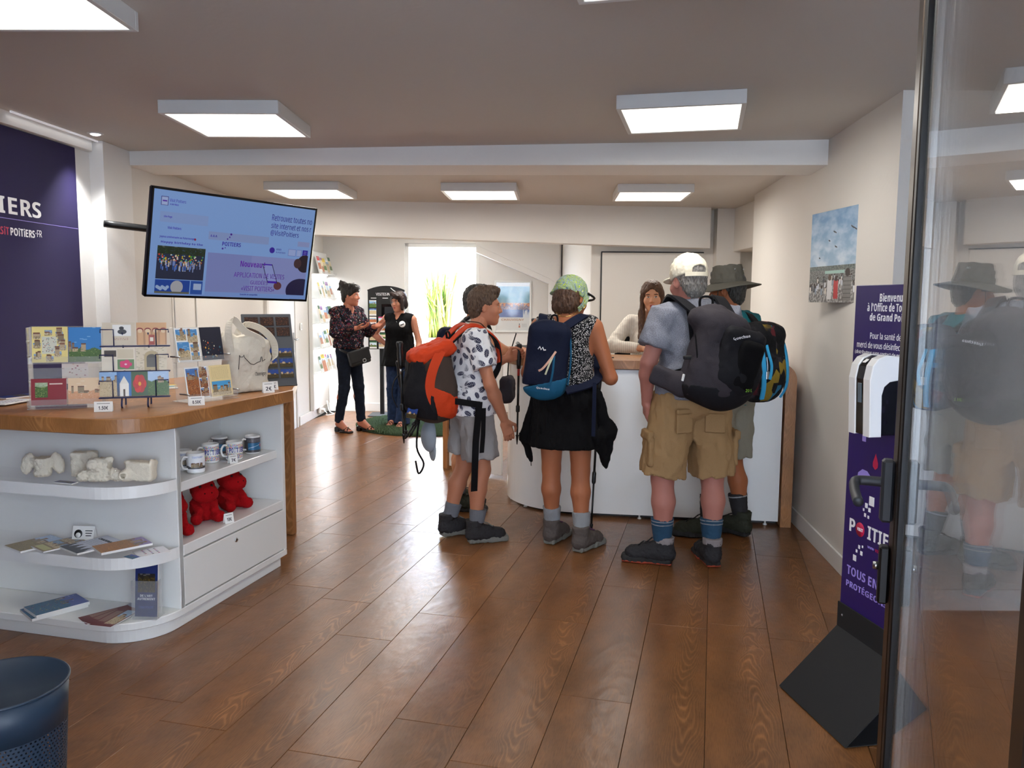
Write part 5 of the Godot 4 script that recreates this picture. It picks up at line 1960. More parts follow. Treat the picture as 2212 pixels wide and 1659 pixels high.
	txt(lf, "DE L'ART", M.print_white, bold, Vector3(0, 0.092, 0.0064), 0.055, 0.010)
	txt(lf, "AUTREMENT", M.print_white, bold, Vector3(0, 0.078, 0.0064), 0.08, 0.010)
	txt(lf, "CHAUVIGNY", H("6a78b8"), serif, Vector3(0, 0.042, 0.0064), 0.066, 0.010)


func waste_bin() -> void:
	var t := thing("waste_bin", "blue perforated metal waste bin in the bottom left corner", "waste bin", Vector3(-1.39, 0, -2.08))
	var r1 := 0.165
	var r0 := 0.135
	var h := 0.45
	mi("rim", lathe([Vector2(r1 - 0.003, h - 0.006), Vector2(r1 + 0.003, h - 0.004), Vector2(r1 + 0.004, h), Vector2(r1, h + 0.003), Vector2(r1 - 0.004, h)], 48), M.bin_blue, t)
	var R := func(y: float) -> float: return lerpf(r0, r1, y / h)
	# plain bands above and below, inner and outer face
	mi("band", lathe([Vector2(R.call(0.335), 0.335), Vector2(R.call(h), h), Vector2(R.call(h) - 0.002, h), Vector2(R.call(0.335) - 0.002, 0.335), Vector2(R.call(0.335), 0.335)], 48), M.bin_blue, t)
	mi("band", lathe([Vector2(0.001, 0.0), Vector2(r0, 0.0), Vector2(R.call(0.05), 0.05), Vector2(R.call(0.05) - 0.002, 0.05), Vector2(r0 - 0.003, 0.004), Vector2(0.001, 0.004)], 48), M.bin_blue, t)
	# perforated sheet: staggered round holes (octagons) cut out of each little square
	var st := SurfaceTool.new()
	st.begin(Mesh.PRIMITIVE_TRIANGLES)
	var rows := 26
	var cols := 84
	var dy := (0.335 - 0.05) / rows
	for i in rows:
		for j in cols:
			var off := 0.5 if i % 2 else 0.0
			var P3 := func(u: float, w: float) -> Vector3:
				var y := 0.05 + (i + w) * dy
				var a: float = TAU * (j + off + u) / cols
				return Vector3(cos(a) * R.call(y), y, sin(a) * R.call(y))
			for k in 8:
				var a0 := TAU * k / 8.0
				var a1 := TAU * (k + 1) / 8.0
				var e0 := Vector2(cos(a0), sin(a0))
				var e1 := Vector2(cos(a1), sin(a1))
				var o0 := Vector2(0.5, 0.5) + e0 * 0.5 / maxf(absf(e0.x), absf(e0.y))
				var o1 := Vector2(0.5, 0.5) + e1 * 0.5 / maxf(absf(e1.x), absf(e1.y))
				var i0 := Vector2(0.5, 0.5) + e0 * 0.27
				var i1 := Vector2(0.5, 0.5) + e1 * 0.27
				var q := [P3.call(o0.x, o0.y), P3.call(o1.x, o1.y), P3.call(i1.x, i1.y), P3.call(i0.x, i0.y)]
				for n in [0, 1, 2, 0, 2, 3]:
					st.set_normal(Vector3(q[n].x, 0, q[n].z).normalized())
					st.add_vertex(q[n])
	mi("perforated_sheet", st.commit(), M.bin_blue, t)


# ------------------------------------------------------------------ back room
func back_room() -> void:
	brochure_rack()
	totem()
	rug()
	poster()
	var sw := thing("light_switch", "white light switch on the left wall beside the door", "switch", Vector3(-2.519, 1.17, -9.52), 89.0)
	mi("plate", bx(Vector3(0.075, 0.085, 0.010), 0.003), M.white, sw, Vector3(0, 0, 0.005))
	mi("rocker", bx(Vector3(0.04, 0.05, 0.008), 0.002), M.white_gloss, sw, Vector3(0, 0, 0.012), Vector3(3, 0, 0))
	var ps := thing("power_plug", "white plug and tangled cable on the skirting below the leaflet wall", "plug", Vector3(-2.46, 0, -10.2))
	mi("socket", bx(Vector3(0.03, 0.08, 0.16), 0.005), M.white, ps, Vector3(0.0, 0.085, 0))
	mi("cord", tube(spline([Vector3(0.03, 0.09, 0.02), Vector3(0.10, 0.05, 0.10), Vector3(0.06, 0.008, -0.02), Vector3(0.14, 0.008, -0.12), Vector3(0.05, 0.03, -0.25), Vector3(0.01, 0.16, -0.30)], 5), 0.006, 6), M.white, ps)
	mi("plug_body", lathe([Vector2(0.001, 0), Vector2(0.02, 0), Vector2(0.022, 0.03), Vector2(0.012, 0.05), Vector2(0.001, 0.05)], 16), M.white, ps, Vector3(0.014, 0.085, 0.03), Vector3(0, 0, -90))


func brochure_rack() -> void:
	var at := Vector3(-2.508, 0, -10.24)
	var yaw := 89.0
	var fr := Transform3D(Basis(Vector3.UP, deg_to_rad(yaw)), at)
	var t := thing("leaflet_wall", "white illuminated leaflet wall with five narrow shelves", "leaflet rack", at, yaw)
	mi("back_panel", bx(Vector3(0.74, 1.98, 0.05), 0.006), M.white, t, Vector3(0, 1.10, 0.026))
	var led := P(Color.WHITE, 0.5)
	led.emission_enabled = true
	led.emission = Color(0.97, 0.98, 1.0)
	led.emission_energy_multiplier = 3.0
	var hs := [0.575, 0.885, 1.195, 1.505, 1.81]
	for i in 5:
		var sh := mi("shelf", bx(Vector3(0.74, 0.008, 0.13), 0.002), M.white_gloss, t, Vector3(0, hs[i], 0.115))
		mi("lip", bx(Vector3(0.74, 0.025, 0.004), 0.001), M.acrylic, sh, Vector3(0, 0.012, 0.065))
		mi("led_strip", bx(Vector3(0.66, 0.006, 0.012), 0.001), led, sh, Vector3(0, -0.008, -0.045))
		var l := AreaLight3D.new()
		l.name = "shelf_light"
		l.area_size = Vector2(0.66, 0.012)
		l.light_energy = 0.5 if i > 0 else 1.1
		l.shadow_enabled = true
		l.light_color = Color(0.97, 0.98, 1.0)
		t.add_child(l)
		l.position = Vector3(0, hs[i] - 0.013, 0.07)
		l.rotation_degrees.x = -90.0
		mi("label_strip", bx(Vector3(0.09, 0.014, 0.001), 0.0002), M.paper, t, Vector3(-0.28, hs[i] - 0.03, 0.052))
		mi("small_print", bx(Vector3(0.06, 0.004, 0.0006), 0.0001), M.dark_grey, t, Vector3(-0.28, hs[i] - 0.03, 0.0526))
	var words := ["green", "pink topped", "red topped", "white", "yellow topped", "blue topped", "pale", "violet topped"]
	var rows := ["lowest", "second lowest", "middle", "second highest", "highest"]
	var ord := ["first", "second", "third", "fourth", "fifth", "sixth"]
	for i in 5:
		var x := -0.30
		for k in 5:
			var w: float = [0.10, 0.145, 0.10, 0.12, 0.10][(k + i) % 5]
			var h: float = [0.21, 0.20, 0.225, 0.20, 0.215][(k * 2 + i) % 5]
			var o := piece("brochure", card(w, h, 0.012 + 0.006 * ((k + i) % 3), cell((k * 3 + i * 2) % 8, [2, 3, 6][(k + i) % 3])), [M.sheet, M.paper])
			tag(o, "%s brochure from the left on the %s shelf of the leaflet wall" % [ord[k], rows[i]], "brochure", "brochures on the leaflet wall")
			o.transform = fr * T(Vector3(x + w / 2, hs[i] + 0.005, 0.135), Vector3(-14, rng.randf_range(-6, 6), 0))
			x += w + 0.022


func totem() -> void:
	var at := Vector3(-1.62, 0, -10.30)
	var fr := Transform3D(Basis(), at)
	var t := thing("leaflet_totem", "black arched leaflet stand titled VISITES PASSION, behind the woman in black", "leaflet stand", at)
	var p := [V2(-0.235, 0.86), V2(0.235, 0.86), V2(0.235, 1.60)]
	for q in arc(V2(0, 1.10), 0.572, 65, 115, 12):
		p.append(V2(q.x, q.y))
	p.append(V2(-0.235, 1.60))
	slab_xy("board", p, -0.02, 0.02, M.black_matt, t, 0.004)
	mi("pole", bx(Vector3(0.055, 0.88, 0.04), 0.006), M.black, t, Vector3(-0.07, 0.44, -0.035))
	mi("base", bx(Vector3(0.46, 0.012, 0.36), 0.004), H("4a4b4d", 0.6), t, Vector3(0, 0.006, -0.03))
	txt(t, "VISITES", M.print_white, sans, Vector3(-0.062, 1.565, 0.0208), 0.135, 0.034)
	txt(t, "PASSION", M.print_white, bold, Vector3(0.095, 1.565, 0.0208), 0.155, 0.034)
	mi("swoosh", tube(spline([Vector3(0.06, 1.645, 0.021), Vector3(0.12, 1.60, 0.021), Vector3(0.21, 1.585, 0.021)], 6), 0.005, 6), M.print_white, t)
	var s := mi("screen", bx(Vector3(0.27, 0.22, 0.012), 0.004), M.gloss_black, t, Vector3(0.075, 1.33, 0.022))
	mi("screen_face", bx(Vector3(0.19, 0.13, 0.004), 0.001), H("24262a", 0.25), s, Vector3(0.0, 0.01, 0.006))
	for k in 3:
		mi("caption", bx(Vector3(0.07, 0.008, 0.001), 0.0002), M.print_white, t, Vector3(-0.16 + k * 0.15, 1.515, 0.0208))
	var spots := []
	for r in 6:
		spots.append(V2(-0.17, 1.395 - r * 0.105))
	for r in 4:
		for c in range(1, 4):
			spots.append(V2(-0.17 + c * 0.115, 1.185 - r * 0.105))
	for i in spots.size():
		var o := piece("leaflet", card(0.088, 0.092, 0.006, cell(i % 8, [6, 2, 3][i % 3])), [M.sheet, M.paper])
		var col: String = ["left", "second", "third", "right"][roundi((spots[i].x + 0.17) / 0.115)]
		tag(o, "small leaflet in the %s column of the black stand, row %s from the bottom" % [col, ["one", "two", "three", "four", "five", "six"][clampi(roundi((spots[i].y - 0.87) / 0.105), 0, 5)]], "leaflet", "leaflets on the black stand")
		o.transform = fr * T(Vector3(spots[i].x, spots[i].y, 0.026))


func rug() -> void:
	var at := Vector3(-1.0, 0, -9.52)
	var t := thing("grass_rug", "round rug of green artificial grass on the wooden floor", "rug", at)
	var R := 0.86
	mi("backing", ext(arc(V2(0, 0), R, 0, 355, 60), 0.0, 0.010, 0.003), H("20301a", 0.95), t)
	var st := SurfaceTool.new()
	st.begin(Mesh.PRIMITIVE_TRIANGLES)
	for k in 3:
		var a := k * TAU / 3
		var d := Vector3(cos(a), 0, sin(a))
		var n := Vector3(-sin(a), 0, cos(a))
		var b := d * 0.004
		for v in [b - n * 0.0025, b + d * 0.012 + Vector3(0, 0.026, 0), b + n * 0.0025]:
			st.set_normal((Vector3.UP * 0.6 + d).normalized())
			st.add_vertex(v)
	var gm := P(Color.WHITE, 0.7)
	gm.vertex_color_use_as_albedo = true
	var mm := MultiMesh.new()
	mm.transform_format = MultiMesh.TRANSFORM_3D
	mm.use_colors = true
	mm.mesh = st.commit()
	mm.mesh.surface_set_material(0, gm)
	var r := RandomNumberGenerator.new()
	r.seed = 77
	mm.instance_count = 26000
	for i in 26000:
		var a := r.randf() * TAU
		var q := sqrt(r.randf()) * (R - 0.004)
		var bs := Basis(Vector3.UP, r.randf() * TAU).scaled(Vector3.ONE * r.randf_range(0.8, 1.25))
		mm.set_instance_transform(i, Transform3D(bs, Vector3(cos(a) * q, 0.008, sin(a) * q)))
		var g := r.randf_range(0.75, 1.2)
		mm.set_instance_color(i, Color(0.075 * g, 0.15 * g * r.randf_range(0.9, 1.1), 0.035 * g))
	var o := MultiMeshInstance3D.new()
	o.name = "grass_pile"
	o.multimesh = mm
	o.set_meta("kind", "stuff")
	t.add_child(o)


func poster() -> void:
	var t := thing("framed_poster", "framed travel poster of a riverside town, under the stair", "poster", Vector3(0.003, 1.075, -10.655))
	var w := 0.49
	var h := 0.68
	for s in [-1, 1]:
		mi("frame", bx(Vector3(0.022, h, 0.02), 0.003), M.white, t, Vector3(s * (w / 2 - 0.011), h / 2, 0.012))
		mi("frame", bx(Vector3(w - 0.044, 0.022, 0.02), 0.003), M.white, t, Vector3(0, h / 2 + s * (h / 2 - 0.011), 0.012))
	var n := noise(0.02, 8, 1)
	var im := paint(220, 320, func(x: int, y: int) -> Color:
		var u := x / 220.0
		var v := y / 320.0
		if v < 0.08 or v > 0.72:
			return Color(0.93, 0.93, 0.92)
		if v < 0.42:
			var c := Color.html("3f9cc4").lerp(Color.html("8cc6d8"), clampf(v * 1.6 + 0.3 * n.get_noise_2d(x, y), 0, 1))
			return c.lightened(0.15) if absf(fposmod(u * 3.0 + v * 1.2, 1.0) - 0.5) < 0.12 else c
		var top := 0.46 + 0.06 * n.get_noise_2d(x * 3.0, 5)
		if v < top:
			return Color.html("d8763a") if n.get_noise_2d(x * 2.5, y * 4.0) > 0.0 else Color.html("e8b48a")
		if v < 0.56:
			return [Color.html("2f5aa8"), Color.html("e8d8c8"), Color.html("c8683a"), Color.html("2a4a90")][int(absf(n.get_noise_2d(x * 2.0, y * 3.0)) * 9.0) % 4]
		if u > 0.8 and v > 0.6 + 0.1 * n.get_noise_2d(x * 6.0, 40):
			return Color.html("e2e6ee")
		return Color.html("2456a4").lerp(Color.html("3a6ab8"), clampf(0.5 + n.get_noise_2d(x, y * 6.0), 0, 1)))
	var pr := piece("print", card(w - 0.044, h - 0.044, 0.004), [printed(im, 0.3), M.paper], t, Vector3(0, 0.022, 0.008))
	txt(pr, "CHAUVIGNY", H("b8762e"), bold, Vector3(0.0, 0.145, 0.0024), 0.30, 0.026)
	mi("crest", bx(Vector3(0.022, 0.03, 0.0006), 0.0001), H("d0602a"), pr, Vector3(0.09, 0.055, 0.0024))
	mi("crest_mark", bx(Vector3(0.012, 0.018, 0.0006), 0.0001), M.ink, pr, Vector3(0.09, 0.085, 0.0024))
	mi("caption", bx(Vector3(0.07, 0.05, 0.0006), 0.0001), H("dcdcda"), pr, Vector3(0.155, 0.07, 0.0024))
	mi("glazing", bx(Vector3(w - 0.044, h - 0.044, 0.002), 0.0005), M.acrylic, t, Vector3(0, h / 2, 0.015))


# ------------------------------------------------------------------ reception desk
func counter() -> void:
	var at := Vector3(1.87, 0, -5.21)
	var yaw := -8.4
	var fr := Transform3D(Basis(Vector3.UP, deg_to_rad(yaw)), at)
	var t := thing("reception_desk", "white curved reception desk with an oak top and rounded oak end", "desk", at, yaw)
	var path := func(r: float) -> PackedVector2Array:
		# the outer line of the front, r metres outside the white panel
		var p := PackedVector2Array([V2(-0.08, -0.03 + r)])
		for i in 9:
			p.append(V2(lerpf(-0.2, -1.4, i / 8.0), -0.03 + r))
		p.append_array(arc(V2(-1.45, -0.58), 0.55 + r, 90, 180, 18))
		p.append(V2(-2.0 - r, -1.25))
		return p
	var ring := func(r0: float, r1: float) -> PackedVector2Array:
		var a: PackedVector2Array = path.call(r1)
		var b: PackedVector2Array = path.call(r0)
		b.reverse()
		a.append_array(b)
		return a
	mi("front_panel", ext(ring.call(-0.02, 0.0), 0.03, 1.035, 0.002), M.white_gloss, t)
	mi("recessed_plinth", ext(ring.call(-0.09, -0.07), 0.0, 0.03), M.black, t)
	for q in [[-0.16, -0.05], [-0.55, -0.05], [-1.0, -0.05], [-1.38, -0.05], [-1.62, -0.12], [-1.82, -0.24], [-1.95, -0.45], [-1.97, -0.8]]:
		mi("foot", lathe([Vector2(0.001, 0), Vector2(0.014, 0), Vector2(0.014, 0.006), Vector2(0.006, 0.012), Vector2(0.006, 0.03), Vector2(0.001, 0.03)], 12), M.white, t, Vector3(q[0], 0, q[1]))
	# oak: the end goes up, round the corner and along the top
	var prof := [V2(0, 0), V2(0, 0.985)]
	for q in arc(V2(-0.115, 0.985), 0.115, 6, 90, 10):
		prof.append(V2(q.x, q.y))
	prof.append_array([V2(-0.30, 1.10), V2(-0.30, 1.042), V2(-0.13, 1.042)])
	for q in arc(V2(-0.13, 0.982), 0.06, 90, 0, 8):
		prof.append(V2(q.x, q.y))
	prof.append(V2(-0.07, 0))
	slab_xy("oak_end", prof, -0.62, 0.0, M.oak, t, 0.003)
	var top: PackedVector2Array = PackedVector2Array([V2(-0.301, 0.0)])
	var o1: PackedVector2Array = path.call(0.03)
	for q in o1.slice(2):
		top.append(q)
	top.append_array([V2(-1.45, -1.25), V2(-1.40, -0.62), V2(-0.301, -0.62)])
	mi("top", ext(top, 1.042, 1.10, 0.004), M.oak, t)
	mi("back_panel", bx(Vector3(1.3, 1.0, 0.02), 0.002), M.white, t, Vector3(-0.72, 0.53, -0.60))
	mi("sticker", lathe([Vector2(0.0005, 0.0006), Vector2(0.028, 0.0006), Vector2(0.028, 0.0), Vector2(0.0005, 0.0)], 24), H("5a84c8", 0.4), t, Vector3(-0.285, 0.905, -0.0298), Vector3(90, 0, 0))
	# the lower desk running back to the left
	var t2 := thing("side_desk", "white side desk with an oak end, behind the hiker in the leaf print shirt", "desk", fr * Vector3(-2.30, 0, -1.42), yaw - 32.0)
	mi("front_panel", bx(Vector3(0.62, 0.98, 0.02), 0.002), M.white_gloss, t2, Vector3(0, 0.52, 0.18))
	slab_xy("oak_end", [V2(-0.37, 0), V2(-0.37, 0.98), V2(-0.34, 1.04), V2(-0.28, 1.065), V2(0.20, 1.065), V2(0.20, 1.01), V2(-0.26, 1.01), V2(-0.30, 0.985), V2(-0.315, 0.93), V2(-0.315, 0)], -0.25, 0.21, M.oak, t2, 0.003)
	# on the desk
	var mo := loose("monitor", "small black screen on the reception desk, half hidden by the woman in the headscarf", "monitor", fr, T(Vector3(-1.70, 1.10, -0.62), Vector3(0, 150, 0)))
	mi("case", bx(Vector3(0.30, 0.22, 0.025), 0.006), M.black, mo, Vector3(0, 0.155, 0), Vector3(-12, 0, 0))
	mi("stand", bx(Vector3(0.05, 0.10, 0.03), 0.004), M.black, mo, Vector3(0, 0.055, -0.02))
	mi("base", bx(Vector3(0.16, 0.012, 0.12), 0.004), M.black, mo, Vector3(0, 0.006, -0.02))
	var ph := loose("desk_telephone", "black desk telephone at the left end of the reception desk", "telephone", fr, T(Vector3(-1.86, 1.10, -0.55), Vector3(0, 20, 0)))
	mi("body", hexa([Vector3(-0.08, 0, 0.06), Vector3(0.08, 0, 0.06), Vector3(0.08, 0, -0.06), Vector3(-0.08, 0, -0.06)], [Vector3(-0.08, 0.015, 0.06), Vector3(0.08, 0.015, 0.06), Vector3(0.08, 0.06, -0.06), Vector3(-0.08, 0.06, -0.06)]), M.black, ph)
	mi("handset", tube(spline([Vector3(-0.06, 0.045, 0.06), Vector3(-0.06, 0.065, 0.0), Vector3(-0.06, 0.075, -0.06)], 4), 0.014, 8), M.black, ph)
	# leaflets at the right end of the desk
	var cr := loose("card_display", "slanted picture card of crows over roofs, on the right end of the desk", "card display", fr, T(Vector3(-0.26, 1.10, -0.42), Vector3(0, -2, 0)))
	piece("picture", card(0.15, 0.235, 0.004, cell(5, 5)), [M.sheet, M.paper], cr, Vector3(0, 0.004, 0.0), Vector3(-8, 0, 0))
	mi("stand", bx(Vector3(0.15, 0.006, 0.09), 0.002), M.acrylic, cr, Vector3(0, 0.003, 0.0))
	var lf := loose("leaflet_box", "clear box of round cornered green leaflets at the right end of the desk", "leaflet box", fr, T(Vector3(-0.20, 1.10, -0.16), Vector3(0, -14, 0)))
	mi("box", bx(Vector3(0.12, 0.05, 0.06), 0.002), M.acrylic, lf, Vector3(0, 0.027, 0))
	for k in 3:
		piece("leaflet", card(0.10, 0.19 - 0.02 * k, 0.004, cell(6, 5)), [M.sheet, M.paper], lf, Vector3(0.0, 0.004, -0.018 + 0.016 * k), Vector3(-10, 4 * k, 0))
	var sm := loose("souvenir_card", "small round topped picture card behind the man in the bush hat", "card", fr, T(Vector3(-0.50, 1.10, -0.50), Vector3(0, 4, 0)))
	piece("picture", card(0.11, 0.27, 0.004, cell(7, 5)), [M.sheet, M.paper], sm, Vector3(0, 0.006, 0), Vector3(-8, 0, 0))
	mi("stand", bx(Vector3(0.11, 0.006, 0.09), 0.002), M.acrylic, sm, Vector3(0, 0.003, 0.0))
	var pen := loose("ballpoint_pen", "dark pen in the hands of the woman in the headscarf", "pen", fr, T(Vector3(-1.30, 1.105, -0.25)))
	mi("barrel", tube(PackedVector3Array([Vector3(0, 0, 0), Vector3(0.10, 0, 0.05)]), 0.004, 8), M.black, pen)
	mi("clip", tube(PackedVector3Array([Vector3(0.005, 0.005, 0), Vector3(0.04, 0.005, 0.02)]), 0.0015, 6), M.steel, pen)


# ------------------------------------------------------------------ right: picture, dispenser, glass door
func right_side() -> void:
	var cv := thing("canvas_print", "photograph on canvas of a crowd watching birds of prey, on the right wall", "canvas print", Vector3(1.848, 1.50, -4.585), -84.8)
	var n := noise(0.012, 18, 4)
	var n2 := noise(0.10, 19, 2)
	var im := paint(300, 300, func(x: int, y: int) -> Color:
		var v := y / 300.0
		if v < 0.60:
			var k := clampf(0.5 + 1.3 * n.get_noise_2d(x, y * 1.6), 0, 1)
			var c := Color.html("5f88b0").lerp(Color.html("a9bfd0"), v * 1.4)
			return c.lerp(Color.html("dfe5ea"), k * (0.35 + 0.6 * v))
		if v < 0.645:
			return Color.html("4c5552").lerp(Color.html("7a8078"), clampf(0.5 + n2.get_noise_2d(x, y), 0, 1))
		if v < 0.78:
			return Color.html("8f908c").lerp(Color.html("55544f"), clampf(0.5 + 1.4 * n2.get_noise_2d(x * 1.5, y * 1.5), 0, 1))
		return Color.html("6e6a66").lerp(Color.html("b9b5b0"), clampf(0.4 + 1.4 * n2.get_noise_2d(x * 0.8, y * 0.8), 0, 1)))
	for q in [[150, 70, 9], [260, 66, 16], [118, 96, 5], [160, 118, 7], [60, 150, 4]]:
		for k in q[2]:
			im.fill_rect(Rect2i(q[0] - k, q[1] - k / 2 + (k % 3), 3, 3), Color.html("23262a"))
			im.fill_rect(Rect2i(q[0] + k, q[1] + k / 2, 3, 3), Color.html("23262a"))
	im.fill_rect(Rect2i(100, 196, 120, 10), Color.html("9fc0b4"))
	var r := RandomNumberGenerator.new()
	r.seed = 2
	for k in 46:
		var x := 8 + r.randi() % 280
		var y := 214 + r.randi() % 46
		var s := 5 + (y - 205) / 9
		dot_(im, x, y - s, s * 0.55, Color.html("3c2f28"))
		im.fill_rect(Rect2i(x - s / 2, y - s / 2, s, s * 2), Color.html(["e2e2e4", "c9ccd2", "3a3d44", "8f98a2", "d8d0c4"][k % 5]))
	im.fill_rect(Rect2i(158, 228, 26, 60), Color.html("b83a3a"))
	dot_(im, 171, 222, 9, Color.html("3a2a24"))
	im.fill_rect(Rect2i(214, 214, 46, 80), Color.html("8a8680"))
	for k in 6:
		im.fill_rect(Rect2i(214 + k * 8, 214, 2, 80), Color.html("4f4c4a"))
		im.fill_rect(Rect2i(214, 218 + k * 13, 46, 2), Color.html("4f4c4a"))
	dot_(im, 237, 204, 13, Color.html("33271f"))
	im.fill_rect(Rect2i(118, 226, 28, 64), Color.html("d9d5d2"))
	dot_(im, 132, 218, 10, Color.html("5a4636"))
	piece("print", card(0.57, 0.522, 0.025), [printed(im, 0.6), H("d8d6d2")], cv, Vector3(0, 0, 0.016))
	dispenser_stand()
	glass_door()


func dispenser_stand() -> void:
	var at := Vector3(1.338, 0, -2.815)
	var t := thing("sanitizer_stand", "purple hand sanitizer stand with white lettering and a black folded foot", "stand", at, -80.0)
	mi("panel", bx(Vector3(0.44, 1.555, 0.012), 0.002), M.purple, t, Vector3(0, 0.787, 0))
	var z := 0.0068
	var W := [["Bienvenue", 1.519, 0.145, 0.031, bold], ["à l'Office de Tourisme", 1.484, 0.285, 0.031, bold], ["de Grand Poitiers", 1.449, 0.25, 0.028, bold], ["Pour la santé de tous,", 1.379, 0.235, 0.027, sans], ["merci de vous désinfecter les mains", 1.346, 0.39, 0.024, sans], ["(distributeur sans contact de gel hydroalcoolique)", 1.316, 0.41, 0.018, sans]]
	for q in W:
		txt(t, q[0], M.print_white, q[4], Vector3(0.0, q[1], z), q[2], q[3])
	for q in [[-0.12, 1.0, 0.022], [0.11, 1.15, 0.012], [0.13, 1.12, 0.02], [0.15, 1.09, 0.009], [0.115, 1.075, 0.010]]:
		mi("pixel_mark", bx(Vector3(q[2], q[2] * 1.2, 0.001), 0.0004), M.lilac, t, Vector3(q[0], q[1], z))
	# drop over a hand
	slab_xy("drop", [V2(-0.045, 0.955), V2(-0.030, 0.92), V2(-0.031, 0.905), V2(-0.045, 0.895), V2(-0.059, 0.905), V2(-0.060, 0.92)], z - 0.0003, z + 0.0005, M.print_red, t)
	slab_xy("hand_mark", [V2(-0.15, 0.84), V2(-0.145, 0.865), V2(-0.12, 0.882), V2(-0.09, 0.88), V2(-0.07, 0.865), V2(-0.02, 0.875), V2(0.03, 0.87), V2(0.03, 0.855), V2(-0.03, 0.845), V2(-0.05, 0.84), V2(-0.10, 0.835)], z - 0.0003, z + 0.0005, M.lilac, t)
	for q in [[-0.055, 0.775, 0.030], [-0.085, 0.752, 0.016], [-0.065, 0.74, 0.014], [-0.10, 0.733, 0.009], [-0.09, 0.715, 0.012], [-0.07, 0.712, 0.010], [-0.115, 0.585, 0.012], [-0.095, 0.592, 0.008], [-0.10, 0.565, 0.014], [-0.13, 0.565, 0.010], [-0.14, 0.535, 0.020]]:
		mi("pixel_mark", bx(Vector3(q[2], q[2] * 1.15, 0.001), 0.0004), M.print_white, t, Vector3(q[0], q[1], z))
	txt(t, "P", M.print_white, bold, Vector3(-0.165, 0.655, z), 0.035, 0.050)
	mi("round_mark", lathe([Vector2(0.0005, 0.0006), Vector2(0.027, 0.0006), Vector2(0.027, 0.0), Vector2(0.0005, 0.0)], 24), M.print_red, t, Vector3(-0.115, 0.652, z), Vector3(90, 0, 0))
	txt(t, "VISIT", M.print_white, bold, Vector3(-0.115, 0.652, z + 0.001), 0.036, 0.012)
	txt(t, "ITIERS", M.print_white, bold, Vector3(0.03, 0.655, z), 0.20, 0.050)
	txt(t, "WWW·", M.lilac, sans, Vector3(-0.045, 0.602, z), 0.04, 0.009)
	txt(t, "VISIT", M.print_red, bold, Vector3(0.0, 0.602, z), 0.04, 0.011)
	txt(t, "POITIERS", M.print_white, bold, Vector3(0.06, 0.602, z), 0.07, 0.011)
	txt(t, "TOUS ENSEMBLE", M.lilac, bold, Vector3(0.0, 0.478, z), 0.37, 0.034)
	txt(t, "PROTÉGEONS-NOUS", M.lilac, bold, Vector3(0.0, 0.428, z), 0.37, 0.030)
	# folded steel foot
	mi("foot", strap(PackedVector3Array([Vector3(0, 0.335, 0.0105), Vector3(0, 0.235, 0.0105), Vector3(0, 0.006, 0.245), Vector3(0, 0.006, -0.06)]), Vector3.RIGHT, 0.445, 0.006), M.black_matt, t)
	for s in [-1, 1]:
		mi("screw", lathe([Vector2(0.0005, 0.003), Vector2(0.004, 0.002), Vector2(0.005, 0.0), Vector2(0.0005, 0.0)], 10), M.steel, t, Vector3(s * 0.19, 0.29, 0.0135), Vector3(90, 0, 0))
	# the dispenser hangs on the panel
	var d := thing("soap_dispenser", "white and black automatic gel dispenser on the purple stand", "dispenser", Vector3.ZERO)
	d.transform = t.transform * T(Vector3(0.0, 1.035, 0.007))
	var side := [V2(0.0, 0.28), V2(0.055, 0.285), V2(0.085, 0.273), V2(0.104, 0.248), V2(0.113, 0.20), V2(0.104, 0.0), V2(0.058, 0.0), V2(0.064, 0.145), V2(0.056, 0.175), V2(0.036, 0.192), V2(0.0, 0.198)]
	var core := [V2(0.0, 0.276), V2(0.055, 0.281), V2(0.083, 0.268), V2(0.101, 0.244), V2(0.109, 0.2), V2(0.101, 0.004), V2(0.0, 0.004)]
	var prof := func(called: String, poly: Array, x0: float, x1: float, m: Material) -> void:
		# drawn in (depth, height), extruded across
		var q := PackedVector2Array()
		for p in poly:
			q.append(Vector2(p.x, -p.y))
		var o := mi(called, ext(q, x0, x1, 0.003), m, d)
		o.transform = Transform3D(Basis(Vector3(0, 0, 1), Vector3(1, 0, 0), Vector3(0, -1, 0)), Vector3.ZERO)
	prof.call("core", core, -0.056, 0.056, M.gloss_black)
	prof.call("shell", side, 0.022, 0.064, M.white_gloss)
	prof.call("shell", side, -0.064, -0.022, M.white_gloss)
	mi("window", bx(Vector3(0.022, 0.07, 0.004), 0.002), H("5a6a74", 0.15), d, Vector3(0, 0.15, 0.108), Vector3(3, 0, 0))
	mi("sensor_lens", bx(Vector3(0.016, 0.02, 0.003), 0.001), M.white_gloss, d, Vector3(0, 0.262, 0.09), Vector3(-55, 0, 0))


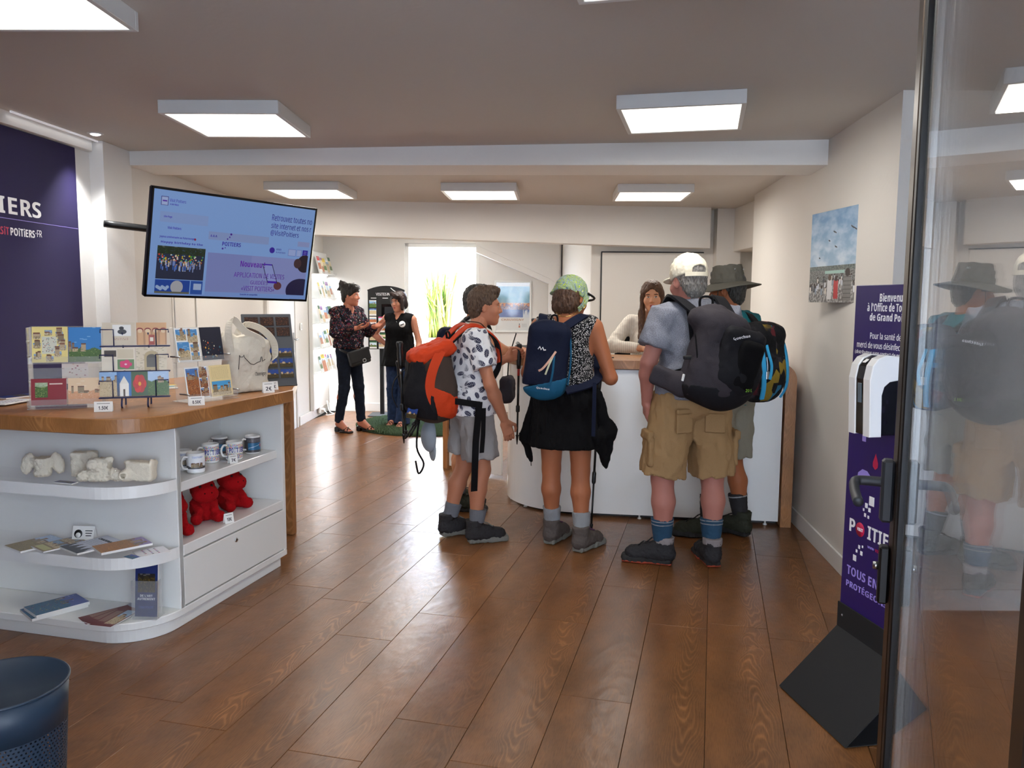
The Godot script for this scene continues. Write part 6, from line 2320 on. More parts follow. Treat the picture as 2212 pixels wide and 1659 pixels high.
func glass_door() -> void:
	# the entrance leaf, folded back: x runs from its free edge towards the photographer
	var t := thing("glass_door", "open glass entrance door in a dark bronze frame at the right edge", "door", Vector3(0.955, 0, -1.90), -109.7)
	var W := 1.18
	var Hh := 2.42
	mi("stile", bx(Vector3(0.085, Hh, 0.05), 0.004), M.bronze, t, Vector3(0.0, Hh / 2, 0))
	mi("stile", bx(Vector3(0.055, Hh, 0.05), 0.004), M.bronze, t, Vector3(W, Hh / 2, 0))
	mi("gasket", bx(Vector3(0.04, Hh - 0.02, 0.046), 0.003), M.black, t, Vector3(0.062, Hh / 2, 0))
	mi("rail", bx(Vector3(W - 0.055, 0.055, 0.05), 0.004), M.bronze, t, Vector3(W / 2, Hh - 0.0275, 0))
	mi("rail", bx(Vector3(W - 0.055, 0.055, 0.05), 0.004), M.bronze, t, Vector3(W / 2, 0.0275, 0))
	for z in [-0.011, 0.011]:
		mi("pane", bx(Vector3(W - 0.08, Hh - 0.11, 0.005), 0.001), M.glass, t, Vector3(W / 2 + 0.012, Hh / 2, z))
	var al := H("c4c8c8", 0.3, 0.6)
	var sp := mi("spacer", bx(Vector3(0.05, Hh - 0.11, 0.017), 0.002), al, t, Vector3(0.108, Hh / 2, 0))
	var dotm := lathe([Vector2(0.0003, 0.0008), Vector2(0.0022, 0.0), Vector2(0.0003, -0.0004)], 6)
	var mm := MultiMesh.new()
	mm.transform_format = MultiMesh.TRANSFORM_3D
	mm.mesh = dotm
	mm.mesh.surface_set_material(0, H("6a7070", 0.5, 0.4))
	mm.instance_count = 380
	for i in 380:
		mm.set_instance_transform(i, Transform3D(Basis(Vector3.RIGHT, PI / 2), Vector3(0.016 if i % 2 else -0.016, -1.14 + (i / 2) * 0.012, 0.0086)))
	var o := MultiMeshInstance3D.new()
	o.name = "perforation"
	o.multimesh = mm
	o.set_meta("kind", "stuff")
	sp.add_child(o)
	var h := mi("handle", bx(Vector3(0.036, 0.155, 0.028), 0.006), M.dark_grey, t, Vector3(0.002, 1.045, 0.040))
	mi("lever", tube(spline([Vector3(0, 0.02, 0.01), Vector3(0, 0.02, 0.06), Vector3(0.02, 0.018, 0.075), Vector3(0.075, 0.005, 0.076), Vector3(0.13, -0.005, 0.072)], 5), 0.012, 10), M.dark_grey, h)
	var k := mi("lock_case", bx(Vector3(0.034, 0.145, 0.024), 0.005), M.black, t, Vector3(0.002, 0.835, 0.038))
	mi("cylinder", lathe([Vector2(0.0005, 0.012), Vector2(0.009, 0.012), Vector2(0.010, 0.0), Vector2(0.0005, 0.0)], 16), M.steel, k, Vector3(0, 0.02, 0.012), Vector3(90, 0, 0))


# ------------------------------------------------------------------ people
# A figure stands at its own origin, faces +z, has its left side at +x. Joints are in metres.
func joints(h: float) -> Dictionary:
	var s := h / 1.70
	var J := {"s": s, "pel": Vector3(0, 0.95, -0.005), "wai": Vector3(0, 1.07, 0), "che": Vector3(0, 1.24, -0.005), "nek": Vector3(0, 1.425, -0.02), "hed": Vector3(0, 1.575, 0.015)}
	for q in [["L", 1.0], ["R", -1.0]]:
		J["hip" + q[0]] = Vector3(q[1] * 0.088, 0.90, 0)
		J["kne" + q[0]] = Vector3(q[1] * 0.095, 0.49, 0.012)
		J["ank" + q[0]] = Vector3(q[1] * 0.10, 0.085, -0.03)
		J["toe" + q[0]] = Vector3(q[1] * 0.125, 0.03, 0.15)
		J["sho" + q[0]] = Vector3(q[1] * 0.170, 1.375, -0.015)
		J["elb" + q[0]] = Vector3(q[1] * 0.215, 1.095, -0.03)
		J["wri" + q[0]] = Vector3(q[1] * 0.225, 0.855, 0.04)
	for k in J:
		if J[k] is Vector3:
			J[k] *= s
	return J


func torso(J: Dictionary, g: float, bust := 0.0, belly := 0.0) -> Array:
	# g: how much wider than the bare body
	var s: float = J.s
	var B := Basis()
	var ops := [
		["e", J.pel, Vector3(0.162 * s + g, 0.13 * s + g, 0.118 * s + g), B, 0.0],
		["e", J.wai + Vector3(0, 0, belly * 0.5), Vector3(0.140 * s + g, 0.15 * s + g, 0.105 * s + belly + g), B, 0.08],
		["e", J.che, Vector3(0.158 * s + g, 0.18 * s + g, 0.112 * s + g), B, 0.08],
		["c", J.shoL + Vector3(-0.025, 0.005, 0), J.shoR + Vector3(0.025, 0.005, 0), 0.055 * s + g, 0.055 * s + g, 0.07],
	]
	if bust > 0.0:
		for x in [-1.0, 1.0]:
			ops.append(["e", J.che + Vector3(x * 0.068 * s, -0.01, 0.085 * s), Vector3(0.06, 0.062, 0.045) * s * (1.0 + bust) + Vector3.ONE * g, B, 0.05])
	return ops


func limbs(J: Dictionary, f := 1.0) -> Array:
	var s: float = J.s
	var ops := []
	for q in ["L", "R"]:
		var sh: Vector3 = J["sho" + q]
		var el: Vector3 = J["elb" + q]
		var wr: Vector3 = J["wri" + q]
		ops.append(["c", sh, el, 0.050 * s * f, 0.037 * s * f, 0.03])
		ops.append(["c", el, el.lerp(wr, 0.3), 0.038 * s * f, 0.041 * s * f, 0.02])
		ops.append(["c", el.lerp(wr, 0.3), wr, 0.041 * s * f, 0.026 * s, 0.02])
		var hp: Vector3 = J["hip" + q]
		var kn: Vector3 = J["kne" + q]
		var an: Vector3 = J["ank" + q]
		ops.append(["c", hp, kn, 0.086 * s * f, 0.055 * s * f, 0.03])
		var calf := kn.lerp(an, 0.32) + Vector3(0, 0, -0.018 * s)
		ops.append(["c", kn, calf, 0.052 * s * f, 0.056 * s * f, 0.02])
		ops.append(["c", calf, an, 0.056 * s * f, 0.031 * s, 0.02])
		ops.append(["c", an, an + Vector3(0, -0.03, 0.03), 0.034 * s, 0.032 * s, 0.02])
	ops.append(["c", J.nek + Vector3(0, -0.05, 0), J.hed + Vector3(0, -0.03, -0.015), 0.056 * s * f, 0.050 * s, 0.05])
	return ops


func hand(wr: Vector3, dir: Vector3, palm: Vector3, thumb: Vector3, curl: float, s: float, spread := 0.0) -> Array:
	# dir: where the fingers point; palm: out of the palm; thumb: to the thumb's side
	dir = dir.normalized()
	palm = (palm - dir * palm.dot(dir)).normalized()
	var sd := dir.cross(palm).normalized()
	if sd.dot(thumb) < 0.0:
		sd = -sd
	var B := Basis(sd, palm, dir)
	var ops := [["c", wr - dir * 0.035, wr + dir * 0.01, 0.027 * s, 0.025 * s, 0.0], ["b", wr + dir * 0.048 * s, Vector3(0.037, 0.0135, 0.045) * s, 0.013 * s, B, 0.02]]
	var off := [0.028, 0.0095, -0.0095, -0.027]
	var lens := [0.072, 0.080, 0.074, 0.058]
	for i in 4:
		var p: Vector3 = wr + dir * 0.088 * s + sd * off[i] * s
		var a := 0.12
		var d: Vector3 = (dir + sd * off[i] * spread * 9.0).normalized()
		for k in 3:
			a += curl * (0.75 if k == 0 else 1.0)
			var e: Vector3 = d * cos(a) + palm * sin(a)
			var q: Vector3 = p + e * lens[i] * s * [0.44, 0.31, 0.25][k]
			ops.append(["c", p, q, [0.0092, 0.0083, 0.0076][k] * s, [0.0084, 0.0077, 0.0066][k] * s, 0.004])
			p = q
	var t0 := wr + dir * 0.022 * s + sd * 0.030 * s + palm * 0.006 * s
	var t1 := t0 + (dir * 0.6 + sd * 0.75 + palm * 0.25).normalized() * 0.040 * s
	var t2 := t1 + (dir * 0.9 + sd * (0.25 - curl * 0.5) + palm * (0.2 + curl * 0.5)).normalized() * 0.032 * s
	var t3 := t2 + (dir * 0.9 - sd * curl * 0.7 + palm * (0.2 + curl * 0.4)).normalized() * 0.026 * s
	ops.append(["c", t0, t1, 0.0145 * s, 0.0105 * s, 0.012])
	ops.append(["c", t1, t2, 0.0102 * s, 0.0094 * s, 0.003])
	ops.append(["c", t2, t3, 0.0094 * s, 0.0075 * s, 0.003])
	return ops


func head(J: Dictionary, B: Basis, male := false, lean := 1.0) -> Array:
	var c: Vector3 = J.hed
	var k: float = J.s * (1.03 if male else 0.97)
	var X := func(x: float, y: float, z: float) -> Vector3: return c + B * (Vector3(x, y, z) * k)
	var R := func(x: float, y: float, z: float) -> Vector3: return Vector3(x, y, z) * k
	var jaw := 0.060 if male else 0.054
	var ops := [
		["e", X.call(0, 0.035, -0.012), R.call(0.074, 0.092, 0.094), B, 0.0],
		["e", X.call(0, -0.028, 0.022), R.call(0.063 * lean, 0.085, 0.070), B, 0.03],
		["e", X.call(0, -0.078, 0.040), R.call(jaw * 0.82, 0.036, 0.045), B, 0.03],
		["e", X.call(0, -0.100, 0.068), R.call(0.022, 0.018, 0.018), B, 0.025],
		["c", X.call(0, 0.016, 0.087), X.call(0, -0.022, 0.106), 0.008 * k, 0.0125 * k, 0.014],
		["c", X.call(-0.012, -0.029, 0.096), X.call(0.012, -0.029, 0.096), 0.008 * k, 0.008 * k, 0.008],
		["c", X.call(-0.040, 0.032, 0.078), X.call(0.040, 0.032, 0.078), 0.011 * k, 0.011 * k, 0.02],
		["-e", X.call(0.031, 0.010, 0.098), R.call(0.019, 0.012, 0.014), B, 0.012],
		["-e", X.call(-0.031, 0.010, 0.098), R.call(0.019, 0.012, 0.014), B, 0.012],
		["e", X.call(0.031, 0.010, 0.075), R.call(0.0135, 0.010, 0.0135), B, 0.004],
		["e", X.call(-0.031, 0.010, 0.075), R.call(0.0135, 0.010, 0.0135), B, 0.004],
		["e", X.call(0, -0.0575, 0.088), R.call(0.023, 0.0065, 0.011), B, 0.006],
		["e", X.call(0, -0.0675, 0.086), R.call(0.020, 0.0075, 0.012), B, 0.006],
		["-e", X.call(0, -0.0625, 0.101), R.call(0.022, 0.0016, 0.006), B, 0.002],
		["e", X.call(0.042, -0.025, 0.062), R.call(0.024, 0.024, 0.022), B, 0.025],
		["e", X.call(-0.042, -0.025, 0.062), R.call(0.024, 0.024, 0.022), B, 0.025],
		["c", J.nek + Vector3(0, 0.0, 0.0), X.call(0, -0.03, -0.02), 0.054 * k, 0.050 * k, 0.03],
	]
	for s in [-1.0, 1.0]:
		ops.append(["e", X.call(s * 0.076, -0.004, -0.010), R.call(0.009, 0.031, 0.019), B * Basis(Vector3.UP, s * 0.35), 0.008])
		ops.append(["-e", X.call(s * 0.087, -0.004, -0.006), R.call(0.006, 0.018, 0.010), B, 0.004])
	return ops


func face_paint(J: Dictionary, B: Basis, lip: String, brow: String, iris: String, male := false) -> Array:
	var c: Vector3 = J.hed
	var k: float = J.s * (1.03 if male else 0.97)
	var X := func(x: float, y: float, z: float) -> Vector3: return c + B * (Vector3(x, y, z) * k)
	var out := [[X.call(0, -0.062, 0.092), Vector3(0.022, 0.0115, 0.02) * k, B, Color.html(lip)]]
	for s in [-1.0, 1.0]:
		out.append([X.call(s * 0.031, 0.010, 0.088), Vector3(0.0165, 0.0085, 0.014) * k, B, Color.html("3a2a26")])
		out.append([X.call(s * 0.031, 0.009, 0.088), Vector3(0.0145, 0.0058, 0.014) * k, B, Color.html("e8e2dc")])
		out.append([X.call(s * 0.031, 0.010, 0.090), Vector3(0.0062, 0.0062, 0.012) * k, B, Color.html(iris)])
		out.append([X.call(s * 0.033, 0.031, 0.088), Vector3(0.020, 0.0048, 0.016) * k, B * Basis(Vector3.BACK, s * -0.02), Color.html(brow)])
	return out


func turned(yaw: float, pitch := 0.0, roll := 0.0) -> Basis:
	return Basis.from_euler(Vector3(deg_to_rad(pitch), deg_to_rad(yaw), deg_to_rad(roll)))


func sleeve(J: Dictionary, q: String, to: float, r0: float, r1: float) -> Array:
	var a: Vector3 = J["sho" + q]
	var b: Vector3 = J["elb" + q]
	return ["k", a.lerp(b, -0.18), a.lerp(b, to), r0 * J.s, r1 * J.s, 0.03]


func shorts_ops(J: Dictionary, g: float, to: float, r0: float, r1: float, top: float) -> Array:
	var s: float = J.s
	var ops := [["e", J.pel + Vector3(0, -0.01, 0), Vector3(0.160 * s + g, 0.15 * s, 0.120 * s + g), Basis(), 0.0], ["e", J.wai, Vector3(0.142 * s + g, 0.14 * s, 0.108 * s + g), Basis(), 0.05]]
	for q in ["L", "R"]:
		var h: Vector3 = J["hip" + q]
		var k: Vector3 = J["kne" + q]
		ops.append(["k", h.lerp(k, -0.12), h.lerp(k, to), r0 * s, r1 * s, 0.04])
	if to < 1.0:
		var ky: float = lerpf(J.hipL.y, J.kneL.y, to)
		ops.append(["-c", Vector3(0, ky - 0.04, 0.0), Vector3(0, J.hipL.y - 0.12 * s, 0.0), 0.034, 0.006, 0.02, Vector3(1, 1, 6)])
	ops.append(["w", 0.016, Vector3(9, 6, 9), 3])
	ops.append(["p", Vector3.UP, top])
	return ops


func boot(p: Node, J: Dictionary, q: String, upper: Material, sole: Material, collar: Material, lace: Material, high := 0.075, tread: Material = null) -> void:
	var a: Vector3 = J["ank" + q]
	var t: Vector3 = J["toe" + q]
	var s: float = J.s
	var f := Vector3(t.x - a.x, 0, t.z - a.z).normalized()
	var sd := f.cross(Vector3.UP)
	var up := maxf(a.y - 0.085 * s, 0.0)
	var g := Vector3(a.x, up, a.z)
	var heel := g - f * 0.045 * s
	var B := Basis(sd, Vector3.UP, f)
	var len_ := 0.268 * s
	var mid := heel + f * (len_ / 2 - 0.008)
	var o := soft("boot", upper, p, [
		["c", g + Vector3(0, 0.07, 0) * s - f * 0.006, g + Vector3(0, 0.10 * s + high * 0.6, 0) - f * 0.012, 0.050 * s, 0.052 * s, 0.0],
		["c", heel + Vector3(0, 0.055, 0) * s + f * 0.012, heel + f * 0.12 * s + Vector3(0, 0.056, 0) * s, 0.042 * s, 0.045 * s, 0.03],
		["c", heel + f * 0.09 * s + Vector3(0, 0.075, 0) * s, heel + f * 0.205 * s + Vector3(0, 0.050, 0) * s, 0.045 * s, 0.036 * s, 0.03],
		["e", heel + f * 0.20 * s + Vector3(0, 0.044, 0) * s, Vector3(0.047, 0.042, 0.054) * s, B, 0.02],
		["w", 0.006, Vector3(45, 45, 45), 6],
		["p", Vector3.UP, up + 0.09 * s + high], ["p", Vector3.DOWN, -(up + 0.016)]], 0.006)
	soft("sole", sole, o, [["b", mid + Vector3(0, 0.017, 0) - f * 0.05 * s, Vector3(0.039 * s, 0.017, 0.085 * s), 0.010, B, 0.0], ["b", mid + f * 0.075 * s + Vector3(0, 0.017, 0), Vector3(0.047 * s, 0.017, 0.062 * s), 0.010, B, 0.02], ["e", mid + f * 0.125 * s + Vector3(0, 0.024, 0), Vector3(0.040, 0.020, 0.022) * s, B, 0.015], ["w", 0.006, Vector3(70, 20, 70), 3]], 0.006)
	if tread:
		soft("tread", tread, o, [["b", mid + Vector3(0, 0.006, 0) - f * 0.05 * s, Vector3(0.040 * s, 0.006, 0.087 * s), 0.005, B, 0.0], ["b", mid + f * 0.075 * s + Vector3(0, 0.006, 0), Vector3(0.048 * s, 0.006, 0.064 * s), 0.005, B, 0.02]], 0.005)
	soft("collar", collar, o, [["k", g + Vector3(0, 0.07 * s + high, 0) - f * 0.010, g + Vector3(0, 0.085 * s + high + 0.026, 0) - f * 0.014, 0.0535 * s, 0.053 * s, 0.0], ["w", 0.004, Vector3(40, 40, 40), 2]], 0.006)
	var zig := []
	for i in 6:
		var along_ := 0.175 - i * 0.023
		var y := 0.098 + i * 0.012 + (0.010 if i > 3 else 0.0)
		var e := 1.0 if i % 2 else -1.0
		zig.append(heel + f * along_ * s + Vector3(0, y * s, 0) + sd * e * 0.022 * s)
	mi("laces", tube(spline(zig, 4), 0.0042, 5), lace, o)


func sock(p: Node, J: Dictionary, q: String, m: Material, lo: float, hi: float, rings: Array = [], f := 1.06) -> void:
	var a: Vector3 = J["ank" + q]
	var k: Vector3 = J["kne" + q]
	var d := (k - a).normalized()
	var s: float = J.s
	var R := func(x: float) -> float: return (0.034 + (0.056 * f - 0.034) * x / 0.27) * s + 0.010
	var o := soft("sock", m, p, [["k", a + d * lo, a + d * hi, R.call(lo), R.call(hi), 0.0], ["w", 0.003, Vector3(30, 60, 30), 4]], 0.006)
	for r in rings:
		soft("sock_band", r[2], o, [["k", a + d * r[0], a + d * r[1], R.call(r[0]) + 0.002, R.call(r[1]) + 0.002, 0.0]], 0.004)


func person(label: String, at: Vector3, yaw: float) -> Node3D:
	return thing("person", label, "person", at, yaw)


func trek_pole(label: String, top: Vector3, tip: Vector3, col: Material) -> void:
	var t := thing("trekking_pole", label, "trekking pole", Vector3.ZERO)
	var d := (tip - top).normalized()
	var L := top.distance_to(tip)
	var A := func(x: float) -> Vector3: return top + d * x
	mi("grip", tube(PackedVector3Array([A.call(-0.012), A.call(0.0), A.call(0.03), A.call(0.07), A.call(0.12), A.call(0.15)]), [0.016, 0.021, 0.016, 0.018, 0.015, 0.012], 12), M.black, t)
	mi("upper_tube", tube(PackedVector3Array([A.call(0.14), A.call(L * 0.30)]), 0.0085, 10), col, t)
	mi("middle_tube", tube(PackedVector3Array([A.call(L * 0.30), A.call(L * 0.62)]), 0.0078, 10), M.black, t)
	mi("lock_ring", tube(PackedVector3Array([A.call(L * 0.60), A.call(L * 0.61), A.call(L * 0.66), A.call(L * 0.67)]), [0.010, 0.0135, 0.0135, 0.010], 10), M.black, t)
	mi("lower_tube", tube(PackedVector3Array([A.call(L * 0.66), A.call(L * 0.93)]), 0.0062, 10), M.black, t)
	mi("tip", tube(PackedVector3Array([A.call(L * 0.90), A.call(L * 0.905), A.call(L * 0.92), A.call(L)]), [0.007, 0.012, 0.009, 0.003], 10), M.black, t)


func people() -> void:
	hiker_leaf()
	hiker_behind()
	hiker_scarf()
	receptionist()
	hiker_cap()
	hiker_hat()
	woman_floral()
	woman_black()


# the woman in the leaf print shirt with the orange rucksack
func hiker_leaf() -> void:
	var at := Vector3(-0.255, 0, -4.93)
	var yaw := 112.0
	var p := person("woman hiker in a white leaf print shirt and grey shorts, looking right", at, yaw)
	var J := joints(1.57)
	J.merge({"shoR": Vector3(-0.165, 1.262, -0.02), "shoL": Vector3(0.165, 1.262, 0.0), "elbR": Vector3(-0.235, 1.00, 0.04), "wriR": Vector3(-0.20, 0.765, 0.15), "elbL": Vector3(0.245, 1.03, 0.13), "wriL": Vector3(0.15, 1.125, 0.30), "kneL": Vector3(0.085, 0.455, -0.01), "ankL": Vector3(0.09, 0.085, -0.12), "toeL": Vector3(0.12, 0.03, 0.06), "kneR": Vector3(-0.10, 0.455, 0.04), "ankR": Vector3(-0.10, 0.08, 0.0), "toeR": Vector3(-0.11, 0.03, 0.2), "nek": Vector3(0, 1.315, 0.025), "che": Vector3(0, 1.145, 0.01), "hed": Vector3(0, 1.455, 0.095)}, true)
	var B := turned(-18, 2)
	var skin := Color.html("b87a5c")
	softs("body", M.skin, p, [[torso(J, 0.0, 0.1) + limbs(J, 1.05), 0.010], [head(J, B), 0.004], [hand(J.wriR, Vector3(0.05, -0.92, 0.32), Vector3(0.9, 0, 0.1), Vector3(0, 0, 1), 0.42, 0.95), 0.004], [hand(J.wriL, Vector3(-0.15, 0.30, 0.9), Vector3(-1, 0, 0.0), Vector3(0, 1, 0), 0.85, 0.95), 0.004]], skin, face_paint(J, B, "a3503f", "6a4a38", "3a3028"))
	var tee: Array = torso(J, 0.022, 0.1, 0.02)
	tee += [sleeve(J, "R", 0.62, 0.070, 0.076), sleeve(J, "L", 0.62, 0.070, 0.076), ["k", Vector3(0, 0.95, 0), Vector3(0, 0.80, -0.005), 0.175, 0.192, 0.06, Vector3(1, 1, 0.84)], ["-c", J.nek + Vector3(0, 0.0, 0.02), J.nek + Vector3(0, 0.15, 0.02), 0.072, 0.09, 0.01], ["w", 0.010, Vector3(10, 7, 10), 2], ["p", Vector3.DOWN, -0.80]]
	soft("shirt", M.leaf_tee, p, tee, 0.009)
	soft("shorts", M.grey_shorts, p, shorts_ops(J, 0.026, 0.80, 0.108, 0.122, 1.0), 0.009)
	hair_short(p, J, B, M.hair_brown, 1.0)
	mi("neck_cord", tube(spline([J.nek + Vector3(-0.035, 0.005, 0.062), J.nek + Vector3(-0.066, 0.045, 0.01), J.nek + Vector3(-0.04, 0.055, -0.055), J.nek + Vector3(0.03, 0.055, -0.06), J.nek + Vector3(0.066, 0.045, 0.0)], 6), 0.0028, 5), M.black, p)
	for q in ["L", "R"]:
		sock(p, J, q, M.sock_grey, 0.05, 0.135)
		boot(p, J, q, M.boot_dark, M.sole_grey, M.boot_dark, M.sole_grey, 0.04)
	# the rucksack
	var bk := thing("rucksack", "orange and brown rucksack on the back of the leaf print hiker", "rucksack", at, yaw)
	var I3 := Basis()
	var tl := Basis(Vector3.RIGHT, deg_to_rad(-10))
	var bag := [["b", Vector3(0, 0.985, -0.24), Vector3(0.155, 0.215, 0.115), 0.09, tl, 0.0], ["e", Vector3(0, 0.93, -0.27), Vector3(0.17, 0.16, 0.15), I3, 0.06]]
	soft("main_bag", M.umber, bk, bag + [["w", 0.010, Vector3(10, 6, 10), 4], ["p", Vector3(0, 1, 0), 1.25], ["p", Vector3(0, -0.9, -0.43), -0.757]], 0.009)
	soft("bottom_panel", M.orange, bk, bag + [["i", 0.005], ["w", 0.008, Vector3(10, 10, 10), 8], ["p", Vector3(0, 0.92, 0.38), 0.80], ["p", Vector3(0, -1, -0.3), -0.735]], 0.009)
	soft("base", M.umber, bk, bag + [["i", 0.003], ["p", Vector3(0, 1, 0.3), 0.745]], 0.009)
	soft("front_pocket", M.charcoal, bk, bag + [["i", 0.017], ["w", 0.008, Vector3(12, 8, 12), 9], ["p", Vector3(0, 0.25, 1), -0.06], ["p", Vector3(0, 1, 0), 1.16], ["p", Vector3(0, -1, -0.1), -0.76]], 0.009)
	for s in [-1.0, 1.0]:
		mi("orange_band", strap(spline([Vector3(s * 0.14, 1.20, -0.235), Vector3(s * 0.165, 1.10, -0.29), Vector3(s * 0.176, 1.0, -0.315), Vector3(s * 0.178, 0.92, -0.30), Vector3(s * 0.165, 0.85, -0.255)], 5), Vector3(0, 0.35, 1), 0.055, 0.012), M.orange, bk)
	soft("lid", M.orange, bk, [["b", Vector3(0, 1.185, -0.255), Vector3(0.145, 0.05, 0.13), 0.05, Basis(Vector3.RIGHT, deg_to_rad(-22)), 0.0], ["e", Vector3(0, 1.155, -0.33), Vector3(0.12, 0.055, 0.07), I3, 0.03], ["w", 0.012, Vector3(12, 16, 12), 5]], 0.008)
	piece("side_patch", card(0.085, 0.06, 0.004, cell(3, 4)), [M.sheet, M.black], bk, Vector3(-0.10, 0.80, -0.41), Vector3(-20, -150, 0))
	for s in [-1.0, 1.0]:
		mi("shoulder_strap", strap(spline([Vector3(s * 0.07, 1.24, -0.16), Vector3(s * 0.09, 1.335, -0.06), Vector3(s * 0.105, 1.335, 0.03), Vector3(s * 0.12, 1.25, 0.125), Vector3(s * 0.15, 1.12, 0.125)], 6), Vector3(1, 0.2, 0), 0.058, 0.014), M.orange, bk)
		mi("strap_edge", strap(spline([Vector3(s * 0.07, 1.237, -0.168), Vector3(s * 0.09, 1.325, -0.062), Vector3(s * 0.105, 1.325, 0.028), Vector3(s * 0.12, 1.246, 0.119), Vector3(s * 0.15, 1.10, 0.120), Vector3(s * 0.19, 0.97, 0.016)], 6), Vector3(1, 0.2, 0), 0.082, 0.008), M.strap, bk)
		mi("hip_belt", strap(spline([Vector3(s * 0.13, 0.90, -0.17), Vector3(s * 0.205, 0.885, -0.06), Vector3(s * 0.222, 0.88, -0.02)], 5), Vector3(0, 1, 0), 0.036, 0.016), M.strap, bk)
	mi("grab_loop", tube(spline([Vector3(0.03, 1.24, -0.14), Vector3(0.03, 1.30, -0.15), Vector3(-0.03, 1.30, -0.15), Vector3(-0.03, 1.24, -0.14)], 5), 0.007, 6), M.strap, bk)
	mi("belt_tail", strap(PackedVector3Array([Vector3(-0.24, 0.90, -0.03), Vector3(-0.245, 0.80, -0.04), Vector3(-0.235, 0.66, -0.05), Vector3(-0.235, 0.36, -0.06)]), Vector3(0.25, 0, 1), 0.045, 0.004), M.strap, bk)
	mi("belt_tail", strap(PackedVector3Array([Vector3(-0.235, 0.86, -0.0), Vector3(-0.238, 0.70, -0.005), Vector3(-0.23, 0.59, -0.01)]), Vector3(0.25, 0, 1), 0.03, 0.004), M.strap, bk)
	mi("cord", tube(spline([Vector3(-0.06, 0.78, -0.35), Vector3(-0.08, 0.62, -0.37), Vector3(-0.09, 0.52, -0.33), Vector3(-0.085, 0.46, -0.36), Vector3(-0.09, 0.54, -0.38)], 5), 0.006, 6), M.strap, bk)
	mi("loop_strap", strap(spline([Vector3(0.05, 1.08, -0.40), Vector3(0.04, 1.02, -0.47), Vector3(0.03, 0.93, -0.49), Vector3(0.03, 0.85, -0.46)], 5), Vector3(1, 0, 0), 0.02, 0.003), M.strap, bk)
	var cp := thing("cap", "pale grey cap hanging below the orange rucksack", "cap", at, yaw)
	soft("crown", plain_cloth(Color.html("9ba3ab")), cp, [["e", Vector3(0.05, 0.66, -0.25), Vector3(0.08, 0.10, 0.055), Basis(), 0.0], ["p", Vector3(0, 0, 1), -0.23]], 0.008)
	soft("brim", plain_cloth(Color.html("9ba3ab")), cp, [["e", Vector3(0.05, 0.575, -0.235), Vector3(0.07, 0.075, 0.012), Basis(), 0.0]], 0.007)
	# poles stowed on the rucksack and the one in her hand
	var W := Transform3D(Basis(Vector3.UP, deg_to_rad(yaw)), at)
	trek_pole("grey trekking pole strapped upright behind the orange rucksack", W * Vector3(-0.02, 1.24, -0.455), W * Vector3(-0.03, 0.64, -0.435), M.steel)
	trek_pole("second grey trekking pole behind the orange rucksack, nearer the garden door", W * Vector3(0.06, 1.12, -0.44), W * Vector3(0.04, 0.66, -0.40), M.steel)
	for k in 2:
		trek_pole(["short red trekking pole tip pointing down left under the orange rucksack", "longer red trekking pole tip under the orange rucksack"][k], W * Vector3(0.02 + 0.05 * k, 0.90, -0.26 + 0.03 * k), W * Vector3(0.0 + 0.05 * k, 0.66, -0.42 + 0.04 * k), M.orange)
	trek_pole("red and black trekking pole held upright in front of the desk", W * Vector3(0.135, 1.205, 0.378), W * Vector3(0.135, 0.555, 0.368), H("b02418", 0.35))


func hair_short(p: Node, J: Dictionary, B: Basis, m: Material, k: float, low := -0.045, under := 9.0) -> void:
	var c: Vector3 = J.hed
	var s: float = J.s * k
	var X := func(x: float, y: float, z: float) -> Vector3: return c + B * (Vector3(x, y, z) * s)
	soft("hair", m, p, [["e", X.call(0, 0.048, -0.020), Vector3(0.086, 0.098, 0.104) * s, B, 0.0], ["e", X.call(0, -0.015, -0.062), Vector3(0.070, 0.085, 0.052) * s, B, 0.03], ["e", X.call(0, 0.115, 0.045), Vector3(0.055, 0.030, 0.05) * s, B, 0.03], ["-e", X.call(0, -0.055, 0.085), Vector3(0.11, 0.125, 0.088) * s, B, 0.01], ["-e", X.call(0.085, -0.02, 0.005), Vector3(0.03, 0.04, 0.03) * s, B, 0.01], ["-e", X.call(-0.085, -0.02, 0.005), Vector3(0.03, 0.04, 0.03) * s, B, 0.01], ["w", 0.009, Vector3(75, 26, 75), 5], ["p", B * Vector3(0, -1, 0.25), (B * Vector3(0, -1, 0.25)).dot(X.call(0, low - 0.035, -0.04))], ["p", B * Vector3.UP, (B * Vector3.UP).dot(X.call(0, under, 0))]], 0.004)


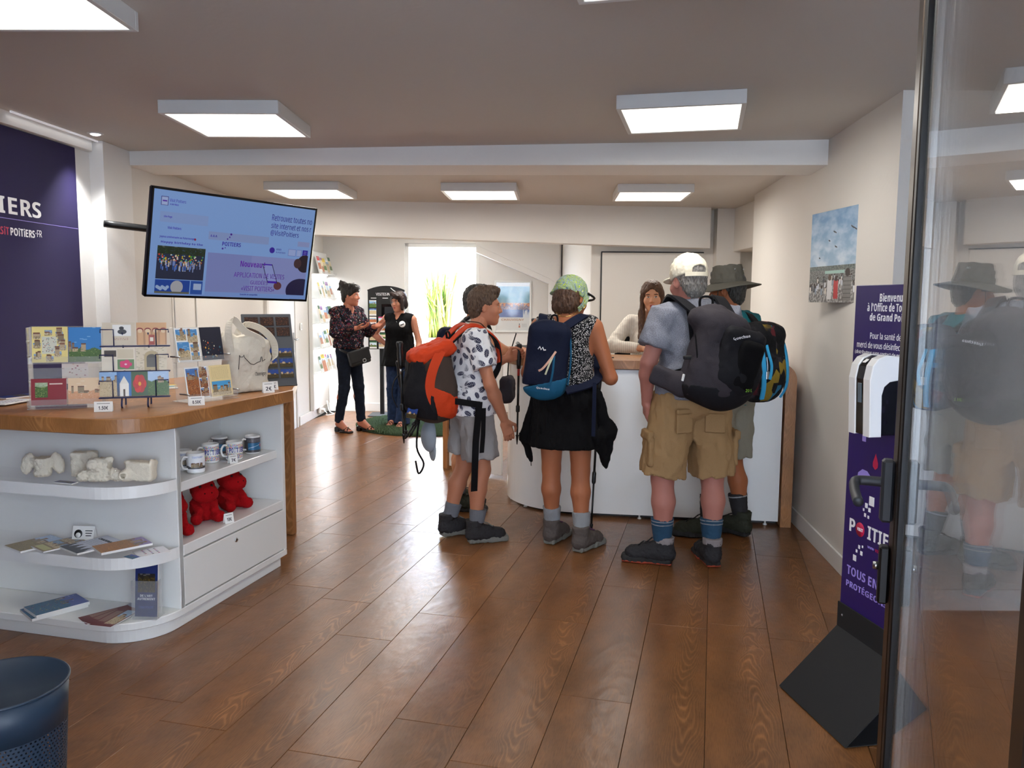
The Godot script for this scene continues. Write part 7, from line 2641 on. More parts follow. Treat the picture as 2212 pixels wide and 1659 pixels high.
# the walker hidden behind her
func hiker_behind() -> void:
	var at := Vector3(-0.36, 0, -5.68)
	var p := person("hiker in a white shirt leaning on the desk, hidden behind the leaf print hiker", at, 95.0)
	var J := joints(1.60)
	J.merge({"shoR": Vector3(-0.17, 1.29, 0.08), "shoL": Vector3(0.16, 1.29, 0.08), "nek": Vector3(0, 1.335, 0.07), "che": Vector3(0, 1.17, 0.05), "hed": Vector3(0.02, 1.475, 0.12), "elbR": Vector3(-0.27, 1.145, 0.30), "wriR": Vector3(-0.06, 1.135, 0.40), "elbL": Vector3(0.22, 1.10, 0.25), "wriL": Vector3(0.04, 1.14, 0.44)}, true)
	var B := turned(10, 6)
	softs("body", M.skin, p, [[torso(J, 0.0) + limbs(J, 1.0), 0.012], [head(J, B), 0.005], [hand(J.wriR, Vector3(0.8, -0.1, 0.5), Vector3(0, -1, 0), Vector3(0, 0, 1), 0.5, 0.95), 0.004], [hand(J.wriL, Vector3(-0.8, -0.1, 0.5), Vector3(0, -1, 0), Vector3(0, 0, 1), 0.5, 0.95), 0.004]], Color.html("c08562"), face_paint(J, B, "a3503f", "5a4a40", "3a3028"))
	soft("shirt", M.white_cloth, p, torso(J, 0.022) + [sleeve(J, "R", 0.45, 0.068, 0.072), sleeve(J, "L", 0.45, 0.068, 0.072), ["-c", J.nek + Vector3(0, 0.0, 0.02), J.nek + Vector3(0, 0.15, 0.02), 0.068, 0.085, 0.01], ["w", 0.010, Vector3(10, 7, 10), 2], ["p", Vector3.DOWN, -0.82]], 0.011)
	soft("shorts", M.navy, p, shorts_ops(J, 0.022, 0.85, 0.10, 0.105, 1.0), 0.012)
	hair_short(p, J, B, M.hair_dark_grey, 1.0)
	mi("wristband", tube(spline([J.wriR + Vector3(-0.03, 0.02, 0), J.wriR + Vector3(-0.02, 0.0, 0.03), J.wriR + Vector3(-0.02, -0.025, 0.0), J.wriR + Vector3(-0.03, 0.0, -0.03), J.wriR + Vector3(-0.03, 0.02, 0)], 5), 0.005, 6), M.steel, p)
	for q in ["L", "R"]:
		sock(p, J, q, M.sock_grey, 0.05, 0.13)
		boot(p, J, q, M.boot_olive, M.sole_dark, M.boot_olive, M.black, 0.04)
	var bk := thing("daypack", "dark daypack on the walker hidden behind the leaf print hiker", "backpack", at, 95.0)
	soft("main_bag", M.navy, bk, [["b", Vector3(0, 1.12, -0.12), Vector3(0.13, 0.19, 0.07), 0.06, Basis(Vector3.RIGHT, 0.12), 0.0], ["w", 0.008, Vector3(10, 8, 10), 4]], 0.01)
	for s in [-1.0, 1.0]:
		mi("shoulder_strap", strap(spline([Vector3(s * 0.07, 1.28, -0.06), Vector3(s * 0.10, 1.385, 0.07), Vector3(s * 0.12, 1.30, 0.20), Vector3(s * 0.15, 1.10, 0.17)], 6), Vector3(1, 0.2, 0), 0.055, 0.014), M.strap, bk)
	var hb := thing("hip_bag", "small dark hip bag hanging in front of the side desk", "bag", at + Vector3(0.33, 0, 0.30), 80.0)
	soft("pouch", M.anthracite, hb, [["b", Vector3(0, 0.90, 0), Vector3(0.08, 0.09, 0.045), 0.035, Basis(), 0.0], ["w", 0.008, Vector3(14, 14, 14), 3]], 0.008)
	mi("webbing", strap(spline([Vector3(0, 0.97, 0), Vector3(-0.05, 1.12, 0.02), Vector3(-0.02, 1.28, 0.06)], 5), Vector3(1, 0, 0), 0.025, 0.004), M.strap, hb)


# the woman in the green headscarf
func hiker_scarf() -> void:
	var at := Vector3(0.325, 0, -4.76)
	var yaw := 168.0
	var p := person("woman hiker in a green headscarf and black skirt, seen from behind", at, yaw)
	var J := joints(1.66)
	J.merge({"elbR": Vector3(-0.265, 1.045, 0.0), "wriR": Vector3(-0.14, 1.10, 0.215), "elbL": Vector3(0.245, 1.06, 0.05), "wriL": Vector3(0.08, 1.12, 0.24), "ankL": Vector3(0.085, 0.085, 0.07), "kneL": Vector3(0.09, 0.475, 0.04), "toeL": Vector3(0.03, 0.03, 0.25), "ankR": Vector3(-0.115, 0.085, -0.05), "toeR": Vector3(-0.19, 0.03, 0.10), "hed": Vector3(-0.02, 1.505, 0.045)}, true)
	var B := turned(-32, 12, -6)
	softs("body", M.skin, p, [[torso(J, 0.0, 0.15) + limbs(J, 1.06), 0.011], [head(J, B), 0.004], [hand(J.wriR, Vector3(0.6, 0.1, 0.7), Vector3(0.2, -1, 0), Vector3(0.6, 0, 0.6), 0.6, 0.95), 0.004], [hand(J.wriL, Vector3(-0.6, 0.1, 0.7), Vector3(0.0, -1, 0), Vector3(-0.6, 0, 0.6), 0.6, 0.95), 0.004]], Color.html("ab6a48"), face_paint(J, B, "a3503f", "5a4030", "3a3028"))
	# sleeveless top: the armholes bite into it
	var top: Array = torso(J, 0.014, 0.15, 0.015)
	top += [["-c", J.nek + Vector3(0, 0.015, 0.0), J.nek + Vector3(0, 0.16, 0.0), 0.088, 0.10, 0.01]]
	for q in [["L", 1.0], ["R", -1.0]]:
		var a: Vector3 = J["sho" + q[0]]
		top.append(["-e", a + Vector3(q[1] * 0.075, -0.085, 0), Vector3(0.105, 0.155, 0.16), Basis(), 0.012])
	top += [["w", 0.006, Vector3(9, 7, 9), 2], ["p", Vector3.DOWN, -0.96]]
	soft("top", M.speckle, p, top, 0.008)
	soft("skirt", M.black_cloth, p, [["k", Vector3(0, 1.02, 0), Vector3(0, 0.625, 0.01), 0.160, 0.235, 0.0, Vector3(1, 1, 0.74)], ["e", Vector3(0, 0.92, -0.02), Vector3(0.185, 0.12, 0.15), Basis(), 0.05], ["w", 0.020, Vector3(16, 3, 16), 4], ["p", Vector3.DOWN, -0.625]], 0.009)
	# the jumper knotted round her waist hangs at both sides
	var jp := soft("tied_jumper", M.black_cloth, p, [["k", Vector3(0, 1.00, 0), Vector3(0, 0.93, 0), 0.168, 0.175, 0.0, Vector3(1, 1, 0.76)], ["c", Vector3(-0.185, 0.95, -0.03), Vector3(-0.255, 0.72, -0.02), 0.03, 0.045, 0.04, Vector3(1, 1, 0.8)], ["c", Vector3(-0.255, 0.72, -0.02), Vector3(-0.245, 0.52, -0.02), 0.05, 0.012, 0.04, Vector3(1, 1, 0.6)], ["c", Vector3(-0.20, 0.70, -0.06), Vector3(-0.24, 0.56, -0.03), 0.045, 0.02, 0.04], ["c", Vector3(0.19, 0.92, 0.0), Vector3(0.255, 0.66, 0.02), 0.025, 0.03, 0.04], ["c", Vector3(0.25, 0.66, 0.02), Vector3(0.215, 0.52, 0.02), 0.030, 0.012, 0.03], ["w", 0.014, Vector3(16, 8, 16), 7]], 0.008)
	mi("zip_pull", tube(PackedVector3Array([Vector3(0.215, 0.525, 0.02), Vector3(0.213, 0.49, 0.02)]), 0.003, 5), M.black, jp)
	# hair and scarf
	var c: Vector3 = J.hed
	var X := func(x: float, y: float, z: float) -> Vector3: return c + B * Vector3(x, y, z)
	soft("hair", M.hair_chestnut, p, [["e", X.call(0, 0.0, -0.045), Vector3(0.088, 0.098, 0.082), B, 0.0], ["e", X.call(0.0, -0.055, -0.065), Vector3(0.082, 0.05, 0.055), B, 0.03], ["-e", X.call(0, -0.03, 0.10), Vector3(0.12, 0.14, 0.09), B, 0.01], ["-e", X.call(-0.09, -0.03, 0.01), Vector3(0.03, 0.05, 0.04), B, 0.01], ["w", 0.012, Vector3(60, 18, 60), 5], ["p", Vector3(0, -1, 0), -(c.y - 0.105)]], 0.004)
	var sc := soft("headscarf", M.swirl, p, [["e", X.call(0, 0.050, -0.014), Vector3(0.094, 0.098, 0.112), B, 0.0], ["e", X.call(0.075, 0.02, -0.085), Vector3(0.03, 0.022, 0.03), B, 0.03], ["w", 0.006, Vector3(25, 40, 25), 3], ["p", B * Vector3(0, -1, -0.25).normalized(), (B * Vector3(0, -1, -0.25).normalized()).dot(X.call(0, 0.005, 0.0))]], 0.005)
	mi("scarf_tie", strap(spline([X.call(-0.085, 0.04, 0.04), X.call(-0.092, 0.0, 0.02), X.call(-0.09, -0.04, 0.0), X.call(-0.08, -0.075, -0.03)], 5), B * Vector3(0, 0.3, 1), 0.035, 0.006), M.swirl, sc)
	mi("sunglasses", tube(spline([X.call(-0.097, 0.035, 0.03), X.call(-0.09, 0.025, 0.10), X.call(-0.05, 0.02, 0.125), X.call(0.05, 0.02, 0.125)], 5), 0.007, 6), M.black, p)
	mi("earring", tube(spline([X.call(-0.088, -0.030, 0.0), X.call(-0.096, -0.045, 0.012), X.call(-0.090, -0.062, 0.0), X.call(-0.088, -0.045, -0.010), X.call(-0.088, -0.030, 0.0)], 4), 0.0028, 6), H("d0b060", 0.25, 1.0), p)
	mi("necklace", tube(spline([J.nek + Vector3(0.07, 0.05, 0.0), J.nek + Vector3(0.03, 0.02, -0.062), J.nek + Vector3(-0.03, 0.02, -0.062), J.nek + Vector3(-0.075, 0.05, 0.0)], 5), 0.002, 5), H("d0b060", 0.25, 1.0), p)
	for q in ["L", "R"]:
		sock(p, J, q, M.sock_light, 0.05, 0.15)
		boot(p, J, q, M.boot_grey, M.sole_grey, M.boot_grey, plain_cloth(Color.html("5f3f58")), 0.045)
	# the small blue rucksack, worn askew
	var bk := thing("daypack", "small navy and petrol blue daypack of the headscarf hiker", "backpack", at, yaw)
	var tl := Basis(Vector3.BACK, deg_to_rad(6))
	var bag := [["b", Vector3(0.085, 1.165, -0.20), Vector3(0.125, 0.21, 0.065), 0.06, tl, 0.0], ["e", Vector3(0.075, 1.30, -0.185), Vector3(0.105, 0.085, 0.055), Basis(), 0.04], ["e", Vector3(0.095, 1.05, -0.235), Vector3(0.115, 0.12, 0.06), Basis(), 0.04]]
	soft("main_bag", M.navy, bk, bag + [["w", 0.006, Vector3(9, 7, 9), 3], ["p", Vector3.DOWN, -1.02]], 0.008)
	soft("bottom_panel", M.petrol, bk, bag + [["i", 0.003], ["w", 0.006, Vector3(9, 7, 9), 3], ["p", Vector3(0.25, 1, 0).normalized(), 1.025]], 0.008)
	mi("side_piping", tube(spline([Vector3(-0.005, 1.37, -0.20), Vector3(-0.048, 1.30, -0.215), Vector3(-0.055, 1.15, -0.225), Vector3(-0.040, 1.02, -0.225)], 6), 0.006, 6), M.petrol, bk)
	mi("zip_seam", tube(spline([Vector3(0.03, 1.19, -0.285), Vector3(0.035, 1.10, -0.302), Vector3(0.05, 1.02, -0.296)], 6), 0.007, 6), M.petrol, bk)
	mi("grab_loop", tube(spline([Vector3(0.075, 1.355, -0.165), Vector3(0.065, 1.41, -0.165), Vector3(0.035, 1.41, -0.165), Vector3(0.03, 1.35, -0.165)], 5), 0.006, 6), M.strap, bk)
	for s in [-1.0, 1.0]:
		mi("shoulder_strap", strap(spline([Vector3(0.06 + s * 0.05, 1.335, -0.145), Vector3(s * 0.115 + 0.02, 1.408, -0.06), Vector3(s * 0.125, 1.395, 0.03), Vector3(s * 0.135, 1.28, 0.13), Vector3(s * 0.175, 1.12, 0.10), Vector3(s * 0.19 + 0.01, 1.03, -0.06), Vector3(s * 0.08 + 0.06, 0.98, -0.17)], 6), Vector3(1, 0.2, 0), 0.052, 0.012), M.navy, bk)
	txt(bk, "Quechua", M.print_white, bold, Vector3(0.09, 1.005, -0.301), 0.075, 0.014, Vector3(8, 180, -6))
	mi("emblem", tube(PackedVector3Array([Vector3(0.125, 1.225, -0.272), Vector3(0.115, 1.24, -0.271), Vector3(0.108, 1.222, -0.273), Vector3(0.098, 1.236, -0.272), Vector3(0.092, 1.220, -0.273), Vector3(0.08, 1.222, -0.273)]), 0.004, 5), M.print_white, bk)
	mi("ribbon", strap(spline([Vector3(0.02, 1.215, -0.287), Vector3(0.05, 1.17, -0.300), Vector3(0.09, 1.12, -0.308), Vector3(0.115, 1.105, -0.306)], 5), Vector3(0.7, 0.7, 0), 0.012, 0.003), H("d8a890"), bk)
	mi("ribbon", strap(spline([Vector3(0.03, 1.20, -0.291), Vector3(0.055, 1.14, -0.306), Vector3(0.075, 1.085, -0.312)], 5), Vector3(0.7, 0.7, 0), 0.010, 0.003), H("c8c8a8"), bk)
	mi("strap_tail", strap(PackedVector3Array([Vector3(-0.185, 1.03, -0.14), Vector3(-0.187, 0.90, -0.16), Vector3(-0.185, 0.72, -0.165)]), Vector3(1, 0, 0), 0.022, 0.003), M.navy, bk)
	var W := Transform3D(Basis(Vector3.UP, deg_to_rad(yaw)), at)
	trek_pole("black trekking pole standing behind the legs of the headscarf hiker", W * Vector3(-0.17, 1.08, 0.30), W * Vector3(-0.145, 0.0, 0.16), M.black)


func receptionist() -> void:
	var at := Vector3(1.085, 0, -6.28)
	var p := person("receptionist with long brown hair in a cream knit top behind the desk", at, -4.0)
	var J := joints(1.64)
	J.merge({"elbR": Vector3(-0.315, 1.155, 0.13), "wriR": Vector3(-0.085, 1.145, 0.30), "elbL": Vector3(0.29, 1.155, 0.14), "wriL": Vector3(0.07, 1.145, 0.30), "nek": Vector3(0, 1.36, 0.02), "hed": Vector3(0.0, 1.528, 0.055), "che": Vector3(0, 1.19, 0.02)}, true)
	var B := turned(-6, 4, 2)
	softs("body", M.skin, p, [[torso(J, 0.0, 0.05) + limbs(J, 0.95), 0.012], [head(J, B), 0.0032], [hand(J.wriR, Vector3(0.95, -0.1, 0.2), Vector3(0, -1, 0), Vector3(0, 0, 1), 0.2, 0.92), 0.004], [hand(J.wriL, Vector3(-0.95, -0.1, 0.2), Vector3(0, -1, 0), Vector3(0, 0, 1), 0.2, 0.92), 0.004]], Color.html("cf9878"), face_paint(J, B, "b05a52", "3a261c", "4a3a2c"))
	var top: Array = torso(J, 0.008, 0.05)
	for q in ["L", "R"]:
		top.append(["c", J["sho" + q], J["elb" + q], 0.056, 0.050, 0.03])
		top.append(["k", J["elb" + q], (J["elb" + q] as Vector3).lerp(J["wri" + q], 0.9), 0.052, 0.040, 0.03])
	top += [["-c", J.nek + Vector3(0, 0.02, 0.03), J.nek + Vector3(0, 0.2, 0.04), 0.072, 0.09, 0.01], ["w", 0.007, Vector3(14, 12, 14), 2], ["p", Vector3.DOWN, -0.90]]
	soft("knit_top", M.knit, p, top, 0.008)
	soft("trousers", M.black_cloth, p, shorts_ops(J, 0.012, 2.0, 0.092, 0.05, 0.95), 0.014)
	var c: Vector3 = J.hed
	var X := func(x: float, y: float, z: float) -> Vector3: return c + B * Vector3(x, y, z)
	soft("hair", M.hair_long, p, [["e", X.call(0, 0.045, -0.018), Vector3(0.086, 0.093, 0.102), B, 0.0], ["e", X.call(0, -0.03, -0.065), Vector3(0.078, 0.12, 0.05), B, 0.03], ["c", X.call(-0.072, 0.03, 0.02), X.call(-0.082, -0.12, 0.03), 0.026, 0.024, 0.03, Vector3(0.8, 1, 1)], ["c", X.call(-0.082, -0.12, 0.03), X.call(-0.078, -0.30, 0.105), 0.026, 0.030, 0.03], ["c", X.call(-0.078, -0.30, 0.105), X.call(-0.07, -0.40, 0.115), 0.028, 0.010, 0.02], ["c", X.call(0.072, 0.03, 0.02), X.call(0.082, -0.13, 0.0), 0.026, 0.024, 0.03, Vector3(0.8, 1, 1)], ["c", X.call(0.082, -0.13, 0.0), X.call(0.075, -0.30, 0.07), 0.026, 0.016, 0.03], ["-e", X.call(0, -0.045, 0.088), Vector3(0.062, 0.118, 0.062), B, 0.008], ["-c", X.call(0, 0.14, 0.05), X.call(0, 0.10, 0.1), 0.004, 0.003, 0.006], ["w", 0.006, Vector3(80, 8, 80), 5]], 0.0045)
	var ch := thing("office_chair", "black office chair behind the receptionist", "chair", Vector3(1.05, 0, -6.62), 0.0)
	soft("backrest", M.black_cloth, ch, [["b", Vector3(0, 1.02, 0), Vector3(0.20, 0.22, 0.03), 0.028, Basis(Vector3.RIGHT, -0.08), 0.0]], 0.012)
	mi("seat", bx(Vector3(0.42, 0.06, 0.40), 0.02), M.black, ch, Vector3(0, 0.66, 0.0))
	mi("column", tube(PackedVector3Array([Vector3(0, 0.04, 0), Vector3(0, 0.64, 0)]), 0.03, 12), M.dark_grey, ch)
	mi("back_post", bx(Vector3(0.05, 0.25, 0.02), 0.004), M.dark_grey, ch, Vector3(0, 0.76, -0.03))
	for k in 5:
		mi("foot_arm", tube(PackedVector3Array([Vector3(0, 0.05, 0), Vector3(cos(k * TAU / 5) * 0.22, 0.02, sin(k * TAU / 5) * 0.22)]), 0.018, 8), M.dark_grey, ch)


# the man in the cream cap
func hiker_cap() -> void:
	var at := Vector3(1.01, 0, -4.46)
	var yaw := 188.0
	var p := person("man in a cream cap, grey polo shirt and khaki shorts, seen from behind", at, yaw)
	var J := joints(1.75)
	J.merge({"shoL": Vector3(0.18, 1.405, -0.02), "shoR": Vector3(-0.18, 1.405, -0.02), "elbL": Vector3(0.265, 1.165, -0.035), "wriL": Vector3(0.245, 0.935, 0.055), "elbR": Vector3(-0.27, 1.17, 0.06), "wriR": Vector3(-0.13, 1.14, 0.27), "ankL": Vector3(0.14, 0.09, 0.02), "toeL": Vector3(0.29, 0.03, 0.09), "kneL": Vector3(0.15, 0.50, 0.02), "hipL": Vector3(0.10, 0.925, 0), "hipR": Vector3(-0.10, 0.925, 0), "ankR": Vector3(-0.135, 0.09, -0.03), "toeR": Vector3(-0.145, 0.03, 0.16), "kneR": Vector3(-0.145, 0.50, 0.02), "hed": Vector3(0.035, 1.605, 0.02), "nek": Vector3(0, 1.455, -0.02)}, true)
	var B := turned(14, 8)
	softs("body", M.skin, p, [[torso(J, 0.005, 0.0, 0.03) + limbs(J, 1.14), 0.012], [head(J, B, true), 0.004], [hand(J.wriL, Vector3(-0.15, -0.9, 0.35), Vector3(-1, 0, 0), Vector3(0, 0, 1), 0.25, 1.05), 0.004], [hand(J.wriR, Vector3(0.5, 0.0, 0.8), Vector3(0, -1, 0), Vector3(1, 0, 0), 0.4, 1.05), 0.004]], Color.html("b3786a"), face_paint(J, B, "a05a4a", "8a8078", "4a4a4a", true))
	var tee: Array = torso(J, 0.030, 0.0, 0.035)
	tee += [sleeve(J, "L", 0.66, 0.082, 0.094), sleeve(J, "R", 0.66, 0.082, 0.094), ["k", Vector3(0, 1.12, 0), Vector3(0, 0.965, 0.0), 0.185, 0.19, 0.06, Vector3(1, 1, 0.80)], ["k", J.nek + Vector3(0, -0.03, -0.005), J.nek + Vector3(0, 0.055, 0.0), 0.078, 0.068, 0.02], ["-c", J.nek + Vector3(0, 0.0, 0.03), J.nek + Vector3(0, 0.12, 0.05), 0.056, 0.06, 0.008], ["w", 0.012, Vector3(9, 6, 9), 2], ["p", Vector3.DOWN, -0.965]]
	soft("polo_shirt", M.heather, p, tee, 0.009)
	var sh := soft("shorts", M.khaki, p, shorts_ops(J, 0.034, 0.94, 0.118, 0.130, 1.035), 0.009)
	mi("belt", strap(ring_path(Vector3(0, 1.005, 0.0), 0.186, 0.152, 28), Vector3.UP, 0.042, 0.006), M.gloss_black, sh)
	for x in [-0.025, 0.0, 0.025]:
		mi("belt_loop", bx(Vector3(0.012, 0.065, 0.006), 0.002), M.khaki, sh, Vector3(x, 1.005, -0.158))
	for s in [-1.0, 1.0]:
		soft("back_pocket", M.khaki, sh, [["b", Vector3(s * 0.085, 0.905, -0.150), Vector3(0.062, 0.014, 0.010), 0.007, Basis(Vector3.UP, s * 0.35), 0.0], ["b", Vector3(s * 0.088, 0.84, -0.140), Vector3(0.056, 0.058, 0.007), 0.006, Basis(Vector3.UP, s * 0.35), 0.004]], 0.006)
		soft("cargo_pocket", M.khaki, sh, [["b", Vector3(s * 0.245, 0.665, 0.0), Vector3(0.016, 0.085, 0.070), 0.012, Basis(), 0.0], ["b", Vector3(s * 0.252, 0.755, 0.0), Vector3(0.018, 0.028, 0.074), 0.010, Basis(), 0.004], ["w", 0.006, Vector3(20, 20, 20), 3]], 0.007)
	# cap with its strap at the back, grey hair below
	var c: Vector3 = J.hed
	var X := func(x: float, y: float, z: float) -> Vector3: return c + B * Vector3(x, y, z)
	hair_short(p, J, B, M.hair_grey, 0.985, -0.06)
	var cp := soft("cap", M.cap_cloth, p, [["e", X.call(0, 0.054, -0.014), Vector3(0.097, 0.108, 0.117), B, 0.0], ["-e", X.call(0, 0.048, -0.120), Vector3(0.042, 0.030, 0.045), B, 0.004], ["w", 0.005, Vector3(25, 25, 25), 3], ["p", B * Vector3(0, -1, -0.12).normalized(), (B * Vector3(0, -1, -0.12).normalized()).dot(X.call(0, 0.022, 0.0))]], 0.005)
	soft("peak", M.cap_cloth, cp, [["e", X.call(0, 0.03, 0.115), Vector3(0.075, 0.012, 0.065), B * Basis(Vector3.RIGHT, 0.15), 0.0]], 0.006)
	mi("strap", strap(spline([X.call(-0.075, 0.030, -0.090), X.call(-0.03, 0.026, -0.130), X.call(0.03, 0.026, -0.130), X.call(0.075, 0.030, -0.090)], 5), B * Vector3.UP, 0.022, 0.004), M.cap_cloth, cp)
	mi("button", lathe([Vector2(0.0005, 0.004), Vector2(0.007, 0.002), Vector2(0.008, -0.002), Vector2(0.0005, -0.003)], 12), M.cap_cloth, cp, X.call(0, 0.163, -0.012))
	for q in ["L", "R"]:
		sock(p, J, q, M.sock_blue, 0.05, 0.18, [[0.145, 0.152, M.sock_light], [0.164, 0.171, M.sock_light]], 1.14)
		boot(p, J, q, M.boot_dark, M.sole_dark, M.boot_collar, M.black, 0.05, M.sole_red)
	# his rucksack sits off to his right
	var bk := thing("rucksack", "dark grey hiking rucksack on the back of the man in the cap", "rucksack", at, yaw)
	var tl := Basis(Vector3.BACK, deg_to_rad(15)) * Basis(Vector3.RIGHT, deg_to_rad(-4))
	var bag := [["b", Vector3(-0.015, 1.205, -0.27), Vector3(0.14, 0.245, 0.105), 0.09, tl, 0.0], ["e", Vector3(-0.065, 1.105, -0.30), Vector3(0.17, 0.17, 0.12), Basis(), 0.06], ["e", Vector3(0.005, 1.415, -0.24), Vector3(0.12, 0.07, 0.09), Basis(), 0.05]]
	soft("main_bag", M.anthracite, bk, bag + [["w", 0.010, Vector3(9, 6, 9), 6], ["p", Vector3.DOWN, -1.01]], 0.009)
	soft("bottom_panel", M.charcoal, bk, bag + [["i", 0.004], ["p", Vector3(-0.1, 1, 0), 1.06]], 0.009)
	soft("front_pocket", M.charcoal, bk, [["b", Vector3(-0.100, 1.205, -0.365), Vector3(0.115, 0.165, 0.055), 0.05, tl, 0.0], ["e", Vector3(-0.115, 1.135, -0.385), Vector3(0.11, 0.12, 0.06), Basis(), 0.04], ["w", 0.008, Vector3(10, 10, 10), 2]], 0.009)
	soft("mesh_panel", M.black_cloth, bk, [["b", Vector3(-0.130, 1.175, -0.405), Vector3(0.07, 0.13, 0.045), 0.04, tl, 0.0]], 0.009)
	soft("hip_wing", M.anthracite, bk, [["b", Vector3(0.205, 1.085, -0.20), Vector3(0.10, 0.055, 0.03), 0.025, Basis(Vector3.UP, -0.5) * Basis(Vector3.BACK, 0.35), 0.0], ["e", Vector3(0.105, 1.065, -0.25), Vector3(0.10, 0.07, 0.05), Basis(), 0.05]], 0.009)
	for s in [-1.0, 1.0]:
		mi("shoulder_strap", strap(spline([Vector3(s * 0.085 - 0.05, 1.42, -0.19), Vector3(s * 0.12, 1.515, -0.07), Vector3(s * 0.13, 1.51, 0.03), Vector3(s * 0.145, 1.37, 0.15), Vector3(s * 0.19, 1.20, 0.14), Vector3(s * 0.225, 1.10, 0.0), Vector3(s * 0.14, 1.05, -0.19)], 6), Vector3(1, 0.2, 0), 0.066, 0.014), M.charcoal, bk)
	mi("load_strap", strap(PackedVector3Array([Vector3(0.080, 1.465, -0.13), Vector3(0.085, 1.375, -0.185), Vector3(0.082, 1.295, -0.205)]), Vector3(1, 0, 0), 0.028, 0.004), M.strap, bk)
	mi("grab_loop", tube(spline([Vector3(0.045, 1.465, -0.20), Vector3(0.040, 1.520, -0.20), Vector3(-0.020, 1.520, -0.20), Vector3(-0.025, 1.465, -0.20)], 5), 0.007, 6), M.strap, bk)
	mi("compression_strap", strap(spline([Vector3(0.19, 1.10, -0.10), Vector3(0.10, 1.15, -0.235), Vector3(0.03, 1.165, -0.30)], 5), Vector3(0, 1, 0.2), 0.022, 0.004), M.strap, bk)
	mi("elastic_cord", tube(spline([Vector3(0.115, 1.335, -0.33), Vector3(0.105, 1.205, -0.345), Vector3(0.085, 1.065, -0.33)], 5), 0.004, 5), M.strap, bk)
	mi("elastic_cord", tube(spline([Vector3(0.125, 1.075, -0.30), Vector3(0.045, 1.135, -0.375), Vector3(-0.015, 1.195, -0.405)], 5), 0.004, 5), M.strap, bk)
	mi("buckle", bx(Vector3(0.05, 0.02, 0.012), 0.004), M.black, bk, Vector3(0.140, 1.210, -0.30))
	mi("white_tag", bx(Vector3(0.014, 0.038, 0.008), 0.003), M.white, bk, Vector3(0.160, 1.105, -0.295), Vector3(0, 0, 12))
	txt(bk, "Quechua", M.print_white, bold, Vector3(-0.095, 1.320, -0.427), 0.09, 0.018, Vector3(-6, 180, 10))
	txt(bk, "20 L", H("7ab02a"), bold, Vector3(-0.140, 1.050, -0.434), 0.035, 0.016, Vector3(4, 180, 0))


func ring_path(c: Vector3, rx: float, rz: float, n: int) -> PackedVector3Array:
	var p := PackedVector3Array()
	for i in n + 1:
		var a := TAU * i / n
		p.append(c + Vector3(cos(a) * rx, 0, sin(a) * rz))
	return p


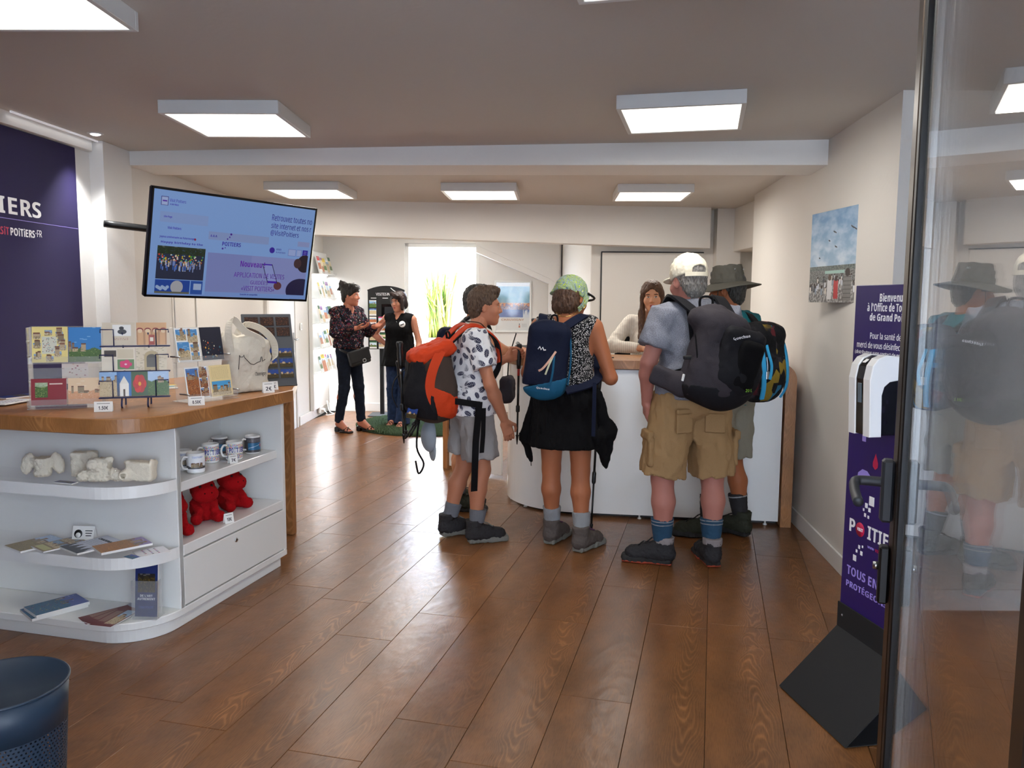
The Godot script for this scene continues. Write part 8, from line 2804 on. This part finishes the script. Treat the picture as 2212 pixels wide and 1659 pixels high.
# the man in the bush hat
func hiker_hat() -> void:
	var at := Vector3(1.355, 0, -5.0)
	var yaw := 214.0
	var p := person("man in a wide grey bush hat and teal shirt, turned to the desk", at, yaw)
	var J := joints(1.68)
	J.merge({"elbR": Vector3(-0.255, 1.10, 0.03), "wriR": Vector3(-0.14, 1.06, 0.23), "elbL": Vector3(0.255, 1.10, 0.04), "wriL": Vector3(0.10, 1.14, 0.25), "ankL": Vector3(0.11, 0.09, 0.03), "toeL": Vector3(0.22, 0.03, 0.18), "ankR": Vector3(-0.12, 0.09, -0.05), "toeR": Vector3(-0.10, 0.03, 0.14), "hed": Vector3(0.0, 1.565, 0.03)}, true)
	var B := turned(22, 6)
	softs("body", M.skin, p, [[torso(J, 0.005, 0.0, 0.01) + limbs(J, 1.06), 0.012], [head(J, B, true), 0.004], [hand(J.wriR, Vector3(0.6, 0.0, 0.7), Vector3(0, -1, 0), Vector3(1, 0, 0), 0.4, 1.0), 0.004], [hand(J.wriL, Vector3(-0.6, 0.0, 0.7), Vector3(0, -1, 0), Vector3(-1, 0, 0), 0.4, 1.0), 0.004]], Color.html("a5623f"), face_paint(J, B, "904a3a", "4a4038", "3a3028", true))
	var tee: Array = torso(J, 0.026, 0.0, 0.015)
	tee += [sleeve(J, "L", 0.66, 0.074, 0.084), sleeve(J, "R", 0.66, 0.074, 0.084), ["-c", J.nek + Vector3(0, 0.01, 0.02), J.nek + Vector3(0, 0.15, 0.02), 0.066, 0.085, 0.01], ["w", 0.010, Vector3(9, 6, 9), 2], ["p", Vector3.DOWN, -0.86]]
	soft("shirt", M.teal_cloth, p, tee, 0.010)
	soft("shorts", M.olive_shorts, p, shorts_ops(J, 0.03, 0.92, 0.110, 0.118, 0.99), 0.010)
	hair_short(p, J, B, M.hair_dark_grey, 1.0, -0.06)
	var c: Vector3 = J.hed
	var X := func(x: float, y: float, z: float) -> Vector3: return c + B * Vector3(x, y, z)
	var ht := soft("bush_hat", M.hat_cloth, p, [["k", X.call(0, 0.045, -0.012), X.call(0, 0.158, -0.012), 0.108, 0.088, 0.0, Vector3(1, 1, 1)], ["w", 0.008, Vector3(20, 12, 20), 3]], 0.006)
	# the brim droops in front and behind and is turned up at the sides
	var rings := []
	for i in 5:
		var t := i / 4.0
		var ring := PackedVector3Array()
		for k in 40:
			var a := TAU * k / 40
			var r := lerpf(0.098, 0.185, t)
			ring.append(X.call(cos(a) * r, 0.052 - t * (0.034 + 0.012 * cos(2 * a) + 0.006 * sin(3 * a)), -0.012 + sin(a) * r * 1.08))
		rings.append(ring)
	for i in 5:
		var ring := PackedVector3Array()
		for v in rings[4 - i]:
			ring.append(v - Vector3(0, 0.005, 0))
		rings.append(ring)
	mi("brim", loft(rings, true, false), M.hat_cloth, ht)
	mi("crown_band", strap(ring_path(X.call(0, 0.062, -0.012), 0.109, 0.109, 28), Vector3.UP, 0.022, 0.003), M.hat_cloth, ht)
	for k in 3:
		mi("eyelet", lathe([Vector2(0.002, 0.002), Vector2(0.006, 0.002), Vector2(0.007, -0.001), Vector2(0.002, -0.001)], 12), M.steel, ht, X.call(0.07 - k * 0.045, 0.125, -0.085 - 0.012 * k), Vector3(90, 0, 0))
	mi("chin_cord", tube(spline([X.call(0.085, 0.03, 0.02), X.call(0.082, -0.05, 0.035), X.call(0.05, -0.125, 0.05)], 5), 0.0025, 5), M.black, p)
	mi("sunglasses", tube(spline([X.call(0.086, 0.012, 0.0), X.call(0.082, 0.016, 0.07), X.call(0.058, 0.012, 0.098), X.call(0.0, 0.014, 0.112), X.call(-0.058, 0.012, 0.098)], 5), 0.010, 8), M.gloss_black, p)
	for q in ["L", "R"]:
		sock(p, J, q, M.boot_dark, 0.05, 0.19, [[0.165, 0.175, M.sock_light]])
		boot(p, J, q, M.boot_olive, M.sole_dark, M.boot_olive, M.black, 0.05)
	var bk := thing("rucksack", "black rucksack with coloured shards and blue piping, at the right of the group", "rucksack", at, yaw)
	var tl := Basis(Vector3.RIGHT, deg_to_rad(-5))
	soft("main_bag", M.shards, bk, [["b", Vector3(0, 1.14, -0.245), Vector3(0.145, 0.235, 0.095), 0.08, tl, 0.0], ["e", Vector3(0, 1.08, -0.28), Vector3(0.15, 0.17, 0.11), Basis(), 0.05], ["e", Vector3(0, 1.32, -0.23), Vector3(0.11, 0.06, 0.08), Basis(), 0.04], ["w", 0.008, Vector3(9, 7, 9), 5]], 0.009)
	for s in [-1.0, 1.0]:
		mi("blue_piping", strap(spline([Vector3(s * 0.085, 1.35, -0.285), Vector3(s * 0.105, 1.25, -0.332), Vector3(s * 0.108, 1.12, -0.362), Vector3(s * 0.104, 1.0, -0.362), Vector3(s * 0.085, 0.93, -0.335)], 5), Vector3(1, 0, 0.4 * s), 0.026, 0.010), M.cyan, bk)
		mi("shoulder_strap", strap(spline([Vector3(s * 0.08, 1.345, -0.17), Vector3(s * 0.10, 1.425, -0.06), Vector3(s * 0.11, 1.42, 0.03), Vector3(s * 0.13, 1.29, 0.13), Vector3(s * 0.17, 1.13, 0.11), Vector3(s * 0.185, 1.0, -0.05), Vector3(s * 0.13, 0.96, -0.17)], 6), Vector3(1, 0.2, 0), 0.062, 0.014), M.strap, bk)
	mi("blue_tie", strap(spline([Vector3(0.06, 1.32, -0.315), Vector3(0.075, 1.22, -0.358), Vector3(0.065, 1.13, -0.382), Vector3(0.08, 1.05, -0.386)], 5), Vector3(1, 0, 0.2), 0.016, 0.006), M.cyan, bk)
	mi("key_ring", tube(spline([Vector3(0.095, 1.18, -0.368), Vector3(0.094, 1.13, -0.376), Vector3(0.095, 1.10, -0.378)], 4), 0.004, 6), M.steel, bk)
	mi("key_fob", bx(Vector3(0.026, 0.045, 0.006), 0.002), M.steel, bk, Vector3(0.095, 1.075, -0.380))


# the two members of staff in the back
func woman_floral() -> void:
	var at := Vector3(-1.845, 0, -9.0)
	var yaw := 58.0
	var p := person("woman in a dark floral blouse and navy jeans, dark hair in a bun", at, yaw)
	var J := joints(1.60)
	for k in J:
		if J[k] is Vector3:
			J[k] += Vector3(0, 0.055, 0)
	J.merge({"elbR": Vector3(-0.235, 1.12, 0.02), "wriR": Vector3(-0.085, 1.185, 0.22), "elbL": Vector3(0.22, 1.13, 0.09), "wriL": Vector3(0.10, 1.20, 0.315), "ankL": Vector3(0.09, 0.14, 0.09), "toeL": Vector3(0.12, 0.03, 0.27), "kneL": Vector3(0.085, 0.52, 0.06), "ankR": Vector3(-0.10, 0.14, -0.07), "toeR": Vector3(-0.10, 0.03, 0.11), "hed": Vector3(0, 1.535, 0.045)}, true)
	var B := turned(20, 2)
	var grids := [[torso(J, 0.0, 0.1) + limbs(J, 0.94), 0.013], [head(J, B), 0.0045], [hand(J.wriR, Vector3(0.35, 0.15, 0.9), Vector3(0.1, 1, 0), Vector3(-1, 0, 0.2), 0.35, 0.92, 0.4), 0.0045], [hand(J.wriL, Vector3(0.0, 0.15, 1), Vector3(-0.6, 0.8, 0), Vector3(0.6, 0.4, 0), 0.25, 0.92, 0.6), 0.0045]]
	foot_ops(J, grids, 0.055)
	softs("body", M.skin, p, grids, Color.html("b3735a"), face_paint(J, B, "9a4a48", "241a18", "2a2220"))
	var top: Array = torso(J, 0.018, 0.15)
	for q in ["L", "R"]:
		top.append(["c", J["sho" + q], (J["sho" + q] as Vector3).lerp(J["elb" + q], 0.9), 0.064, 0.070, 0.03])
		top.append(["k", J["elb" + q], (J["elb" + q] as Vector3).lerp(J["wri" + q], 0.85), 0.068, 0.046, 0.03])
		var sx := 1.0 if q == "L" else -1.0
		top.append(["e", J["sho" + q] + Vector3(sx * 0.02, 0.01, -0.01), Vector3(0.07, 0.05, 0.075), Basis(), 0.02])
	top += [["k", Vector3(0, 1.10, 0), Vector3(0, 0.955, 0), 0.165, 0.172, 0.05, Vector3(1, 1, 0.85)], ["-c", J.nek + Vector3(0, 0.01, 0.03), J.nek + Vector3(0, 0.16, 0.03), 0.062, 0.08, 0.01], ["-c", J.nek + Vector3(0, 0.02, 0.09), J.che + Vector3(0, 0.04, 0.16), 0.05, 0.01, 0.01], ["w", 0.016, Vector3(16, 9, 16), 2], ["p", Vector3.DOWN, -0.955]]
	soft("blouse", M.floral, p, top, 0.010)
	soft("jeans", M.navy_denim, p, jeans_ops(J, 0.09, 0.066, 0.052, 1.02, 0.115, 0.30), 0.010)
	var c: Vector3 = J.hed
	var X := func(x: float, y: float, z: float) -> Vector3: return c + B * Vector3(x, y, z)
	soft("hair", M.hair_black, p, [["e", X.call(0, 0.048, -0.018), Vector3(0.085, 0.093, 0.100), B, 0.0], ["e", X.call(0, 0.085, 0.062), Vector3(0.062, 0.045, 0.040), B, 0.03], ["e", X.call(0, 0.115, -0.095), Vector3(0.045, 0.045, 0.048), B, 0.015], ["c", X.call(0, 0.14, -0.12), X.call(0.01, 0.17, -0.13), 0.018, 0.006, 0.02], ["c", X.call(0, 0.07, -0.14), X.call(0.0, 0.06, -0.165), 0.02, 0.005, 0.02], ["e", X.call(0, -0.03, -0.07), Vector3(0.055, 0.055, 0.035), B, 0.03], ["-e", X.call(0, -0.055, 0.085), Vector3(0.10, 0.105, 0.080), B, 0.01], ["w", 0.007, Vector3(60, 22, 60), 5]], 0.005)
	mi("head_sunglasses", tube(spline([X.call(-0.084, 0.06, -0.01), X.call(-0.07, 0.12, 0.03), X.call(0, 0.145, 0.035), X.call(0.07, 0.12, 0.03)], 5), 0.006, 6), M.black, p)
	for q in ["L", "R"]:
		sandal(p, J, q, 0.055, M.black)
	var W := Transform3D(Basis(Vector3.UP, deg_to_rad(yaw)), at)
	var bg := thing("shoulder_bag", "small black leather bag at the hip of the woman in the floral blouse", "bag", Vector3.ZERO)
	bg.transform = W * T(Vector3(-0.045, 0.86, 0.195), Vector3(0, -22, 14))
	soft("pouch", M.black, bg, [["b", Vector3.ZERO, Vector3(0.125, 0.085, 0.035), 0.02, Basis(), 0.0]], 0.008)
	soft("flap", M.black_matt, bg, [["b", Vector3(0, 0.02, 0.028), Vector3(0.128, 0.070, 0.014), 0.012, Basis(), 0.0]], 0.007)
	mi("clasp", tube(spline([Vector3(0.02, -0.03, 0.045), Vector3(0.05, -0.03, 0.045), Vector3(0.05, -0.06, 0.045), Vector3(0.02, -0.06, 0.045), Vector3(0.02, -0.03, 0.045)], 3), 0.004, 6), M.steel, bg)
	mi("shoulder_strap", strap(spline([Vector3(-0.11, 0.07, 0), Vector3(-0.16, 0.12, -0.06), Vector3(-0.14, 0.13, -0.2)], 5), Vector3(0, 1, 0), 0.025, 0.004), M.black, bg)


func jeans_ops(J: Dictionary, r0: float, r1: float, r2: float, top: float, hem: float, split: float) -> Array:
	var s: float = J.s
	var ops := [["e", J.pel, Vector3(0.165, 0.14, 0.125) * s, Basis(), 0.0]]
	for q in ["L", "R"]:
		var h: Vector3 = J["hip" + q]
		var k: Vector3 = J["kne" + q]
		var a: Vector3 = J["ank" + q]
		ops.append(["c", h, k, r0 * s, r1 * s, 0.03])
		ops.append(["k", k, k.lerp(a, (k.y - hem) / (k.y - a.y)), r1 * s, r2 * s, 0.03])
	ops += [["w", 0.008, Vector3(12, 9, 12), 3], ["p", Vector3.UP, top]]
	return ops


func foot_ops(J: Dictionary, grids: Array, heel: float) -> void:
	for q in ["L", "R"]:
		var a: Vector3 = J["ank" + q]
		var t: Vector3 = J["toe" + q]
		var f := Vector3(t.x - a.x, 0, t.z - a.z).normalized()
		var sd := f.cross(Vector3.UP)
		var ops := [["c", a + Vector3(0, 0.03, 0), a + Vector3(0, -0.02, 0), 0.034, 0.032, 0.0], ["c", Vector3(a.x, heel + 0.032, a.z) - f * 0.02, Vector3(a.x, 0.038, a.z) + f * 0.11, 0.028, 0.026, 0.03], ["c", a + Vector3(0, -0.015, 0) + f * 0.02, Vector3(a.x, 0.036, a.z) + f * 0.12, 0.028, 0.022, 0.03]]
		for i in 5:
			var b: Vector3 = Vector3(a.x, 0.032, a.z) + f * 0.125 + sd * (i - 2) * 0.015
			ops.append(["c", b, b + f * (0.045 - absf(i - 1.5) * 0.006) - Vector3(0, 0.008, 0), 0.0095, 0.008, 0.006])
		grids.append([ops, 0.0055])


func sandal(p: Node, J: Dictionary, q: String, heel: float, m: Material) -> void:
	var a: Vector3 = J["ank" + q]
	var t: Vector3 = J["toe" + q]
	var f := Vector3(t.x - a.x, 0, t.z - a.z).normalized()
	var sd := f.cross(Vector3.UP)
	var g := Vector3(a.x, 0, a.z)
	var B := Basis(sd, Vector3.UP, f)
	var o := soft("sandal", m, p, [["b", g + f * 0.11 + Vector3(0, 0.011, 0), Vector3(0.042, 0.011, 0.075), 0.009, B, 0.0], ["c", g - f * 0.03 + Vector3(0, heel, 0), g + f * 0.06 + Vector3(0, 0.016, 0), 0.018, 0.016, 0.01, Vector3(1, 0.6, 1)], ["b", g - f * 0.028 + Vector3(0, heel / 2, 0), Vector3(0.026, heel / 2, 0.024), 0.006, B, 0.006]], 0.006)
	for s in [-1.0, 1.0]:
		mi("toe_strap", strap(spline([g + f * 0.10 + sd * s * 0.042 + Vector3(0, 0.016, 0), g + f * 0.125 + sd * s * 0.012 + Vector3(0, 0.066, 0), g + f * 0.155 - sd * s * 0.04 + Vector3(0, 0.020, 0)], 5), f, 0.018, 0.004), m, o)
	mi("ankle_strap", strap(ring_path(a + Vector3(0, 0.005, 0), 0.040, 0.042, 16), Vector3.UP, 0.014, 0.004), m, o)


func woman_black() -> void:
	var at := Vector3(-1.33, 0, -9.42)
	var yaw := -14.0
	var p := person("woman in a black sleeveless top and flared jeans, dark bobbed hair", at, yaw)
	var J := joints(1.58)
	J.merge({"elbR": Vector3(-0.345, 1.08, -0.06), "wriR": Vector3(-0.165, 0.945, -0.06), "shoR": Vector3(-0.168, 1.275, -0.01), "shoL": Vector3(0.168, 1.265, -0.01), "elbL": Vector3(0.235, 1.01, -0.02), "wriL": Vector3(0.255, 0.79, 0.05), "ankL": Vector3(0.055, 0.085, 0.06), "toeL": Vector3(0.07, 0.03, 0.24), "kneL": Vector3(0.075, 0.46, 0.05), "ankR": Vector3(-0.075, 0.085, -0.02), "toeR": Vector3(-0.10, 0.03, 0.16)}, true)
	var B := turned(-20, 3, 4)
	var grids := [[torso(J, 0.0, 0.12) + limbs(J, 0.98), 0.013], [head(J, B), 0.0038], [hand(J.wriR, Vector3(0.75, -0.3, 0.3), Vector3(0.3, 0, 1) * -1.0, Vector3(0, 0, 1), 0.3, 0.92), 0.0045], [hand(J.wriL, Vector3(0.0, -1, 0.15), Vector3(-1, 0, 0), Vector3(0, 0, 1), 0.3, 0.92), 0.0045]]
	foot_ops(J, grids, 0.02)
	softs("body", M.skin, p, grids, Color.html("bd8268"), face_paint(J, B, "a04a48", "2a1c18", "2a2220"))
	var top: Array = torso(J, 0.016, 0.16)
	top += [["k", Vector3(0, 1.05, 0), Vector3(0, 0.715, 0.01), 0.150, 0.222, 0.05, Vector3(1, 1, 0.74)], ["-c", J.nek + Vector3(0, 0.015, 0.02), J.nek + Vector3(0, 0.16, 0.02), 0.062, 0.08, 0.01], ["-c", J.nek + Vector3(0, 0.02, 0.10), J.che + Vector3(0, 0.0, 0.17), 0.05, 0.012, 0.01]]
	for q in [["L", 1.0], ["R", -1.0]]:
		top.append(["-e", J["sho" + q[0]] + Vector3(q[1] * 0.085, -0.06, 0), Vector3(0.10, 0.16, 0.16), Basis(), 0.012])
	top += [["w", 0.010, Vector3(12, 4, 12), 2], ["p", Vector3.DOWN, -0.715]]
	soft("top", M.black_cloth, p, top, 0.009)
	mi("badge", lathe([Vector2(0.0005, 0.004), Vector2(0.036, 0.004), Vector2(0.037, 0.0), Vector2(0.0005, 0.0)], 24), M.white_gloss, p, Vector3(0.095, 1.215, 0.150), Vector3(78, 14, 0))
	mi("badge_mark", bx(Vector3(0.045, 0.012, 0.002), 0.0005), M.ink, p, Vector3(0.098, 1.212, 0.156), Vector3(-12, 14, 24))
	soft("jeans", M.denim, p, jeans_ops(J, 0.094, 0.074, 0.096, 0.92, 0.045, 0.3), 0.010)
	var c: Vector3 = J.hed
	var X := func(x: float, y: float, z: float) -> Vector3: return c + B * Vector3(x, y, z)
	soft("hair", M.hair_bob, p, [["e", X.call(0, 0.045, -0.018), Vector3(0.088, 0.092, 0.102), B, 0.0], ["e", X.call(0, -0.03, -0.050), Vector3(0.086, 0.07, 0.065), B, 0.03], ["c", X.call(0.070, 0.04, 0.03), X.call(0.080, -0.075, 0.035), 0.026, 0.022, 0.03], ["c", X.call(-0.070, 0.04, 0.03), X.call(-0.076, -0.02, 0.03), 0.024, 0.016, 0.03], ["c", X.call(-0.03, 0.105, 0.075), X.call(0.055, 0.07, 0.075), 0.026, 0.026, 0.03], ["-e", X.call(-0.008, -0.05, 0.090), Vector3(0.062, 0.105, 0.068), B, 0.008], ["w", 0.005, Vector3(70, 12, 70), 5], ["p", Vector3.DOWN, -(c.y - 0.095)]], 0.005)
	mi("necklace", tube(spline([J.nek + Vector3(0.05, 0.0, 0.03), J.nek + Vector3(0.01, -0.09, 0.115), J.nek + Vector3(-0.05, 0.0, 0.03)], 5), 0.002, 5), M.steel, p)
	for q in ["L", "R"]:
		sandal(p, J, q, 0.02, H("5a2a2c", 0.5))
